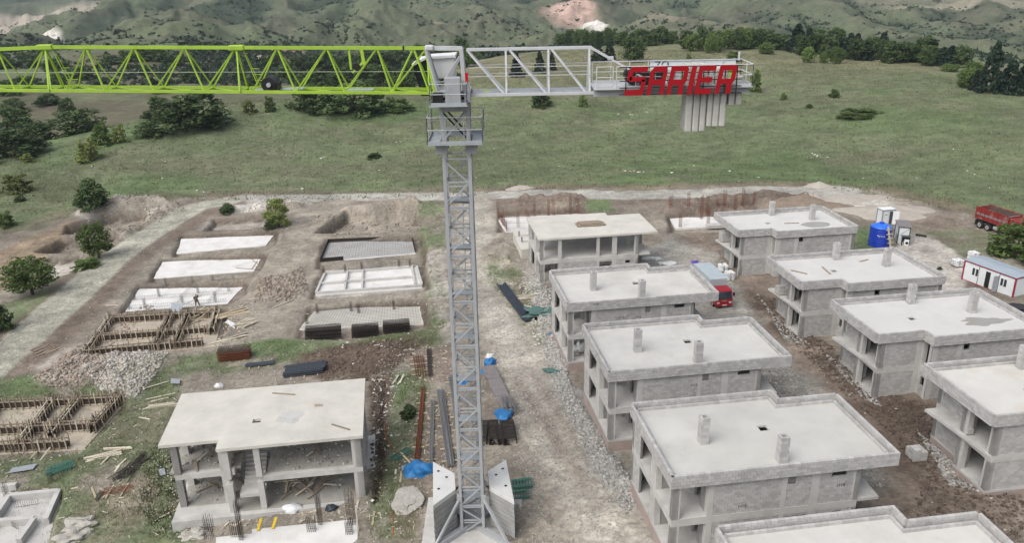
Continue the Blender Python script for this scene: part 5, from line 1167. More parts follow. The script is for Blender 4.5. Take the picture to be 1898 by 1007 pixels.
# debris in the open frame house and around it: boards on the two floors
def Lp(x, y, z): p = np.array(HB['L1'])+EX*x+EY*y; return Vector((p[0], p[1], HB['L1'][2]-5.9+z))
for (z, n, x0, x1, y0, y1, grp) in ((.06, 26, 8.2, 12.6, 1.2, 4.5, "dark board on the ground floor of the open frame house"), (.06, 8, 2.0, 5.0, 2.2, 5.0, "board on the ground floor left of the stair"), (3.0, 20, 8.0, 14.5, 2.4, 8.0, "board on the upper floor right of the stair"), (3.0, 9, 2.0, 5.4, 2.6, 7.0, "board on the upper floor left of the stair")):
    for i in range(n):
        p = Lp(random.uniform(x0, x1), random.uniform(y0, y1), z+random.uniform(0, .12)); a = random.uniform(0, 3.14); l = random.uniform(.5, 2.2)
        tag(piece("board", p-Vector((math.cos(a), math.sin(a), 0))*l/2, p+Vector((math.cos(a), math.sin(a), random.uniform(0, .1)))*l/2, .14, .05, 'wood_old_piece' if random.random() < .8 else 'wood_pale'), grp, "board", grp+"s")
# dark rod pile and metal sheets in the lower left grass
bundle((224, 888), (270, 848), "pile of tangled dark rods in the grass", 34, .025, 'rebar_dark', 1.3, "rebar_bundle", "rebar", None, 0, .6, .02, .35)
bundle((190, 915), (245, 908), "rusty bars laid on two short timbers at the bottom left", 5, .03, 'rebar_rust', 1.1, "rebar_bundle", "rebar", None, 2, .1)
def sheet(pts, label, m='sheet_grey', dz=.18, name="metal_sheet"):
    P = [gvec(*p) for p in pts]; z = max(p.z for p in P); c = sum(P, Vector())/len(P); o = MB().prism([(p.x-c.x, p.y-c.y) for p in P], 0, .03).build(name, m); o.location = (c.x, c.y, z+dz*.5); return tag(o, label, "sheet", "flat sheets lying about")
sheet([(15, 880), (62, 873), (70, 863), (24, 870)], "blue grey metal sheet on timbers at the left edge"); sheet([(295+22, 716), (334, 716), (334, 707), (318, 707)], "grey square board lying left of the slab roof", dz=.4); sheet([(298, 885), (308, 882), (305, 872), (294, 874)], "small grey board in the flowery grass"); sheet([(175, 928), (186, 912), (193, 914), (180, 932)], "dark plastic sheet at the bottom left", 'rebar_dark', .05)
sheet([(316, 585), (333, 585), (343, 575), (320, 574)], "pale bent sheet behind the formwork by the rubble", 'galvanised', .5); sheet([(311, 646), (340, 645), (338, 637), (314, 638)], "grey crumpled sheet in front of the formwork", 'sheet_grey', .1); sheet([(745, 895-20), (755, 872), (752, 864), (744, 866)], "small grey panel by the green ladder", 'sheet_grey', .05); sheet([(420, 612), (436, 612), (434, 600), (424, 601)], "white panel among the boards by the formwork", 'bag_white', .15)
def scaffold(A, B, label, n=6, w=.9):
    A = gvec(*A); B = gvec(*B); c = (A+B)/2; root = empty("scaffold_frame_stack", c, 0, label, "scaffold", "green scaffold frames"); d = (B-A); L_ = d.length; d.normalize(); nn = Vector((-d.y, d.x, 0)).normalized()
    for k in range(n):
        mb = MB(); o = nn*random.uniform(-.25, .25)+Vector((0, 0, .08+.07*k)); e = d*random.uniform(-.25, .25)
        for s in (-1, 1): mb.tube(A+o+e+nn*s*w/2-c, B+o+e+nn*s*w/2-c, .03, 5)
        for t in np.linspace(0, 1, 7): p = A.lerp(B, t)+o+e-c; mb.tube(p-nn*w/2, p+nn*w/2, .022, 4)
        mb.build("frame", 'scaffold_green', root)
scaffold((88, 880), (132, 864), "green scaffold frames stacked in the lower left grass"); scaffold((726, 856), (758, 836), "green scaffold ladder lying left of the mast foot", 3, .6); scaffold((950, 905), (985, 900), "green scaffold frames stacked right of the crane foot", 6, .9); scaffold((950, 920), (980, 917), "lower green scaffold frames right of the crane foot", 4, .8)
# ------------------------------------------------------------------ tarpaulins, bags, boulders, heaps
def lump(name, c, rx, ry, h, m, label=None, cat=None, seed=0, rough=.25, sub=3, group=None, flat=.0, parent=None, fold=0.0):
    bm = bmesh.new(); bmesh.ops.create_icosphere(bm, subdivisions=sub, radius=1.0); s = random.Random(seed)
    ph = [(s.uniform(0, 6.3), s.uniform(1.2, 3.5), Vector((s.uniform(-1, 1), s.uniform(-1, 1), s.uniform(-1, 1))).normalized()) for _ in range(9)]
    for v in bm.verts:
        n = v.co.normalized(); k = 1+rough*sum(math.sin(f*3*n.dot(d)+p) for p, f, d in ph)/4
        if fold: k += fold*math.sin(11*math.atan2(n.y, n.x)+3*n.z+seed)
        z = n.z*k; z = max(z, -.25)
        if flat: z = min(z, flat+.05*math.sin(5*n.x)*math.cos(4*n.y))
        v.co = Vector((n.x*k*rx, n.y*k*ry, z*h))
    me = bpy.data.meshes.new(name); bm.to_mesh(me); bm.free(); me.materials.append(MAT[m])
    if m == 'boulder':
        for v in me.vertices: v.co += Vector((random.uniform(-1, 1)*.05*rx, random.uniform(-1, 1)*.05*ry, random.uniform(-1, 1)*.06*h))
    if sub > 2 and not rough > .38 and m != 'boulder': me.polygons.foreach_set("use_smooth", [True]*len(me.polygons))
    o = bpy.data.objects.new(name, me); COL.objects.link(o); o.location = c
    if parent is not None: o.parent = parent
    if label: tag(o, label, cat, group)
    return o
TG = "blue tarpaulins around the steel yard"
lump("tarpaulin", gvec(781, 876), 1.3, .9, .9, 'tarp_blue', "crumpled blue tarpaulin left of the crane foot", "tarpaulin", 3, .22, 4, TG, 0, None, .015); lump("tarpaulin", gvec(757, 880), .35, .45, .5, 'tarp_blue', "small blue tarpaulin scrap beside the crumpled one", "tarpaulin", 5, .2, 4, TG, 0, None, .015)
lump("tarpaulin", gvec(934, 776, .4), .75, 1.0, .5, 'tarp_blue', "blue tarpaulin over the bench end right of the mast", "tarpaulin", 7, .2, 4, TG, .5, None, .03); lump("tarpaulin", gvec(908, 676, .2), .6, .5, .5, 'tarp_blue', "light blue tarpaulin at the far end of the bench", "tarpaulin", 8, .3, 3, TG, 0, None, .015); lump("tarpaulin", gvec(899, 690), .45, .7, .35, 'tarp_blue', "blue sheet on the ground beside the bench", "tarpaulin", 9, .3, 3, TG, 0, None, .015)
lump("tarpaulin", gvec(858, 708), .7, .8, .4, 'tarp_blue', "blue sheet behind the mast", "tarpaulin", 10, .3, 3, TG, 0, None, .015)
lump("sack", gvec(908, 662), .5, .4, .4, 'bag_white', "white sack at the far end of the bench", "sack", 12, .25, 3); lump("sack", gvec(407, 717), .45, .35, .4, 'bag_white', "white sack in the grass above the slab roof", "sack", 13, .25, 3); lump("sack", gvec(541, 947, .1), .9, .5, .45, 'bag_white', "large white sheet crumpled before the frame house", "sack", 14, .3, 3, None, 0, None, .05); lump("tarpaulin", gvec(615, 944), .5, .35, .3, 'pipe_blue', "small dark blue plastic before the frame house", "tarpaulin", 15, .3, 3)
lump("boulder", gvec(757, 930), 1.15, 1.7, .4, 'boulder', "large flat pale boulder left of the crane foot", "boulder", 21, .3, 4, None, .55); lump("boulder", gvec(150, 975), 1.2, 1.0, .5, 'boulder', "large pale boulder at the bottom left", "boulder", 22, .35, 4); lump("boulder", gvec(135, 995), 1.1, .9, .4, 'boulder', "pale boulder at the bottom edge, left", "boulder", 23, .35, 4); lump("boulder", gvec(362, 992), 1.0, .6, .3, 'boulder', "flat tan boulder at the bottom edge before the frame house", "boulder", 24, .35, 4)
def heap(name, px, rx, ry, h, m, label, seed=0, cone=False):
    c = gvec(*px); n, k = 40, 12; vs = []; fs = []; s = random.Random(seed); ph = [s.uniform(0, 6.3) for _ in range(6)]
    for j in range(k+1):
        t = j/k
        for i in range(n):
            a = 2*math.pi*i/n; w = 1+.12*math.sin(3*a+ph[0])+.08*math.sin(5*a+ph[1])+.05*math.sin(9*a+ph[2]); x = c.x+rx*t*w*math.cos(a); y = c.y+ry*t*w*math.sin(a)
            z = (h*(1-t)**1.15 if cone else h*max(0, math.exp(-3.2*t*t)-math.exp(-3.2)))*(1+.10*math.sin(4*a*1.0+7*t+ph[3]))
            vs.append((x-c.x, y-c.y, max(ground(x, y), -50)-c.z+z-(.25 if j == k else -.02)))
    for j in range(k):
        for i in range(n): fs.append((j*n+i, (j+1)*n+i, (j+1)*n+(i+1) % n, j*n+(i+1) % n))
    mb = MB(); mb.add(vs, fs); o = mb.build(name, m, None, True); o.location = c; return tag(o, label, "heap")
heap("sand_heap", (1645, 394), 7.5, 4.5, 1.1, 'sand', "pale sand heap behind the blue water tank", 31, True); heap("sand_heap", (1556, 368), 8.0, 3.0, .4, 'sand', "flat pale sand heap at the site's far edge", 32); heap("sand_heap", (1518, 345), 2.6, 2.2, .8, 'sand', "small grey heap on the grass beyond the site", 33, True); heap("sand_heap", (963, 349), 2.6, 2.2, .6, 'sand', "small grey heap by the far track", 34, True); heap("spoil_heap", (1500, 380), 7, 2.5, .9, 'spoil', "low brown earth heap behind the farthest parapet house", 35)
lump("plastic_sheet", gvec(1288, 487), .5, .35, .3, 'purple', "purple plastic scrap behind the covered truck", "plastic", 41, .3, 3); lump("plastic_sheet", gvec(1022, 621), .3, .25, .25, 'tarp_blue', "small bright blue plastic beside the house wall", "plastic", 42, .3, 2); lump("plastic_sheet", gvec(1208, 480), 1.2, .5, .25, 'bag_white', "pale plastic sheet behind the third track row house", "plastic", 43, .3, 3); lump("plastic_sheet", gvec(1238, 489), 1.3, .6, .3, 'bag_white', "white heap beside the third track row house's back corner", "plastic", 44, .3, 3)
lump("net_heap", gvec(1008, 580), 1.7, 1.2, .35, 'net_green', "dark green netting heap beside the track row house", "netting", 45, .8, 4); lump("net_heap", gvec(1028, 688), 1.0, .6, .15, 'net_green', "green netting scrap at the track side", "netting", 46, .4, 3)
# ------------------------------------------------------------------ vehicles
def wheel(par, x, y, r, w, twin=False):
    e = empty("wheel"); e.parent = par; e.location = (x, y, r)
    MB().tube((0, -w/2, 0), (0, w/2, 0), r, 18).build("tyre", 'tyre', e, bevel=.03)
    for s in (-1, 1): MB().tube((0, s*w/2, 0), (0, s*(w/2+.012), 0), r*.58, 14).build("rim", 'rim', e); MB().tube((0, s*(w/2+.012), 0), (0, s*(w/2+.03), 0), r*.2, 10).build("hub", 'tyre', e)
    return e
def quadbox(par, name, m, prof, y0, y1, bevel=0.0):
    """side profile (x,z) extruded across y"""
    n = len(prof); a = sum(prof[i][0]*prof[(i+1) % n][1]-prof[(i+1) % n][0]*prof[i][1] for i in range(n))
    if a > 0: prof = prof[::-1]
    vs = [(x, y0, z) for x, z in prof]+[(x, y1, z) for x, z in prof]
    return MB().add(vs, [tuple(range(n-1, -1, -1)), tuple(range(n, 2*n))]+[(i, (i+1) % n, n+(i+1) % n, n+i) for i in range(n)]).build(name, m, par, bevel=bevel)
# small red truck with a grey tarpaulin body, nose towards the camera
g1 = gpx(1342, 573); zg = float(g1[2]); fr_ = atz(1337, 522, zg+2.9); bk_ = atz(1308, 495.5, zg+2.9); hd = fr_-bk_; Lb = float(np.hypot(hd[0], hd[1])); ang = math.atan2(hd[1], hd[0]); d2 = hd[:2]/Lb
nose = np.array(g1[:2])-d2*.1; org = nose-d2*1.75
tk = empty("light_truck", (org[0], org[1], ground(*org)), ang, "small red truck with a grey tarpaulin covered body, parked nose to camera", "truck")
hw_ = 1.02
quadbox(tk, "cab", 'truck_red', [(-.1, .45), (1.72, .45), (1.78, 1.15), (1.42, 2.05), (1.2, 2.2), (-.1, 2.2)], -hw_, hw_, .05)
ws_ = MB(); ws_.add([(1.755, -.90, 1.24), (1.755, .90, 1.24), (1.445, .84, 2.02), (1.445, -.84, 2.02), (1.79, -.90, 1.25), (1.79, .90, 1.25), (1.48, .84, 2.03), (1.48, -.84, 2.03)], [(4, 5, 6, 7), (0, 3, 2, 1), (0, 1, 5, 4), (1, 2, 6, 5), (2, 3, 7, 6), (3, 0, 4, 7)]); ws_.build("windscreen", 'glass_dark', tk)
for s in (-1, 1):
    quadbox(tk, "side_window", 'glass_dark', [(.25, 1.3), (1.45, 1.3), (1.25, 1.98), (.25, 1.98)], s*(hw_+.004)-.01, s*(hw_+.004)+.01)
    MB().box(1.74, s*.72-.16, .72, 1.80, s*.72+.16, .88).build("headlight", 'lens', tk); MB().box(1.45, s*(hw_+.22)-.1, 1.45, 1.55, s*(hw_+.22)+.1, 1.85).build("mirror", 'black', tk); MB().tube((1.45, s*hw_, 1.75), (1.5, s*(hw_+.2), 1.7), .02, 5).build("mirror_arm", 'black', tk)
    wheel(tk, .75, s*.88, .42, .26); wheel(tk, -3.0, s*.82, .42, .46)
MB().box(1.72, -1.0, .40, 1.86, 1.0, .62).build("bumper", 'truck_red', tk, bevel=.03); MB().box(1.862, -.28, .46, 1.872, .28, .58).build("number_plate", 'lens', tk); MB().box(1.785, -.3, .98, 1.80, .3, 1.06).build("badge", 'rim', tk)
MB().box(-4.6, -.4, .5, 0, .4, .75).build("chassis", 'black', tk)
quadbox(tk, "body_cover", 'tarp_grey', [(-.25, .95), (-.25, 3.0), (-.5, 3.12), (-Lb-.6, 3.12), (-Lb-.8, 3.0), (-Lb-.8, .95)], -1.08, 1.08, .06)
MB().box(-Lb-.8, -1.0, .75, -.25, 1.0, .95).build("load_bed", 'sheet_grey', tk)
for s in (-.5, .1, .6):
    MB().beam((-.27, s, 2.7), (-.27, s+.35, 1.3), .05, .03).build("cover_fold", 'tarp_grey', tk)
# big red tipper truck at the right edge
a1 = gpx(1816.5, 423.5); b1 = gpx(1833.5, 429); hd = b1-a1; ang = math.atan2(hd[1], hd[0]); d2 = np.array([math.cos(ang), math.sin(ang)]); nn2 = np.array([-d2[1], d2[0]])
org = np.array(a1[:2])+d2*.6+nn2*1.05
dt = empty("tipper_truck", (org[0], org[1], ground(*org)), ang, "dusty red tipper truck with empty bed, cab hidden by the bush", "truck")
r = .52
for x in (-.68, .72, 4.9):
    for s in (-1, 1): wheel(dt, x, s*1.0, r, .5 if x < 3 else .32)
def bedside(y, t=.07): return quadbox(dt, "bed_side", 'dump_red', [(-1.7, 1.35), (3.9, 1.35), (3.9, 2.95), (3.3, 3.05), (-1.75, 3.05)], y-t/2, y+t/2)
bedside(-1.2); bedside(1.2)
MB().box(-1.65, -1.16, 1.25, 3.9, 1.16, 1.42).build("bed_floor", 'dump_inside', dt)
for s in (-1, 1): MB().box(-1.6, s*1.16-.02, 1.45, 3.85, s*1.16+.02, 2.98).build("bed_lining", 'dump_inside', dt); MB().box(-1.5, s*1.25-.012, 1.95, 3.6, s*1.25+.012, 2.25).build("pale_stripe", 'sheet_brown', dt)
MB().box(-1.78, -1.2, 1.35, -1.70, 1.2, 2.95).build("tailgate", 'dump_red', dt); MB().box(3.9, -1.2, 1.35, 3.98, 1.2, 3.0).build("head_board", 'dump_red', dt)
MB().box(3.55, -1.1, 2.4, 3.88, 1.1, 2.9).build("ledge", 'limestone', dt)
for s in (-1, 1):
    for k in range(8): x = -1.55+.75*k; MB().box(x-.05, s*1.255-.03, 1.4, x+.05, s*1.255+.03, 3.0).build("bed_rib", 'dump_red', dt)
    MB().box(-1.78, s*1.24-.06, 3.0, 3.9, s*1.24+.06, 3.1).build("bed_rail", 'dump_red', dt)
    MB().box(1.7, s*1.0-.25, .55, 3.0, s*1.0+.25, 1.0).build("fuel_tank", 'rim', dt, bevel=.06); MB().box(-1.6, s*1.0-.2, .35, -1.35, s*1.0+.25, 1.1).build("mud_flap", 'black', dt)
MB().box(-1.6, -.45, .75, 6.2, .45, 1.2).build("chassis", 'black', dt)
quadbox(dt, "cab", 'dump_red', [(4.1, .75), (6.25, .75), (6.3, 1.6), (6.05, 2.75), (4.15, 2.85)], -1.2, 1.2, .06)
MB().box(6.2, -1.05, 1.7, 6.24, 1.05, 2.6).build("windscreen", 'glass_dark', dt)
for s in (-1, 1): quadbox(dt, "side_window", 'glass_dark', [(4.6, 1.75), (5.9, 1.75), (5.75, 2.5), (4.6, 2.5)], s*1.205-.01, s*1.205+.01)
# ------------------------------------------------------------------ tank, cabins, office
zt0 = gpx(1636, 461); tr_ = 1.42; th_ = 2.75
tc = np.array(zt0)+np.array([.0, tr_*.9, 0]); tc[2] = ground(tc[0], tc[1]); tk2 = empty("water_tank", tuple(tc), 0, "round ribbed blue plastic water tank with a timber ladder", "tank")
prof = [(tr_, 0)]
nrib = 9
for k in range(nrib):
    z = th_*k/nrib; dz = th_/nrib; prof += [(tr_-.045, z+.03), (tr_-.045, z+dz*.3), (tr_, z+dz*.45), (tr_, z+dz*.9)]
prof[0] = (tr_-.05, 0)
MB().lathe(prof+[(tr_-.02, th_)], 40).build("tank_wall", 'tank_blue', tk2, True)
MB().lathe([(tr_-.02, th_), (tr_*.95, th_+.1), (tr_*.5, th_+.42), (.34, th_+.5)], 40).build("tank_top", 'tank_lid', tk2, True); MB().lathe([(.32, th_+.48), (.34, th_+.62), (.3, th_+.66)], 20).build("tank_cap", 'tank_blue', tk2)
for i, ch in enumerate("NEVTA"):
    a = -math.pi/2-.62+i*.145; cu = bpy.data.curves.new("tank_lettering", 'FONT'); cu.body = ch; cu.size = .32; cu.extrude = .004; cu.materials.append(MAT['cab_white']); cu.align_x = 'CENTER'
    o = text_mesh("tank_lettering", cu); o.parent = tk2; o.location = ((tr_+.012)*math.cos(a), (tr_+.012)*math.sin(a), th_*.62-.02*i); o.rotation_euler = (math.pi/2, 0, a+math.pi/2)
lad = empty("timber_ladder", (tc[0]+.75, tc[1]-tr_-.75, tc[2]), .35, "rough timber ladder leaning against the blue tank", "ladder")
MB().beam((0, 0, .0), (-.25, .85, 3.2), .42, .05).build("back_board", 'wood_new', lad)
for k in range(5): t = .15+.18*k; MB().beam((-.25*t-.5, .85*t-.06, 3.2*t), (-.25*t+.5, .85*t-.06, 3.2*t), .08, .08).build("rung", 'wood_pale', lad)
def box_from(FLg, FRg, BLt, FLt, h):
    """building frame from photo pixels: front-left and front-right foot, back-left and front-left top corner"""
    A = gpx(*FLg); z = float(A[2]); B = atz(*FRg, z); u = B-A; lu = float(np.hypot(u[0], u[1])); ang = math.atan2(u[1], u[0]); C_ = atz(*BLt, z+h)-atz(*FLt, z+h); lv = float(abs(-math.sin(ang)*C_[0]+math.cos(ang)*C_[1]))
    return A, ang, lu, lv
A, ang, lu, lv = box_from((1633, 418), (1656, 416), (1626.5, 391.8), (1635, 395.3), 2.35); lv = max(lv, 1.3)
c1 = empty("portable_toilet", (A[0], A[1], ground(A[0], A[1])-.05), ang, "small white cabin with an open door behind the blue tank", "cabin")
def cabin(root, lu, lv, h, tm, roofm, over=.05):
    MB().box(.03, .03, .08, lu-.03, lv-.03, h).build("wall_panels", 'cabin_white', root)
    for (x, y) in ((0, 0), (lu, 0), (0, lv), (lu, lv)): MB().box(x-.06, y-.06, 0, x+.06, y+.06, h+.02).build("corner_post", tm, root)
    for (p, q) in (((0, 0), (lu, 0)), ((lu, 0), (lu, lv)), ((lu, lv), (0, lv)), ((0, lv), (0, 0))):
        MB().beam((*p, h), (*q, h), .13, .13).build("top_rail", tm, root); MB().beam((*p, .07), (*q, .07), .13, .14).build("bottom_rail", tm, root)
    MB().box(-over, -over, h+.066, lu+over, lv+over, h+.10).build("roof", roofm, root)
cabin(c1, lu, lv, 2.35, 'sheet_grey', 'cab_white')
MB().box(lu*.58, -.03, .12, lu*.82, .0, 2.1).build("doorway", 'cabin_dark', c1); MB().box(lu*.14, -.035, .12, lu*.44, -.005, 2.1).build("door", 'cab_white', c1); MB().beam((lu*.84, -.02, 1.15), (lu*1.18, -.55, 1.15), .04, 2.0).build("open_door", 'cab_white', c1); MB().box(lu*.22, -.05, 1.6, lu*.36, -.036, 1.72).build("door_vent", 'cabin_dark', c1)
A, ang, lu, lv = box_from((1662, 452), (1683, 453.5), (1645, 407.7), (1666.6, 419.8), 2.5); lv = max(lv, 3.0)
c2 = empty("white_cabin", (A[0], A[1], ground(A[0], A[1])-.05), ang, "white panel cabin with dark frame and grey sheet roof right of the blue tank", "cabin")
cabin(c2, lu, lv, 2.5, 'cabin_dark', 'sheet_brown', .18)
MB().box(-.02, .5, .2, .0, lv*.6, 1.2).build("grey_panel", 'sheet_grey', c2); MB().beam((.1, -.03, 1.3), (lu-.1, -.03, 2.3), .02, .03).build("wall_cable", 'cabin_dark', c2)
MB().box(lu*.35, -.75, 0, lu*.40, .0, 1.3).build("shelter_side", 'black', c2); MB().box(lu*.97, -.75, 0, lu*1.02, .0, 1.3).build("shelter_side", 'black', c2); MB().box(lu*.30, -.8, 1.3, lu*1.05, .0, 1.38).build("shelter_roof", 'cabin_dark', c2); MB().box(lu*.4, -.06, 0, lu*.97, -.03, 1.3).build("shelter_back", 'black', c2)
wmP = Vector((A[0], A[1], ground(A[0], A[1])))+Matrix.Rotation(ang, 3, 'Z')@Vector((lu*.55, -.72, 0))
wm = empty("washing_machine", wmP, ang, "white front loading washing machine with its round door open under the shelter", "washing machine")
MB().box(0, 0, .0, .62, .55, .88).build("body", 'cab_white', wm, bevel=.03); MB().tube((.34, -.015, .42), (.34, 0.0, .42), .2, 20).build("drum_opening", 'black', wm)
dm = MB(); 
for k in range(18):
    a = 2*math.pi*k/18; b_ = 2*math.pi*(k+1)/18; dm.tube((.02-.18*0+.19*math.cos(a)*.5-.12, -.06-.18*(1+math.cos(a))*.5, .42+.19*math.sin(a)), (.02+.19*math.cos(b_)*.5-.12, -.06-.18*(1+math.cos(b_))*.5, .42+.19*math.sin(b_)), .03, 5)
dm.build("door", 'cab_white', wm)
A, ang, lu, lv = box_from((1783, 518), (1876, 554), (1830, 474.5), (1790.5, 482), 2.45); lv = 3.0
of = empty("site_office", (A[0], A[1], ground(A[0], A[1])), ang, "long white site office container with dark red trim and blue grey roof", "cabin")
H_ = 2.45; MB().box(0, 0, .05, lu, lv, H_).build("wall_panels", 'cabin_white', of)
for (p, q) in (((0, 0), (lu, 0)), ((lu, 0), (lu, lv)), ((0, lv), (0, 0)), ((0, lv), (lu, lv))): MB().beam((*p, H_+.02), (*q, H_+.02), .12, .16).build("top_rail", 'cabin_trim', of); MB().beam((*p, .06), (*q, .06), .12, .12).build("bottom_rail", 'cabin_trim', of)
for (x, y) in ((0, 0), (lu, 0), (lu, lv)): MB().box(x-.08, y-.08, 0, x+.08, y+.08, H_).build("corner_post", 'cabin_trim', of)
rfm = MB(); rfm.add([(-.1, -.12, H_+.11), (lu+.1, -.12, H_+.11), (lu+.1, lv*.5, H_+.30), (-.1, lv*.5, H_+.30), (lu+.1, lv+.12, H_+.11), (-.1, lv+.12, H_+.11)], [(0, 1, 2, 3), (3, 2, 4, 5), (0, 3, 5), (1, 4, 2), (0, 5, 4, 1)]); rfm.build("roof", 'cabin_roof', of)
for x in (.30, .70): MB().box(lu*x-.03, -.03, .12, lu*x+.03, 0, H_-.06).build("panel_joint", 'cabin_dark', of)
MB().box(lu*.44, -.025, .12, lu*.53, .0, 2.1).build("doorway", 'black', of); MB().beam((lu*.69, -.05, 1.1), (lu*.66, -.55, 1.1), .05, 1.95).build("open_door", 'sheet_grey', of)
for x in (.175, .245, .735, .80):
    w = MB().box(lu*x, -.03, 1.05, lu*x+lu*.05, -.001, 1.95).build("window", 'glass_dark', of)
    for (z0, z1, a, b) in ((1.0, 1.05, -.01, .06), (1.95, 2.0, -.01, .06)): MB().box(lu*(x-.005), -.045, z0, lu*(x+.055), -.002, z1).build("window_frame", 'cab_white', w)
    for xx in (x-.005, x+.05): MB().box(lu*xx, -.044, 1.051, lu*(xx+.005), -.003, 1.949).build("window_frame", 'cab_white', w)
# ------------------------------------------------------------------ pallets
def bag_pallet(px, label, n=5, m='bag_white', w=1.1):
    P = gvec(*px); root = empty("bag_pallet", P, .2, label, "bags", "pallets of white bags")
    for k in range(4): MB().box(-w/2, -w/2+k*w/3.6, 0, w/2, -w/2+k*w/3.6+.14, .12).build("pallet_board", 'wood_old_piece', root)
    for l in range(n):
        for i in range(2):
            for j in range(3):
                o = lump("bag", (0, 0, 0), .30, .20, .12, m, seed=l*7+i*3+j, rough=.12, sub=2, parent=root); o.location = (-.28+.56*i+random.uniform(-.04, .04), -.36+.36*j, .2+.17*l)
    return root
bag_pallet((1774, 494), "pallet of white bags at the office's left end", 5); bag_pallet((1803, 482), "pallet of white bags behind the office roof", 6); bag_pallet((1352, 519), "pallet of white bags between the covered truck and the house", 6, w=1.3); bag_pallet((1340, 503), "white bags behind the covered truck's body", 5)
def block_pallet(P, rz, label, nx=2, ny=2, nz=4, name="block_pallet", missing=3, s=(.58, .38, .25)):
    root = empty(name, P, rz, label, "blocks", "stacks of building blocks"); x0 = -nx*s[0]/2; y0 = -ny*s[1]/2
    for (a) in range(3): MB().box(x0, y0+.05+a*ny*s[1]*.4, 0, -x0, y0+.17+a*ny*s[1]*.4, .1).build("pallet_board", 'wood_old_piece', root)
    k = 0; tot = nx*ny*nz
    for l in range(nz):
        for i in range(nx):
            for j in range(ny):
                k += 1
                if k > tot-missing: continue
                M4 = Matrix.Translation((x0+(i+.5)*s[0]+random.uniform(-.01, .01), y0+(j+.5)*s[1]+random.uniform(-.01, .01), .1+(l+.5)*s[2]))@Matrix.Rotation(random.uniform(-.03, .03), 4, 'Z')@Matrix.Diagonal((s[0]-.02, s[1]-.02, s[2]-.015, 1)); put_block(M4, root)
    return root
block_pallet(gvec(1697, 850), .15, "grey pallet of stacked blocks standing alone right of the nearest house", 2, 3, 4, missing=4)
def Rp(key, x, y, z): p = np.array(HB[key])+EX*x+EY*y; return Vector((p[0], p[1], HB[key][2]-6.45+z))
block_pallet(Rp('R1', .9, 7.4, 2.95), YAW, "block stack on the balcony of the farthest parapet house", 2, 3, 5, missing=2); block_pallet(Rp('R2', .8, 6.6, 2.95), YAW, "block stack on the balcony of the house with boards on its roof", 2, 3, 4, missing=5); block_pallet(Rp('R4', .95, 4.6, 2.95), YAW, "two loose blocks on the balcony of the house at the right edge", 1, 2, 1, missing=0, s=(.5, .35, .45))
block_pallet(Rp('C2', 1.3, 1.6, 0), YAW, "block stack on the ground floor of the third track row house", 1, 2, 2, missing=1)
lump("plastic_sack", Rp('C2', 2.0, 2.2, .35), .45, .4, .9, 'bag_white', "white plastic sack in the ground floor loggia of the third track row house", "sack", 51, .35, 3)
lump("rubbish_heap", gvec(1885, 575), 1.8, 1.0, .5, 'cloth_dark', "black scrap heap at the right edge below the office", "rubbish", 53, .5, 4)
tag(MB().tube((0, 0, 0), (1.1, -.9, 0), .16, 10).build("black_pipe", 'black'), "short black pipe lying on the pale apron beside the cabin", "pipe").location = gvec(1697, 437, .17)
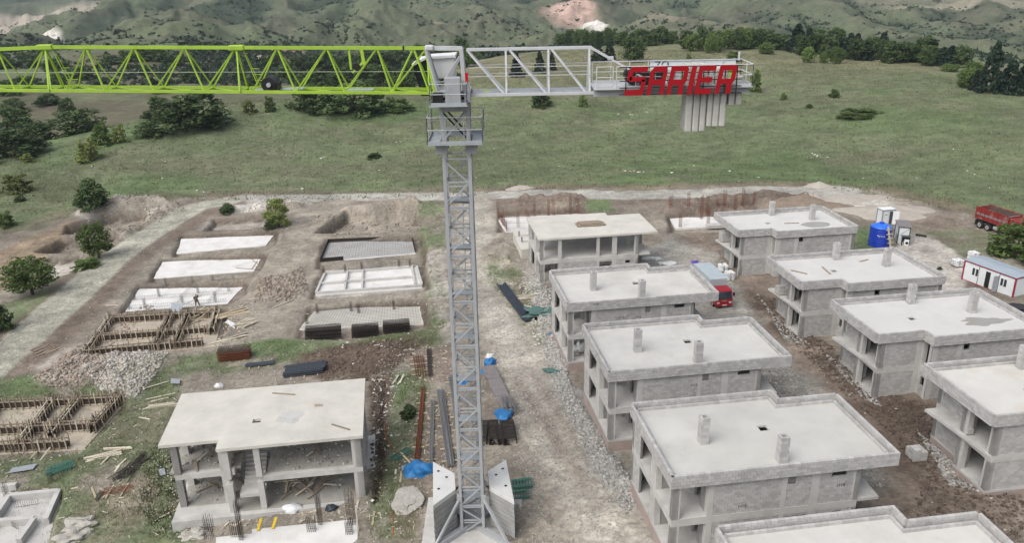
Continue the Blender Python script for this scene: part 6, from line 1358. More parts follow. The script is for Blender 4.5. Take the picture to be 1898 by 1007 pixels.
# ------------------------------------------------------------------ workman carrying two boards on the rebar slab
def person(P, rz):
    root = empty("person", P, rz, "workman in dark top and khaki trousers carrying boards over the rebar slab", "person")
    def skin(name, verts, edges, m, parent):
        me = bpy.data.meshes.new(name); me.from_pydata([v[0] for v in verts], edges, []); o = bpy.data.objects.new(name, me); COL.objects.link(o); o.parent = parent
        md = o.modifiers.new("skin", 'SKIN'); o.modifiers.new("sub", 'SUBSURF').levels = 1; o.modifiers["sub"].render_levels = 2
        for i, v in enumerate(verts): me.skin_vertices[0].data[i].radius = v[1] if isinstance(v[1], tuple) else (v[1], v[1])
        me.skin_vertices[0].data[0].use_root = True; me.materials.append(MAT[m]); return o
    # legs apart, one arm raised to the shoulder board, the other holding the low one
    body = [((0, 0, .95), (.17, .12)), ((0, .0, 1.18), (.16, .11)), ((.02, -.03, 1.40), (.19, .12)), ((.03, -.04, 1.50), .07), ((.04, -.06, 1.60), (.085, .10)), ((.04, -.06, 1.70), (.08, .09)),
        ((-.11, 0, .85), .095), ((-.16, -.04, .48), .075), ((-.20, .02, .10), .05), ((-.20, -.13, .05), .045), ((.11, .02, .85), .095), ((.20, .02, .48), .075), ((.28, .08, .10), .05), ((.28, -.06, .05), .045),
        ((-.20, -.03, 1.40), .065), ((-.30, -.10, 1.20), .05), ((-.14, -.28, 1.12), .04), ((-.08, -.32, 1.12), .038), ((.23, -.04, 1.41), .065), ((.34, -.08, 1.55), .05), ((.20, -.14, 1.72), .04), ((.14, -.15, 1.76), .038)]
    edges = [(0, 1), (1, 2), (2, 3), (3, 4), (4, 5), (0, 6), (6, 7), (7, 8), (8, 9), (0, 10), (10, 11), (11, 12), (12, 13), (2, 14), (14, 15), (15, 16), (16, 17), (2, 18), (18, 19), (19, 20), (20, 21)]
    b = skin("body", body, edges, 'skin', root)
    skin("trousers", [((0, 0, .98), (.22, .17)), ((-.11, 0, .85), .14), ((-.16, -.04, .48), .115), ((-.20, .015, .10), .095), ((.11, .02, .85), .14), ((.20, .02, .48), .115), ((.28, .07, .10), .095)], [(0, 1), (1, 2), (2, 3), (0, 4), (4, 5), (5, 6)], 'cloth_khaki', root)
    skin("shirt", [((0, 0, 1.0), (.225, .175)), ((0, 0, 1.2), (.215, .165)), ((.02, -.03, 1.41), (.24, .17)), ((-.21, -.03, 1.40), .105), ((-.30, -.10, 1.20), .088), ((-.17, -.25, 1.13), .072), ((.24, -.04, 1.42), .105), ((.34, -.08, 1.55), .088), ((.23, -.13, 1.68), .072)], [(0, 1), (1, 2), (2, 3), (3, 4), (4, 5), (2, 6), (6, 7), (7, 8)], 'cloth_dark', root)
    skin("hair", [((.04, -.02, 1.66), (.12, .13)), ((.04, -.05, 1.76), (.115, .125))], [(0, 1)], 'cloth_dark', root)
    return root
pp = gpx(366, 568, 0); wp_ = Vector(atz(366, 568, WS.z)); person(wp_, .2)
tag(piece("plank", wp_+Vector((-1.75, -.25, 1.98)), wp_+Vector((.75, -.05, 1.72)), .16, .04, 'wood_pale'), "board resting on the workman's shoulder", "plank", "timber lying about the site")
tag(piece("plank", wp_+Vector((-1.25, -.35, .55)), wp_+Vector((.95, -.30, 1.72)), .12, .05, 'wood_old_piece'), "board held across the workman's waist", "plank", "timber lying about the site")
# ------------------------------------------------------------------ plants
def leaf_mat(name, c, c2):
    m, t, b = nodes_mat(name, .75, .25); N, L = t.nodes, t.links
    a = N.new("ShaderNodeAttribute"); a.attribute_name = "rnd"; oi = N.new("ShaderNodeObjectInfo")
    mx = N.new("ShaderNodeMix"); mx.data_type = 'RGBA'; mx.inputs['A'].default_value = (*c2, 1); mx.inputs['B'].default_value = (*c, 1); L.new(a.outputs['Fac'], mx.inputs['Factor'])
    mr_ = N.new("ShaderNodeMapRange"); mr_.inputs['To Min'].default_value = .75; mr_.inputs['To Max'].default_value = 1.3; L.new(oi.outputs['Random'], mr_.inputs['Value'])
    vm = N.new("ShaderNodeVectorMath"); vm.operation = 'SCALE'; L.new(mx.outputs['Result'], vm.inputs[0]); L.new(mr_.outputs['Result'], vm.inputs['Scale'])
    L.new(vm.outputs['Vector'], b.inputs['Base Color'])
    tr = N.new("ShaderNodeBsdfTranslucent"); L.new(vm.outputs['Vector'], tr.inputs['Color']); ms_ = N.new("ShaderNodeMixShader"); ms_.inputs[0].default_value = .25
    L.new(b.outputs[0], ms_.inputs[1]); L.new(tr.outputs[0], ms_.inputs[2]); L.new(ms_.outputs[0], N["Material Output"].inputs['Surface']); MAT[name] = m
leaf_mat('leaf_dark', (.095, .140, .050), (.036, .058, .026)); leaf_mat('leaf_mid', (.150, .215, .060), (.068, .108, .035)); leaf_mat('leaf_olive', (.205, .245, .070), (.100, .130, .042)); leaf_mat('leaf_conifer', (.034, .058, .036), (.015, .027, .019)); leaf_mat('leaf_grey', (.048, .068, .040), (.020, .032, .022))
leaf_mat('grass_blade', (.20, .225, .115), (.145, .172, .088)); leaf_mat('weed', (.13, .15, .06), (.05, .075, .03))
def np_mesh(name, V, Fq, rnd, m):
    me = bpy.data.meshes.new(name); k = Fq.shape[1]; me.vertices.add(len(V)); me.vertices.foreach_set("co", V.astype(np.float32).ravel())
    me.loops.add(Fq.size); me.loops.foreach_set("vertex_index", Fq.astype(np.int32).ravel()); me.polygons.add(len(Fq)); me.polygons.foreach_set("loop_start", np.arange(0, Fq.size, k, dtype=np.int32)); me.polygons.foreach_set("loop_total", np.full(len(Fq), k, dtype=np.int32))
    if rnd is not None: at = me.attributes.new("rnd", 'FLOAT', 'POINT'); at.data.foreach_set("value", rnd.astype(np.float32))
    me.materials.append(MAT[m] if isinstance(m, str) else m); me.update(); return me
def leaves(P, size, rs, out=None, flat=.0):
    """one bent quad per point"""
    n = len(P); d = rs.normal(size=(n, 3)); d[:, 2] *= (1-flat)
    if out is not None: d = d*.7+out*.9
    d /= np.linalg.norm(d, axis=1)[:, None]+1e-9; a = np.cross(d, rs.normal(size=(n, 3))); a /= np.linalg.norm(a, axis=1)[:, None]+1e-9; b = np.cross(d, a); s = size*rs.uniform(.6, 1.3, n)[:, None]
    V = np.stack([P-a*s*.5, P+b*s*.32, P+a*s*.5, P-b*s*.32], 1).reshape(-1, 3); F = np.arange(4*n).reshape(n, 4); return V, F
def crown_mesh(name, m, seed, nl=2200, ncl=46, shape='round', size=.10, gap=.16):
    """unit crown: about 1 high, radius about .5, built from leaf clumps"""
    rs = np.random.default_rng(seed); P = []; O = []; R = []
    for c in range(ncl):
        if shape == 'round':
            t = rs.uniform(0, 2*np.pi); z = rs.uniform(.10, .97); rr = .5*np.sqrt(max(.03, 1-((z-.48)/.55)**2))*(.85+.25*np.sin(3*t+seed)*.5); k = rs.uniform(.45, 1.0); cen = np.array([rr*k*np.cos(t), rr*k*np.sin(t), z*(.9+.1*k)]); cr = rs.uniform(.10, gap+.04)
        elif shape == 'bush':
            t = rs.uniform(0, 2*np.pi); z = rs.uniform(.02, .95)**1.1; rr = .5*np.sqrt(max(.02, 1-(z/1.02)**2.2))*(.85+.2*np.sin(2*t+seed)); k = rs.uniform(.35, 1.0); cen = np.array([rr*k*np.cos(t), rr*k*np.sin(t), z*(.85+.15*np.sin(4*t+seed))]); cr = rs.uniform(.09, gap)
        else:
            z = rs.uniform(.03, .97); t = rs.uniform(0, 2*np.pi); rr = .5*(1-z)**.85*rs.uniform(.45, 1.02); cen = np.array([rr*np.cos(t), rr*np.sin(t), z-.06*rr*2]); cr = .05+.08*(1-z)
        n = max(8, int(nl/ncl)); d = rs.normal(size=(n, 3)); d /= np.linalg.norm(d, axis=1)[:, None]
        q = cen+d*cr*rs.uniform(.55, 1.0, n)[:, None]*np.array([1, 1, .8 if shape != 'conifer' else .55]); P.append(q); O.append(d); R.append(np.clip(rs.uniform(.0, 1)*.45+rs.uniform(0, .35, n)+.25*(d[:, 2] > 0), 0, 1))  # upper leaves of each clump tinted lighter, top light painted into the colour
    P = np.concatenate(P); O = np.concatenate(O); R = np.concatenate(R); P[:, 2] = np.maximum(P[:, 2], .01)
    V, F = leaves(P, size, rs, O, .2); return np_mesh(name, V, F, np.repeat(R, 4), m)
def trunk_mesh(name, seed, shape):
    s = random.Random(seed); mb = MB()
    if shape == 'conifer': mb.tube((0, 0, -.05), (0, 0, .85), .022, 6, .006)
    else:
        mb.tube((0, 0, -.06), (.01, 0, .25), .035, 7, .025)
        for k in range(6): a = k*1.05+s.uniform(-.3, .3); mb.tube((.01, 0, s.uniform(.10, .25)), (.28*math.cos(a), .28*math.sin(a), s.uniform(.45, .8)), .018, 5, .005)
    return mb.mesh(name, 'trunk')
CR = {}
for key, (m, sh, sd_, nl, nc, sz, gp) in {'bush_dark': ('leaf_dark', 'bush', 1, 3000, 60, .075, .15), 'bush_dark2': ('leaf_dark', 'bush', 2, 3000, 70, .07, .14), 'bush_mid': ('leaf_mid', 'bush', 3, 2600, 54, .08, .15), 'bush_olive': ('leaf_olive', 'bush', 4, 2000, 46, .08, .13), 'tree_mid': ('leaf_mid', 'round', 5, 3000, 58, .07, .14), 'tree_dark': ('leaf_dark', 'round', 6, 2800, 60, .075, .15), 'tree_dark2': ('leaf_dark', 'round', 7, 2800, 55, .075, .16), 'conifer': ('leaf_conifer', 'conifer', 8, 2600, 130, .085, .1), 'conifer2': ('leaf_conifer', 'conifer', 9, 2600, 120, .09, .1), 'tree_olive': ('leaf_olive', 'round', 10, 2200, 48, .08, .14)}.items():
    CR[key] = (crown_mesh("crown", m, sd_, nl, nc, sh, sz, gp), trunk_mesh("trunk", sd_, sh))
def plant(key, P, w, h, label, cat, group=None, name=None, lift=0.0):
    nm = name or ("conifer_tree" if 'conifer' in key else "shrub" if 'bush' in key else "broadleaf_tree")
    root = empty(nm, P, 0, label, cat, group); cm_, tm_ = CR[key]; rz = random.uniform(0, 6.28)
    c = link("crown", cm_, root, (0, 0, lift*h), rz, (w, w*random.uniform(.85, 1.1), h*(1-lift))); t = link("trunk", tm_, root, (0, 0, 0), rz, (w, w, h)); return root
def plant_px(key, x, y, wpx, hpx, label, cat="bush", group=None, push=0.0, name=None, lift=0.0):
    P = gpx(x, y); 
    if push:
        d = np.array([P[0], P[1]]); d = d/np.linalg.norm(d); q = P[:2]+d*push; P = np.array([q[0], q[1], ground(q[0], q[1])])
    s = FPX/float((P-CAM)@_fw); return plant(key, (P[0], P[1], P[2]-.1), wpx/s*1.08, hpx/s/math.cos(PITCH)*.97, label, cat, group, name, lift)
NB = "bushes round the building site"; SB = "bushes on the left slope"; TB = "tree belt on the far crest"; VT = "trees in the valley behind the jib"
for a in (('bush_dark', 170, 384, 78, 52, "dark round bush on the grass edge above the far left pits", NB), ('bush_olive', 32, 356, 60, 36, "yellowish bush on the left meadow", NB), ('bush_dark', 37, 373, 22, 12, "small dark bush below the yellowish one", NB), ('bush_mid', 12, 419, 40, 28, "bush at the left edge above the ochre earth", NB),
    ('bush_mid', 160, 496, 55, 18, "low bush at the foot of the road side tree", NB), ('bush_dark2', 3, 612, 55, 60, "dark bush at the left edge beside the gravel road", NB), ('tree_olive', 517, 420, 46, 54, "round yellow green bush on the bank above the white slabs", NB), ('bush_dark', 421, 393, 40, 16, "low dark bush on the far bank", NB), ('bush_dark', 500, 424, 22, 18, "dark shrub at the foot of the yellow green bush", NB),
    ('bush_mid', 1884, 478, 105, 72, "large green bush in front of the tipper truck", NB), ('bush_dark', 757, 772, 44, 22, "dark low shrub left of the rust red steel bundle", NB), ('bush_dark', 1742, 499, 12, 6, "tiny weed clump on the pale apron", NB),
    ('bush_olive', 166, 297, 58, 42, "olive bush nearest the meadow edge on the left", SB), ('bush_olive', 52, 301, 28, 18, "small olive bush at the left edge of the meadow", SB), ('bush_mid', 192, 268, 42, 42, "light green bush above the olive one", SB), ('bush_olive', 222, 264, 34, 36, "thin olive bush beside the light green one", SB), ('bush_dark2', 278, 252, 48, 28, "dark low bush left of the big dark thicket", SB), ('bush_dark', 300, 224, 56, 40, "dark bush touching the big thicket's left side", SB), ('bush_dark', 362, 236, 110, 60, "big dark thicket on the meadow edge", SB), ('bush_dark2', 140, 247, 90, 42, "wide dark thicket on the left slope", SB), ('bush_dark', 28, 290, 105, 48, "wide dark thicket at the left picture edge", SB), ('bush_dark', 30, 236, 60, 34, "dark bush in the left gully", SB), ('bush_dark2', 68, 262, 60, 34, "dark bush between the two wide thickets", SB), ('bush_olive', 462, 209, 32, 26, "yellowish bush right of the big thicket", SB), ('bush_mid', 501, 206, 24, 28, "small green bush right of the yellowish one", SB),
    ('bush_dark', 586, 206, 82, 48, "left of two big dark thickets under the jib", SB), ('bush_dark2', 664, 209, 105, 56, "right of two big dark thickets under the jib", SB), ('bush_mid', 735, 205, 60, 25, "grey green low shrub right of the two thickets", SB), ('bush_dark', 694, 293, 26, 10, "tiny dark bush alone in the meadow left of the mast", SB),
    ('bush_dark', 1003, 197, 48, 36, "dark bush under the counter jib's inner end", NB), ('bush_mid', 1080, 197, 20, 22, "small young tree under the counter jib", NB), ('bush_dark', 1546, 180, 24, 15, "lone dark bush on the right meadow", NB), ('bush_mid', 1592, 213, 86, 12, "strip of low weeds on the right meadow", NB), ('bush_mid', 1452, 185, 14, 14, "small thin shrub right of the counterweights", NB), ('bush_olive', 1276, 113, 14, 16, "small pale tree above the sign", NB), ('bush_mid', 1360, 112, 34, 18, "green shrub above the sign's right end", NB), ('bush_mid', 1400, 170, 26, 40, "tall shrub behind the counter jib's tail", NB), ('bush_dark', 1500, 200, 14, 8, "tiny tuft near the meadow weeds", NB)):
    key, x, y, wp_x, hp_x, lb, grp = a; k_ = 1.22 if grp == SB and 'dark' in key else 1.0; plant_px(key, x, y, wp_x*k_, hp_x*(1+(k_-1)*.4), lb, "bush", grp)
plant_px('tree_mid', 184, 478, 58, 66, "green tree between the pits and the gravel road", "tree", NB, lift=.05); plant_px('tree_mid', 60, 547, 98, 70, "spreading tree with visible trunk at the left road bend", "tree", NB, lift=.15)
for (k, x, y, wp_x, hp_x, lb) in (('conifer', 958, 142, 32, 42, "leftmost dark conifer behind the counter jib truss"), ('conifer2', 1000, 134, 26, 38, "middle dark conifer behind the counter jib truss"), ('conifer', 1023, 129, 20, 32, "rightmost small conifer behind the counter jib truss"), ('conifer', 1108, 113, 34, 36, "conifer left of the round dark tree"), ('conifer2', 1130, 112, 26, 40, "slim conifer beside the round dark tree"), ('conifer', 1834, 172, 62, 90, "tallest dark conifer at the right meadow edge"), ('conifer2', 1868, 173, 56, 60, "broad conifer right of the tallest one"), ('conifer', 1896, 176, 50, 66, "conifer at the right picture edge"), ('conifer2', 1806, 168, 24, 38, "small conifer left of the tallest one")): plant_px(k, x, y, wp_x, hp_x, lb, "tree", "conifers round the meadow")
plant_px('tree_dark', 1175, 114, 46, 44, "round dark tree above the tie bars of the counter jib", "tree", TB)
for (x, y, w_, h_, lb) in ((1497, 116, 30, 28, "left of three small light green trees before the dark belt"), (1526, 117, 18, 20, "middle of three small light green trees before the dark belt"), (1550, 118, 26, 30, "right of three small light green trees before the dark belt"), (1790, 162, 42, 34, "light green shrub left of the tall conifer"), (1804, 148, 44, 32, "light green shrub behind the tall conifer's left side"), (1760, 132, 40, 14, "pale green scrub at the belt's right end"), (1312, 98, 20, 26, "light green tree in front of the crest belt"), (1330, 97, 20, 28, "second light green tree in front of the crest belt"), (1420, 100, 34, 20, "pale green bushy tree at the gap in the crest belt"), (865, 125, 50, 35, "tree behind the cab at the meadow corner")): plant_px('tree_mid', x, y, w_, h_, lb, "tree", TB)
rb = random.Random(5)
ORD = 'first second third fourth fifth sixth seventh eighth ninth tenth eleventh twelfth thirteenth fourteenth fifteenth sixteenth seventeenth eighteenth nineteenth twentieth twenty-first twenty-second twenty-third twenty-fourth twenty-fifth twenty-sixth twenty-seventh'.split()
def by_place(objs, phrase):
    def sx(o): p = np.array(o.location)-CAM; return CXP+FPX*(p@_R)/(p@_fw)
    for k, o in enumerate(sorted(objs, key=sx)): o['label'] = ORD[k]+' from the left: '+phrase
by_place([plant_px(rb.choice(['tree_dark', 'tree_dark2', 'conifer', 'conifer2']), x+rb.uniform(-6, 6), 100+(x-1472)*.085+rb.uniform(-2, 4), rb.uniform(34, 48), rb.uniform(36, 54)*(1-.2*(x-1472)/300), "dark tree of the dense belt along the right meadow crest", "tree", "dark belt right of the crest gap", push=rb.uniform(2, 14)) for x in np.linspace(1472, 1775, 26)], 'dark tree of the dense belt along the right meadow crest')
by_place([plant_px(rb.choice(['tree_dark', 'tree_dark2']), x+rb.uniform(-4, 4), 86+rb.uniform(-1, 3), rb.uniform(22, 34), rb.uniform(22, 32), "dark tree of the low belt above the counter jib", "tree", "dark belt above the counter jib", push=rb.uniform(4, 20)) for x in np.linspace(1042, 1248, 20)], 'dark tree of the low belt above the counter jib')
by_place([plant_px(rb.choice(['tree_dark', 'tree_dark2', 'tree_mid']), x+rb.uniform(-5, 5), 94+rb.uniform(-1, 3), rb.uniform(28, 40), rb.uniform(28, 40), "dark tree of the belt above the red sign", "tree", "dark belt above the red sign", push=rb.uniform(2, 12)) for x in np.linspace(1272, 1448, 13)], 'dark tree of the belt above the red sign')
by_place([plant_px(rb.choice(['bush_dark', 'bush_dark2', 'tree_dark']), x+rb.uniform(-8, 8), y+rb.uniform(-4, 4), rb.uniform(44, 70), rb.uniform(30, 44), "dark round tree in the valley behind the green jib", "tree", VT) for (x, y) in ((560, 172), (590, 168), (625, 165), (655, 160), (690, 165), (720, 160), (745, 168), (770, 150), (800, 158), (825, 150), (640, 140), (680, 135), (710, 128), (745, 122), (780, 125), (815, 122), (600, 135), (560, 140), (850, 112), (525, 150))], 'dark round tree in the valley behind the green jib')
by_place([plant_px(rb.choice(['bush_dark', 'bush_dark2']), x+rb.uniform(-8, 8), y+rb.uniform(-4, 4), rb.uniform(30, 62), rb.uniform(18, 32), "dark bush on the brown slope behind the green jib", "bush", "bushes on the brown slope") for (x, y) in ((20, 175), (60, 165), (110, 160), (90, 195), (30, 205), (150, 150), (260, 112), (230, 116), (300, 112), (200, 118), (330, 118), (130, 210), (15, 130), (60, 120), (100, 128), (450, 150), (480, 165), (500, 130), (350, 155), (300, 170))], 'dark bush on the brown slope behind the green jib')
# scrub of the far hills: one mass
rs = np.random.default_rng(3); n = 200000
a_ = rs.uniform(-.72, .72, n); r_ = np.exp(rs.uniform(math.log(380), math.log(1500), n)); X = r_*np.sin(a_); Y = r_*np.cos(a_)
den = sstep(-.05, .5, fbm(X/70, Y/110, 4, 91))*.8+.045+.35*sstep(.1, .5, fbm(X/25, Y/25, 3, 97))*.25
den = den*np.where((a_ < -.02) & (r_ < 900), 1.5, .75); den = den+.9*sstep(.0, .45, np.clip(.25-ridged((X+30*fbm(X/90, Y/90, 3, 52))/75, (Y+30*fbm(X/90, Y/90, 3, 57))/105, 4, 54), -1, 1)); den = den+1.2*(1-sstep(470, 640, r_))*(a_ < .02)*(a_ > -.36); keep = rs.uniform(0, 1, n) < den*.26*np.clip(r_/700, .5, 1.2); X, Y, r_ = X[keep], Y[keep], r_[keep]
def ground_v(X, Y):
    a = np.arctan2(X, Y); l = np.log(np.maximum(np.hypot(X, Y), 10.01)); i = np.clip(np.searchsorted(_az, a)-1, 0, NA-2); j = np.clip(np.searchsorted(_lr, l)-1, 0, NR-2)
    fa = (a-_az[i])/(_az[i+1]-_az[i]); fl = (l-_lr[j])/(_lr[j+1]-_lr[j]); return (ZG[i, j]*(1-fa)+ZG[i+1, j]*fa)*(1-fl)+(ZG[i, j+1]*(1-fa)+ZG[i+1, j+1]*fa)*fl
Z = ground_v(X, Y); s_ = rs.uniform(.9, 2.6, len(X))*np.where(rs.uniform(0, 1, len(X)) < .12, 1.9, 1); per = 11
P0 = np.repeat(np.stack([X, Y, Z], -1), per, 0); S0 = np.repeat(s_, per); d = rs.normal(size=(len(P0), 3)); d /= np.linalg.norm(d, axis=1)[:, None]; d[:, 2] = np.abs(d[:, 2])
V, F_ = leaves(P0+d*S0[:, None]*rs.uniform(.5, 1, len(P0))[:, None]*np.array([.75, .75, .7]), 1.0, rs, d)
V = (V.reshape(-1, 4, 3)-(P0)[:, None]); cpt = V.mean(1, keepdims=True); V = (cpt+(V-cpt)*S0[:, None, None]*.75+P0[:, None]).reshape(-1, 3)
o = link("hill_scrub", np_mesh("hill_scrub", V, F_, np.repeat(rs.uniform(0, 1, len(P0)), 4), 'leaf_grey')); o['kind'] = 'stuff'; o['label'] = "scattered dark scrub on the far hills"
# ------------------------------------------------------------------ stones, clods, tufts (uncountable)
def ico():
    t = (1+5**.5)/2; v = np.array([(-1, t, 0), (1, t, 0), (-1, -t, 0), (1, -t, 0), (0, -1, t), (0, 1, t), (0, -1, -t), (0, 1, -t), (t, 0, -1), (t, 0, 1), (-t, 0, -1), (-t, 0, 1)], float); v /= np.linalg.norm(v[0])
    f = np.array([(0, 11, 5), (0, 5, 1), (0, 1, 7), (0, 7, 10), (0, 10, 11), (1, 5, 9), (5, 11, 4), (11, 10, 2), (10, 7, 6), (7, 1, 8), (3, 9, 4), (3, 4, 2), (3, 2, 6), (3, 6, 8), (3, 8, 9), (4, 9, 5), (2, 4, 11), (6, 2, 10), (8, 6, 7), (9, 8, 1)]); return v, f
_iv, _if = ico()
def in_poly(pts, n, px=True, rs=rs):
    pl = poly0(pts) if px else np.asarray(pts); lo, hi = pl.min(0), pl.max(0); out = np.zeros((0, 2))
    for _ in range(12):
        q = rs.uniform(lo, hi, (max(64, n*2), 2)); q = q[pdist(pl, q[:, 0], q[:, 1]) > 0]; out = np.concatenate([out, q])
        if len(out) >= n: break
    return out[:n]
def stones(name, XY, smin, smax, m, label, flat=.6, pw=2.2, seed=0):
    r2 = np.random.default_rng(seed+77); n = len(XY); z = ground_v(XY[:, 0], XY[:, 1]); s = smin+(smax-smin)*r2.uniform(0, 1, n)**pw
    j = r2.uniform(.62, 1.3, (n, 12, 1)); V = _iv[None]*j*np.stack([s*r2.uniform(.8, 1.35, n), s*r2.uniform(.7, 1.1, n), s*flat*r2.uniform(.7, 1.2, n)], -1)[:, None]
    a = r2.uniform(0, 6.28, n); c, sn = np.cos(a)[:, None], np.sin(a)[:, None]; x = V[..., 0]*c-V[..., 1]*sn; y = V[..., 0]*sn+V[..., 1]*c
    V = np.stack([x+XY[:, :1], y+XY[:, 1:2], V[..., 2]+(z+s*flat*.35)[:, None]], -1).reshape(-1, 3); F_ = (_if[None]+12*np.arange(n)[:, None, None]).reshape(-1, 3)
    o = link(name, np_mesh(name, V, F_, np.repeat(r2.uniform(0, 1, n), 12), m)); o['kind'] = 'stuff'; o['label'] = label; return o
mat('stone_pale', (.42, .39, .345), (.32, .295, .26), 3, rnd=.28, attr=True); mat('stone_grey', (.35, .34, .32), (.26, .255, .24), 3, rnd=.35, attr=True); mat('stone_brown', (.30, .25, .205), (.21, .172, .14), 3, rnd=.35, attr=True); mat('clod', (.13, .10, .08), (.085, .065, .052), 3, rnd=.4, attr=True); mat('stone_white', (.62, .60, .57), (.52, .50, .47), 3, rnd=.2, attr=True)
stones("white_rubble", np.concatenate([in_poly([(150, 690), (240, 648), (312, 655), (300, 682), (255, 742), (190, 728)], 3600), in_poly([(440, 392), (560, 370), (580, 378), (500, 390)], 350), in_poly([(140, 404), (200, 378), (320, 374), (300, 390), (160, 412)], 350)]), .04, .22, 'stone_pale', "white broken limestone heaped beside the formwork", .7, 2.0, 1)
stones("brown_rubble", np.concatenate([in_poly([(60, 705), (150, 640), (200, 660), (190, 720), (90, 718)], 1300), in_poly([(160, 640), (260, 560), (290, 560), (200, 640)], 700), in_poly([(470, 560), (480, 518), (560, 500), (572, 540), (530, 562)], 1100), in_poly([(580, 400), (780, 372), (780, 430), (620, 440)], 700), in_poly([(100, 430), (330, 376), (350, 390), (150, 470)], 700)]), .05, .26, 'stone_brown', "brown rubble on the banks and heaps", .7, 2.0, 2)
stones("grey_rubble", np.concatenate([in_poly([(980, 470), (1004, 480), (1042, 640), (1060, 720), (1100, 790), (1190, 920), (1160, 960), (1090, 850), (1050, 760), (1015, 690), (1000, 600), (975, 520)], 5200), in_poly([(1530, 660), (1580, 680), (1640, 760), (1600, 740)], 500), in_poly([(1700, 800), (1760, 850), (1830, 920), (1760, 900)], 700), in_poly([(1400, 540), (1450, 600), (1500, 640), (1460, 640)], 400), in_poly([(1380, 640), (1440, 640), (1640, 900), (1560, 940)], 1500)]), .03, .17, 'stone_grey', "grey concrete rubble along the house walls", .65, 2.0, 3)
stones("site_pebbles", np.concatenate([in_poly([(-80, 470), (130, 405), (600, 360), (1500, 350), (1880, 430), (1960, 560), (1960, 1060), (-120, 1060)], 5200), in_poly([(700, 640), (1000, 640), (1180, 1020), (680, 1020)], 3000), in_poly([(0, 640), (560, 640), (560, 1010), (-60, 1010)], 1600)]), .03, .12, 'stone_pale', "pebbles strewn over the building site", .6, 2.4, 4)
stones("soil_clods", np.concatenate([in_poly([(555, 658), (770, 624), (800, 632), (720, 692), (600, 706)], 1300), in_poly([(1390, 545), (1450, 560), (1620, 720), (1750, 760), (1740, 900), (1640, 800), (1480, 650)], 2600), in_poly([(684, 700), (728, 690), (712, 900), (690, 930)], 700), in_poly([(1700, 880), (1898, 900), (1898, 1010), (1700, 1000)], 900)]), .03, .17, 'clod', "dark earth clods between the houses", .7, 1.8, 5)
stones("track_gravel", np.concatenate([in_poly([(870, 380), (905, 380), (905, 500), (1010, 680), (1170, 930), (1130, 1020), (980, 1010), (950, 800), (900, 600), (868, 480)], 4200), in_poly([(300, 400), (380, 380), (330, 425), (150, 560), (0, 705), (-20, 650), (110, 550)], 2600)]), .03, .10, 'stone_grey', "coarse gravel on the tracks", .6, 2.0, 6)
stones("meadow_stones", np.concatenate([in_poly([(100, 330), (500, 260), (949, 250), (1300, 280), (1890, 280), (1890, 350), (949, 345), (300, 368)], 55), np.array([np.array(gpx(x, y)[:2])+rs.normal(0, .8, 2) for x, y in ((1512, 287), (1520, 288), (1526, 290), (1505, 291), (1150, 212), (1170, 213), (1200, 208), (1170, 318), (1185, 319), (600, 292), (300, 296), (740, 262)) for _ in range(5)])]), .08, .30, 'stone_white', "pale stones scattered in the meadow", .6, 2.2, 7)
def tufts(name, XY, h0, h1, m, label, blades=5, w=.05, seed=0, spread=.12):
    r2 = np.random.default_rng(seed+177); n = len(XY); z = ground_v(XY[:, 0], XY[:, 1]); k = blades
    B = np.repeat(np.stack([XY[:, 0], XY[:, 1], z-.02], -1), k, 0); h = np.repeat(r2.uniform(h0, h1, n), k)*r2.uniform(.6, 1.1, n*k); a = r2.uniform(0, 6.28, n*k); off = r2.normal(0, spread, (n*k, 2)); B[:, :2] += off
    lean = r2.uniform(.1, .7, n*k)*h; ww = w*(.6+h)
    side = np.stack([-np.sin(a), np.cos(a), np.zeros_like(a)], -1)*ww[:, None]; tip = B+np.stack([np.cos(a)*lean, np.sin(a)*lean, h], -1)
    V = np.stack([B-side, B+side, tip], 1).reshape(-1, 3); F_ = np.arange(3*n*k).reshape(-1, 3)
    o = link(name, np_mesh(name, V, F_, np.repeat(np.repeat(r2.uniform(0, 1, n), k), 3), m)); o['kind'] = 'stuff'; o['label'] = label; return o
gA = np.concatenate([in_poly([(-80, 710), (160, 712), (300, 668), (470, 632), (660, 640), (430, 690), (340, 705), (300, 830), (330, 1000), (-80, 1000)], 7000), in_poly([(640, 642), (800, 590), (830, 598), (800, 640)], 700), in_poly([(690, 850), (760, 690), (790, 690), (770, 1000), (690, 1000)], 1800), in_poly([(775, 375), (822, 372), (832, 440), (815, 500), (830, 560), (800, 640), (785, 600), (775, 440)], 900), in_poly([(905, 478), (945, 480), (1030, 640), (1000, 640), (905, 520)], 900), in_poly([(1480, 430), (1600, 418), (1650, 430), (1650, 470), (1560, 480)], 500)])
gA = gA[fbm(gA[:, 0]/4, gA[:, 1]/4, 3, 303)+.25 > rs.uniform(-.3, .5, len(gA))]
tufts("site_grass", gA, .10, .34, 'grass_blade', "rough grass growing between the plots", 6, .035, 1, .16)
tufts("meadow_grass", in_poly([(-40, 335), (140, 290), (420, 215), (820, 195), (1000, 110), (1500, 108), (1890, 185), (1890, 410), (1500, 345), (300, 374), (120, 398), (-40, 425)], 22000), .12, .40, 'grass_blade', "coarse tufts of the meadow", 5, .14, 2, .5)
wd = in_poly([(285, 830), (335, 830), (325, 900), (380, 985), (300, 1000), (255, 940), (270, 880)], 420); tufts("flowering_weeds", wd, .12, .38, 'weed', "tall weeds with white flowers left of the frame house", 7, .05, 3, .2)
stones("weed_flowers", wd[:130]+rs.normal(0, .1, (130, 2)), .03, .06, 'stone_white', "white flower heads of the weeds", .7, 1.5, 9).location.z = .22
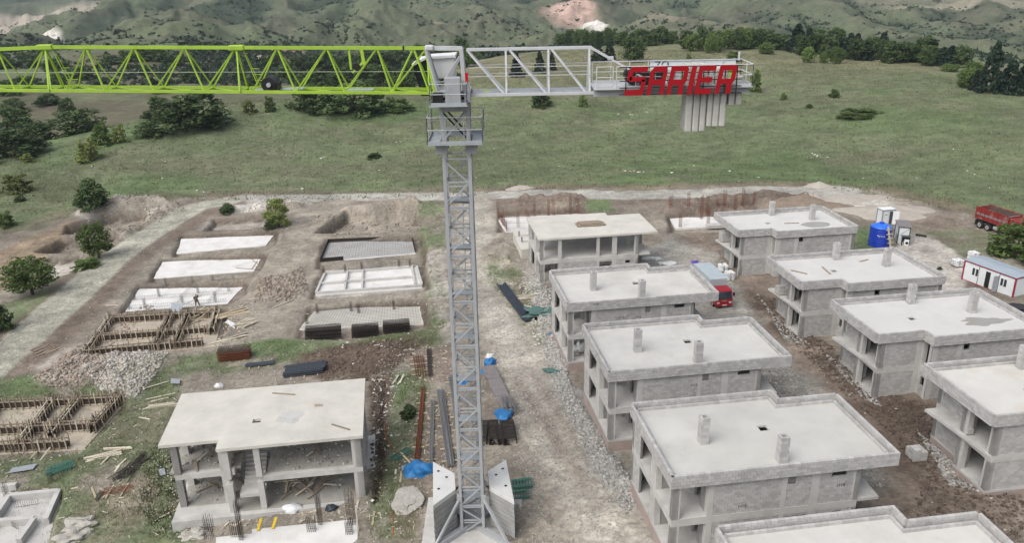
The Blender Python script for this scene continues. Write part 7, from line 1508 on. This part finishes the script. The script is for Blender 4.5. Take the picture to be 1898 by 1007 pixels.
# small site litter
def litter(name, XY, label, m, lmin, lmax, seed, wd=.07):
    r2 = np.random.default_rng(seed); mb = MB()
    for (x, y) in XY:
        z = ground(x, y)+.04; a = r2.uniform(0, 6.28); l = r2.uniform(lmin, lmax)/2; t = r2.uniform(-.1, .25); mb.beam((x-math.cos(a)*l, y-math.sin(a)*l, z), (x+math.cos(a)*l, y+math.sin(a)*l, z+abs(t)*l), wd*r2.uniform(.6, 1.6), .04, rnd=float(r2.uniform(0, 1)))
    o = mb.build(name, m); o['kind'] = 'stuff'; o['label'] = label; return o
mat('litter_pale', (.56, .51, .42), (.46, .41, .33), 4, rnd=.3, attr=True)
litter("wood_scraps", np.concatenate([in_poly([(0, 850), (330, 700), (330, 1000), (0, 1000)], 80), in_poly([(690, 640), (850, 640), (850, 1000), (690, 1000)], 90), in_poly([(380, 560), (480, 560), (470, 640), (400, 660)], 120), in_poly([(960, 500), (1020, 520), (1040, 650), (990, 620)], 150), in_poly([(340, 930), (690, 930), (690, 965), (340, 985)], 130), in_poly([(1280, 470), (1345, 470), (1345, 500), (1280, 500)], 50), in_poly([(560, 560), (800, 540), (800, 620), (560, 640)], 60)]), "small wood scraps strewn over the site", 'litter_pale', .12, .7, 5)
litter("plaster_scraps", np.concatenate([in_poly([(960, 520), (1030, 540), (1040, 650), (990, 640)], 160), in_poly([(690, 700), (730, 690), (722, 900), (690, 930)], 40), in_poly([(620, 640), (800, 600), (800, 660), (620, 690)], 15)]), "pale scraps of block and plastic strewn over the site", 'stone_white', .12, .4, 6, .14)
# rubble dust on the floors of the open frame house
def floor_stones(name, x0, y0, x1, y1, z, n, label, seed):
    r2 = np.random.default_rng(seed); q = np.stack([r2.uniform(x0, x1, n), r2.uniform(y0, y1, n)], -1); B0 = np.array(HB['L1']); XY = B0[None, :2]+q[:, :1]*EX[None, :2]+q[:, 1:]*EY[None, :2]
    o = stones(name, XY, .03, .16, 'stone_grey', label, .6, 2.5, seed); me = o.data; co = np.zeros(len(me.vertices)*3, np.float32); me.vertices.foreach_get("co", co); co = co.reshape(-1, 12, 3); co[:, :, 2] += (B0[2]-5.9+z-ground_v(XY[:, 0], XY[:, 1]))[:, None]; me.vertices.foreach_set("co", co.ravel())
floor_stones("floor_rubble", .9, 1.9, 14.8, 8.5, 0.0, 900, "small rubble on the ground floor of the open frame house", 201); floor_stones("floor_rubble", 7.9, .8, 14.6, 8.5, 2.95, 600, "small rubble on the upper floor of the open frame house", 202); floor_stones("floor_rubble", .9, 2.2, 5.4, 8.5, 2.95, 300, "small rubble on the upper floor left of the stair", 203)
# hose and cable on the ground
def trail(name, pts, r, m, label):
    P = []
    for (a, b) in zip(pts, pts[1:]):
        for k in range(6): t = k/6; P.append(gvec(a[0]+(b[0]-a[0])*t, a[1]+(b[1]-a[1])*t, r))
    mb = MB(); mb.path(P, r, 5); return tag(mb.build(name, m), label, "cable")
trail("orange_hose", [(712, 790), (716, 815), (735, 838), (745, 848)], .03, 'orange_hose', "thin orange hose in the grass left of the steel bundles"); trail("orange_hose", [(727, 948), (728, 975), (729, 998)], .03, 'orange_hose', "thin orange hose beside the flat boulder")
# ------------------------------------------------------------------ the hazy air
hz = MB().box(-4200, -60, -240, 4200, 4200, 330).build("haze", None); hz['kind'] = 'stuff'
m = bpy.data.materials.new("haze"); m.use_nodes = True; t = m.node_tree; t.nodes.remove(t.nodes["Principled BSDF"]); pv = t.nodes.new("ShaderNodeVolumePrincipled"); pv.inputs['Color'].default_value = (.72, .85, .97, 1); pv.inputs['Density'].default_value = .0001; pv.inputs['Anisotropy'].default_value = .2
t.links.new(pv.outputs[0], t.nodes["Material Output"].inputs['Volume']); hz.data.materials.append(m)
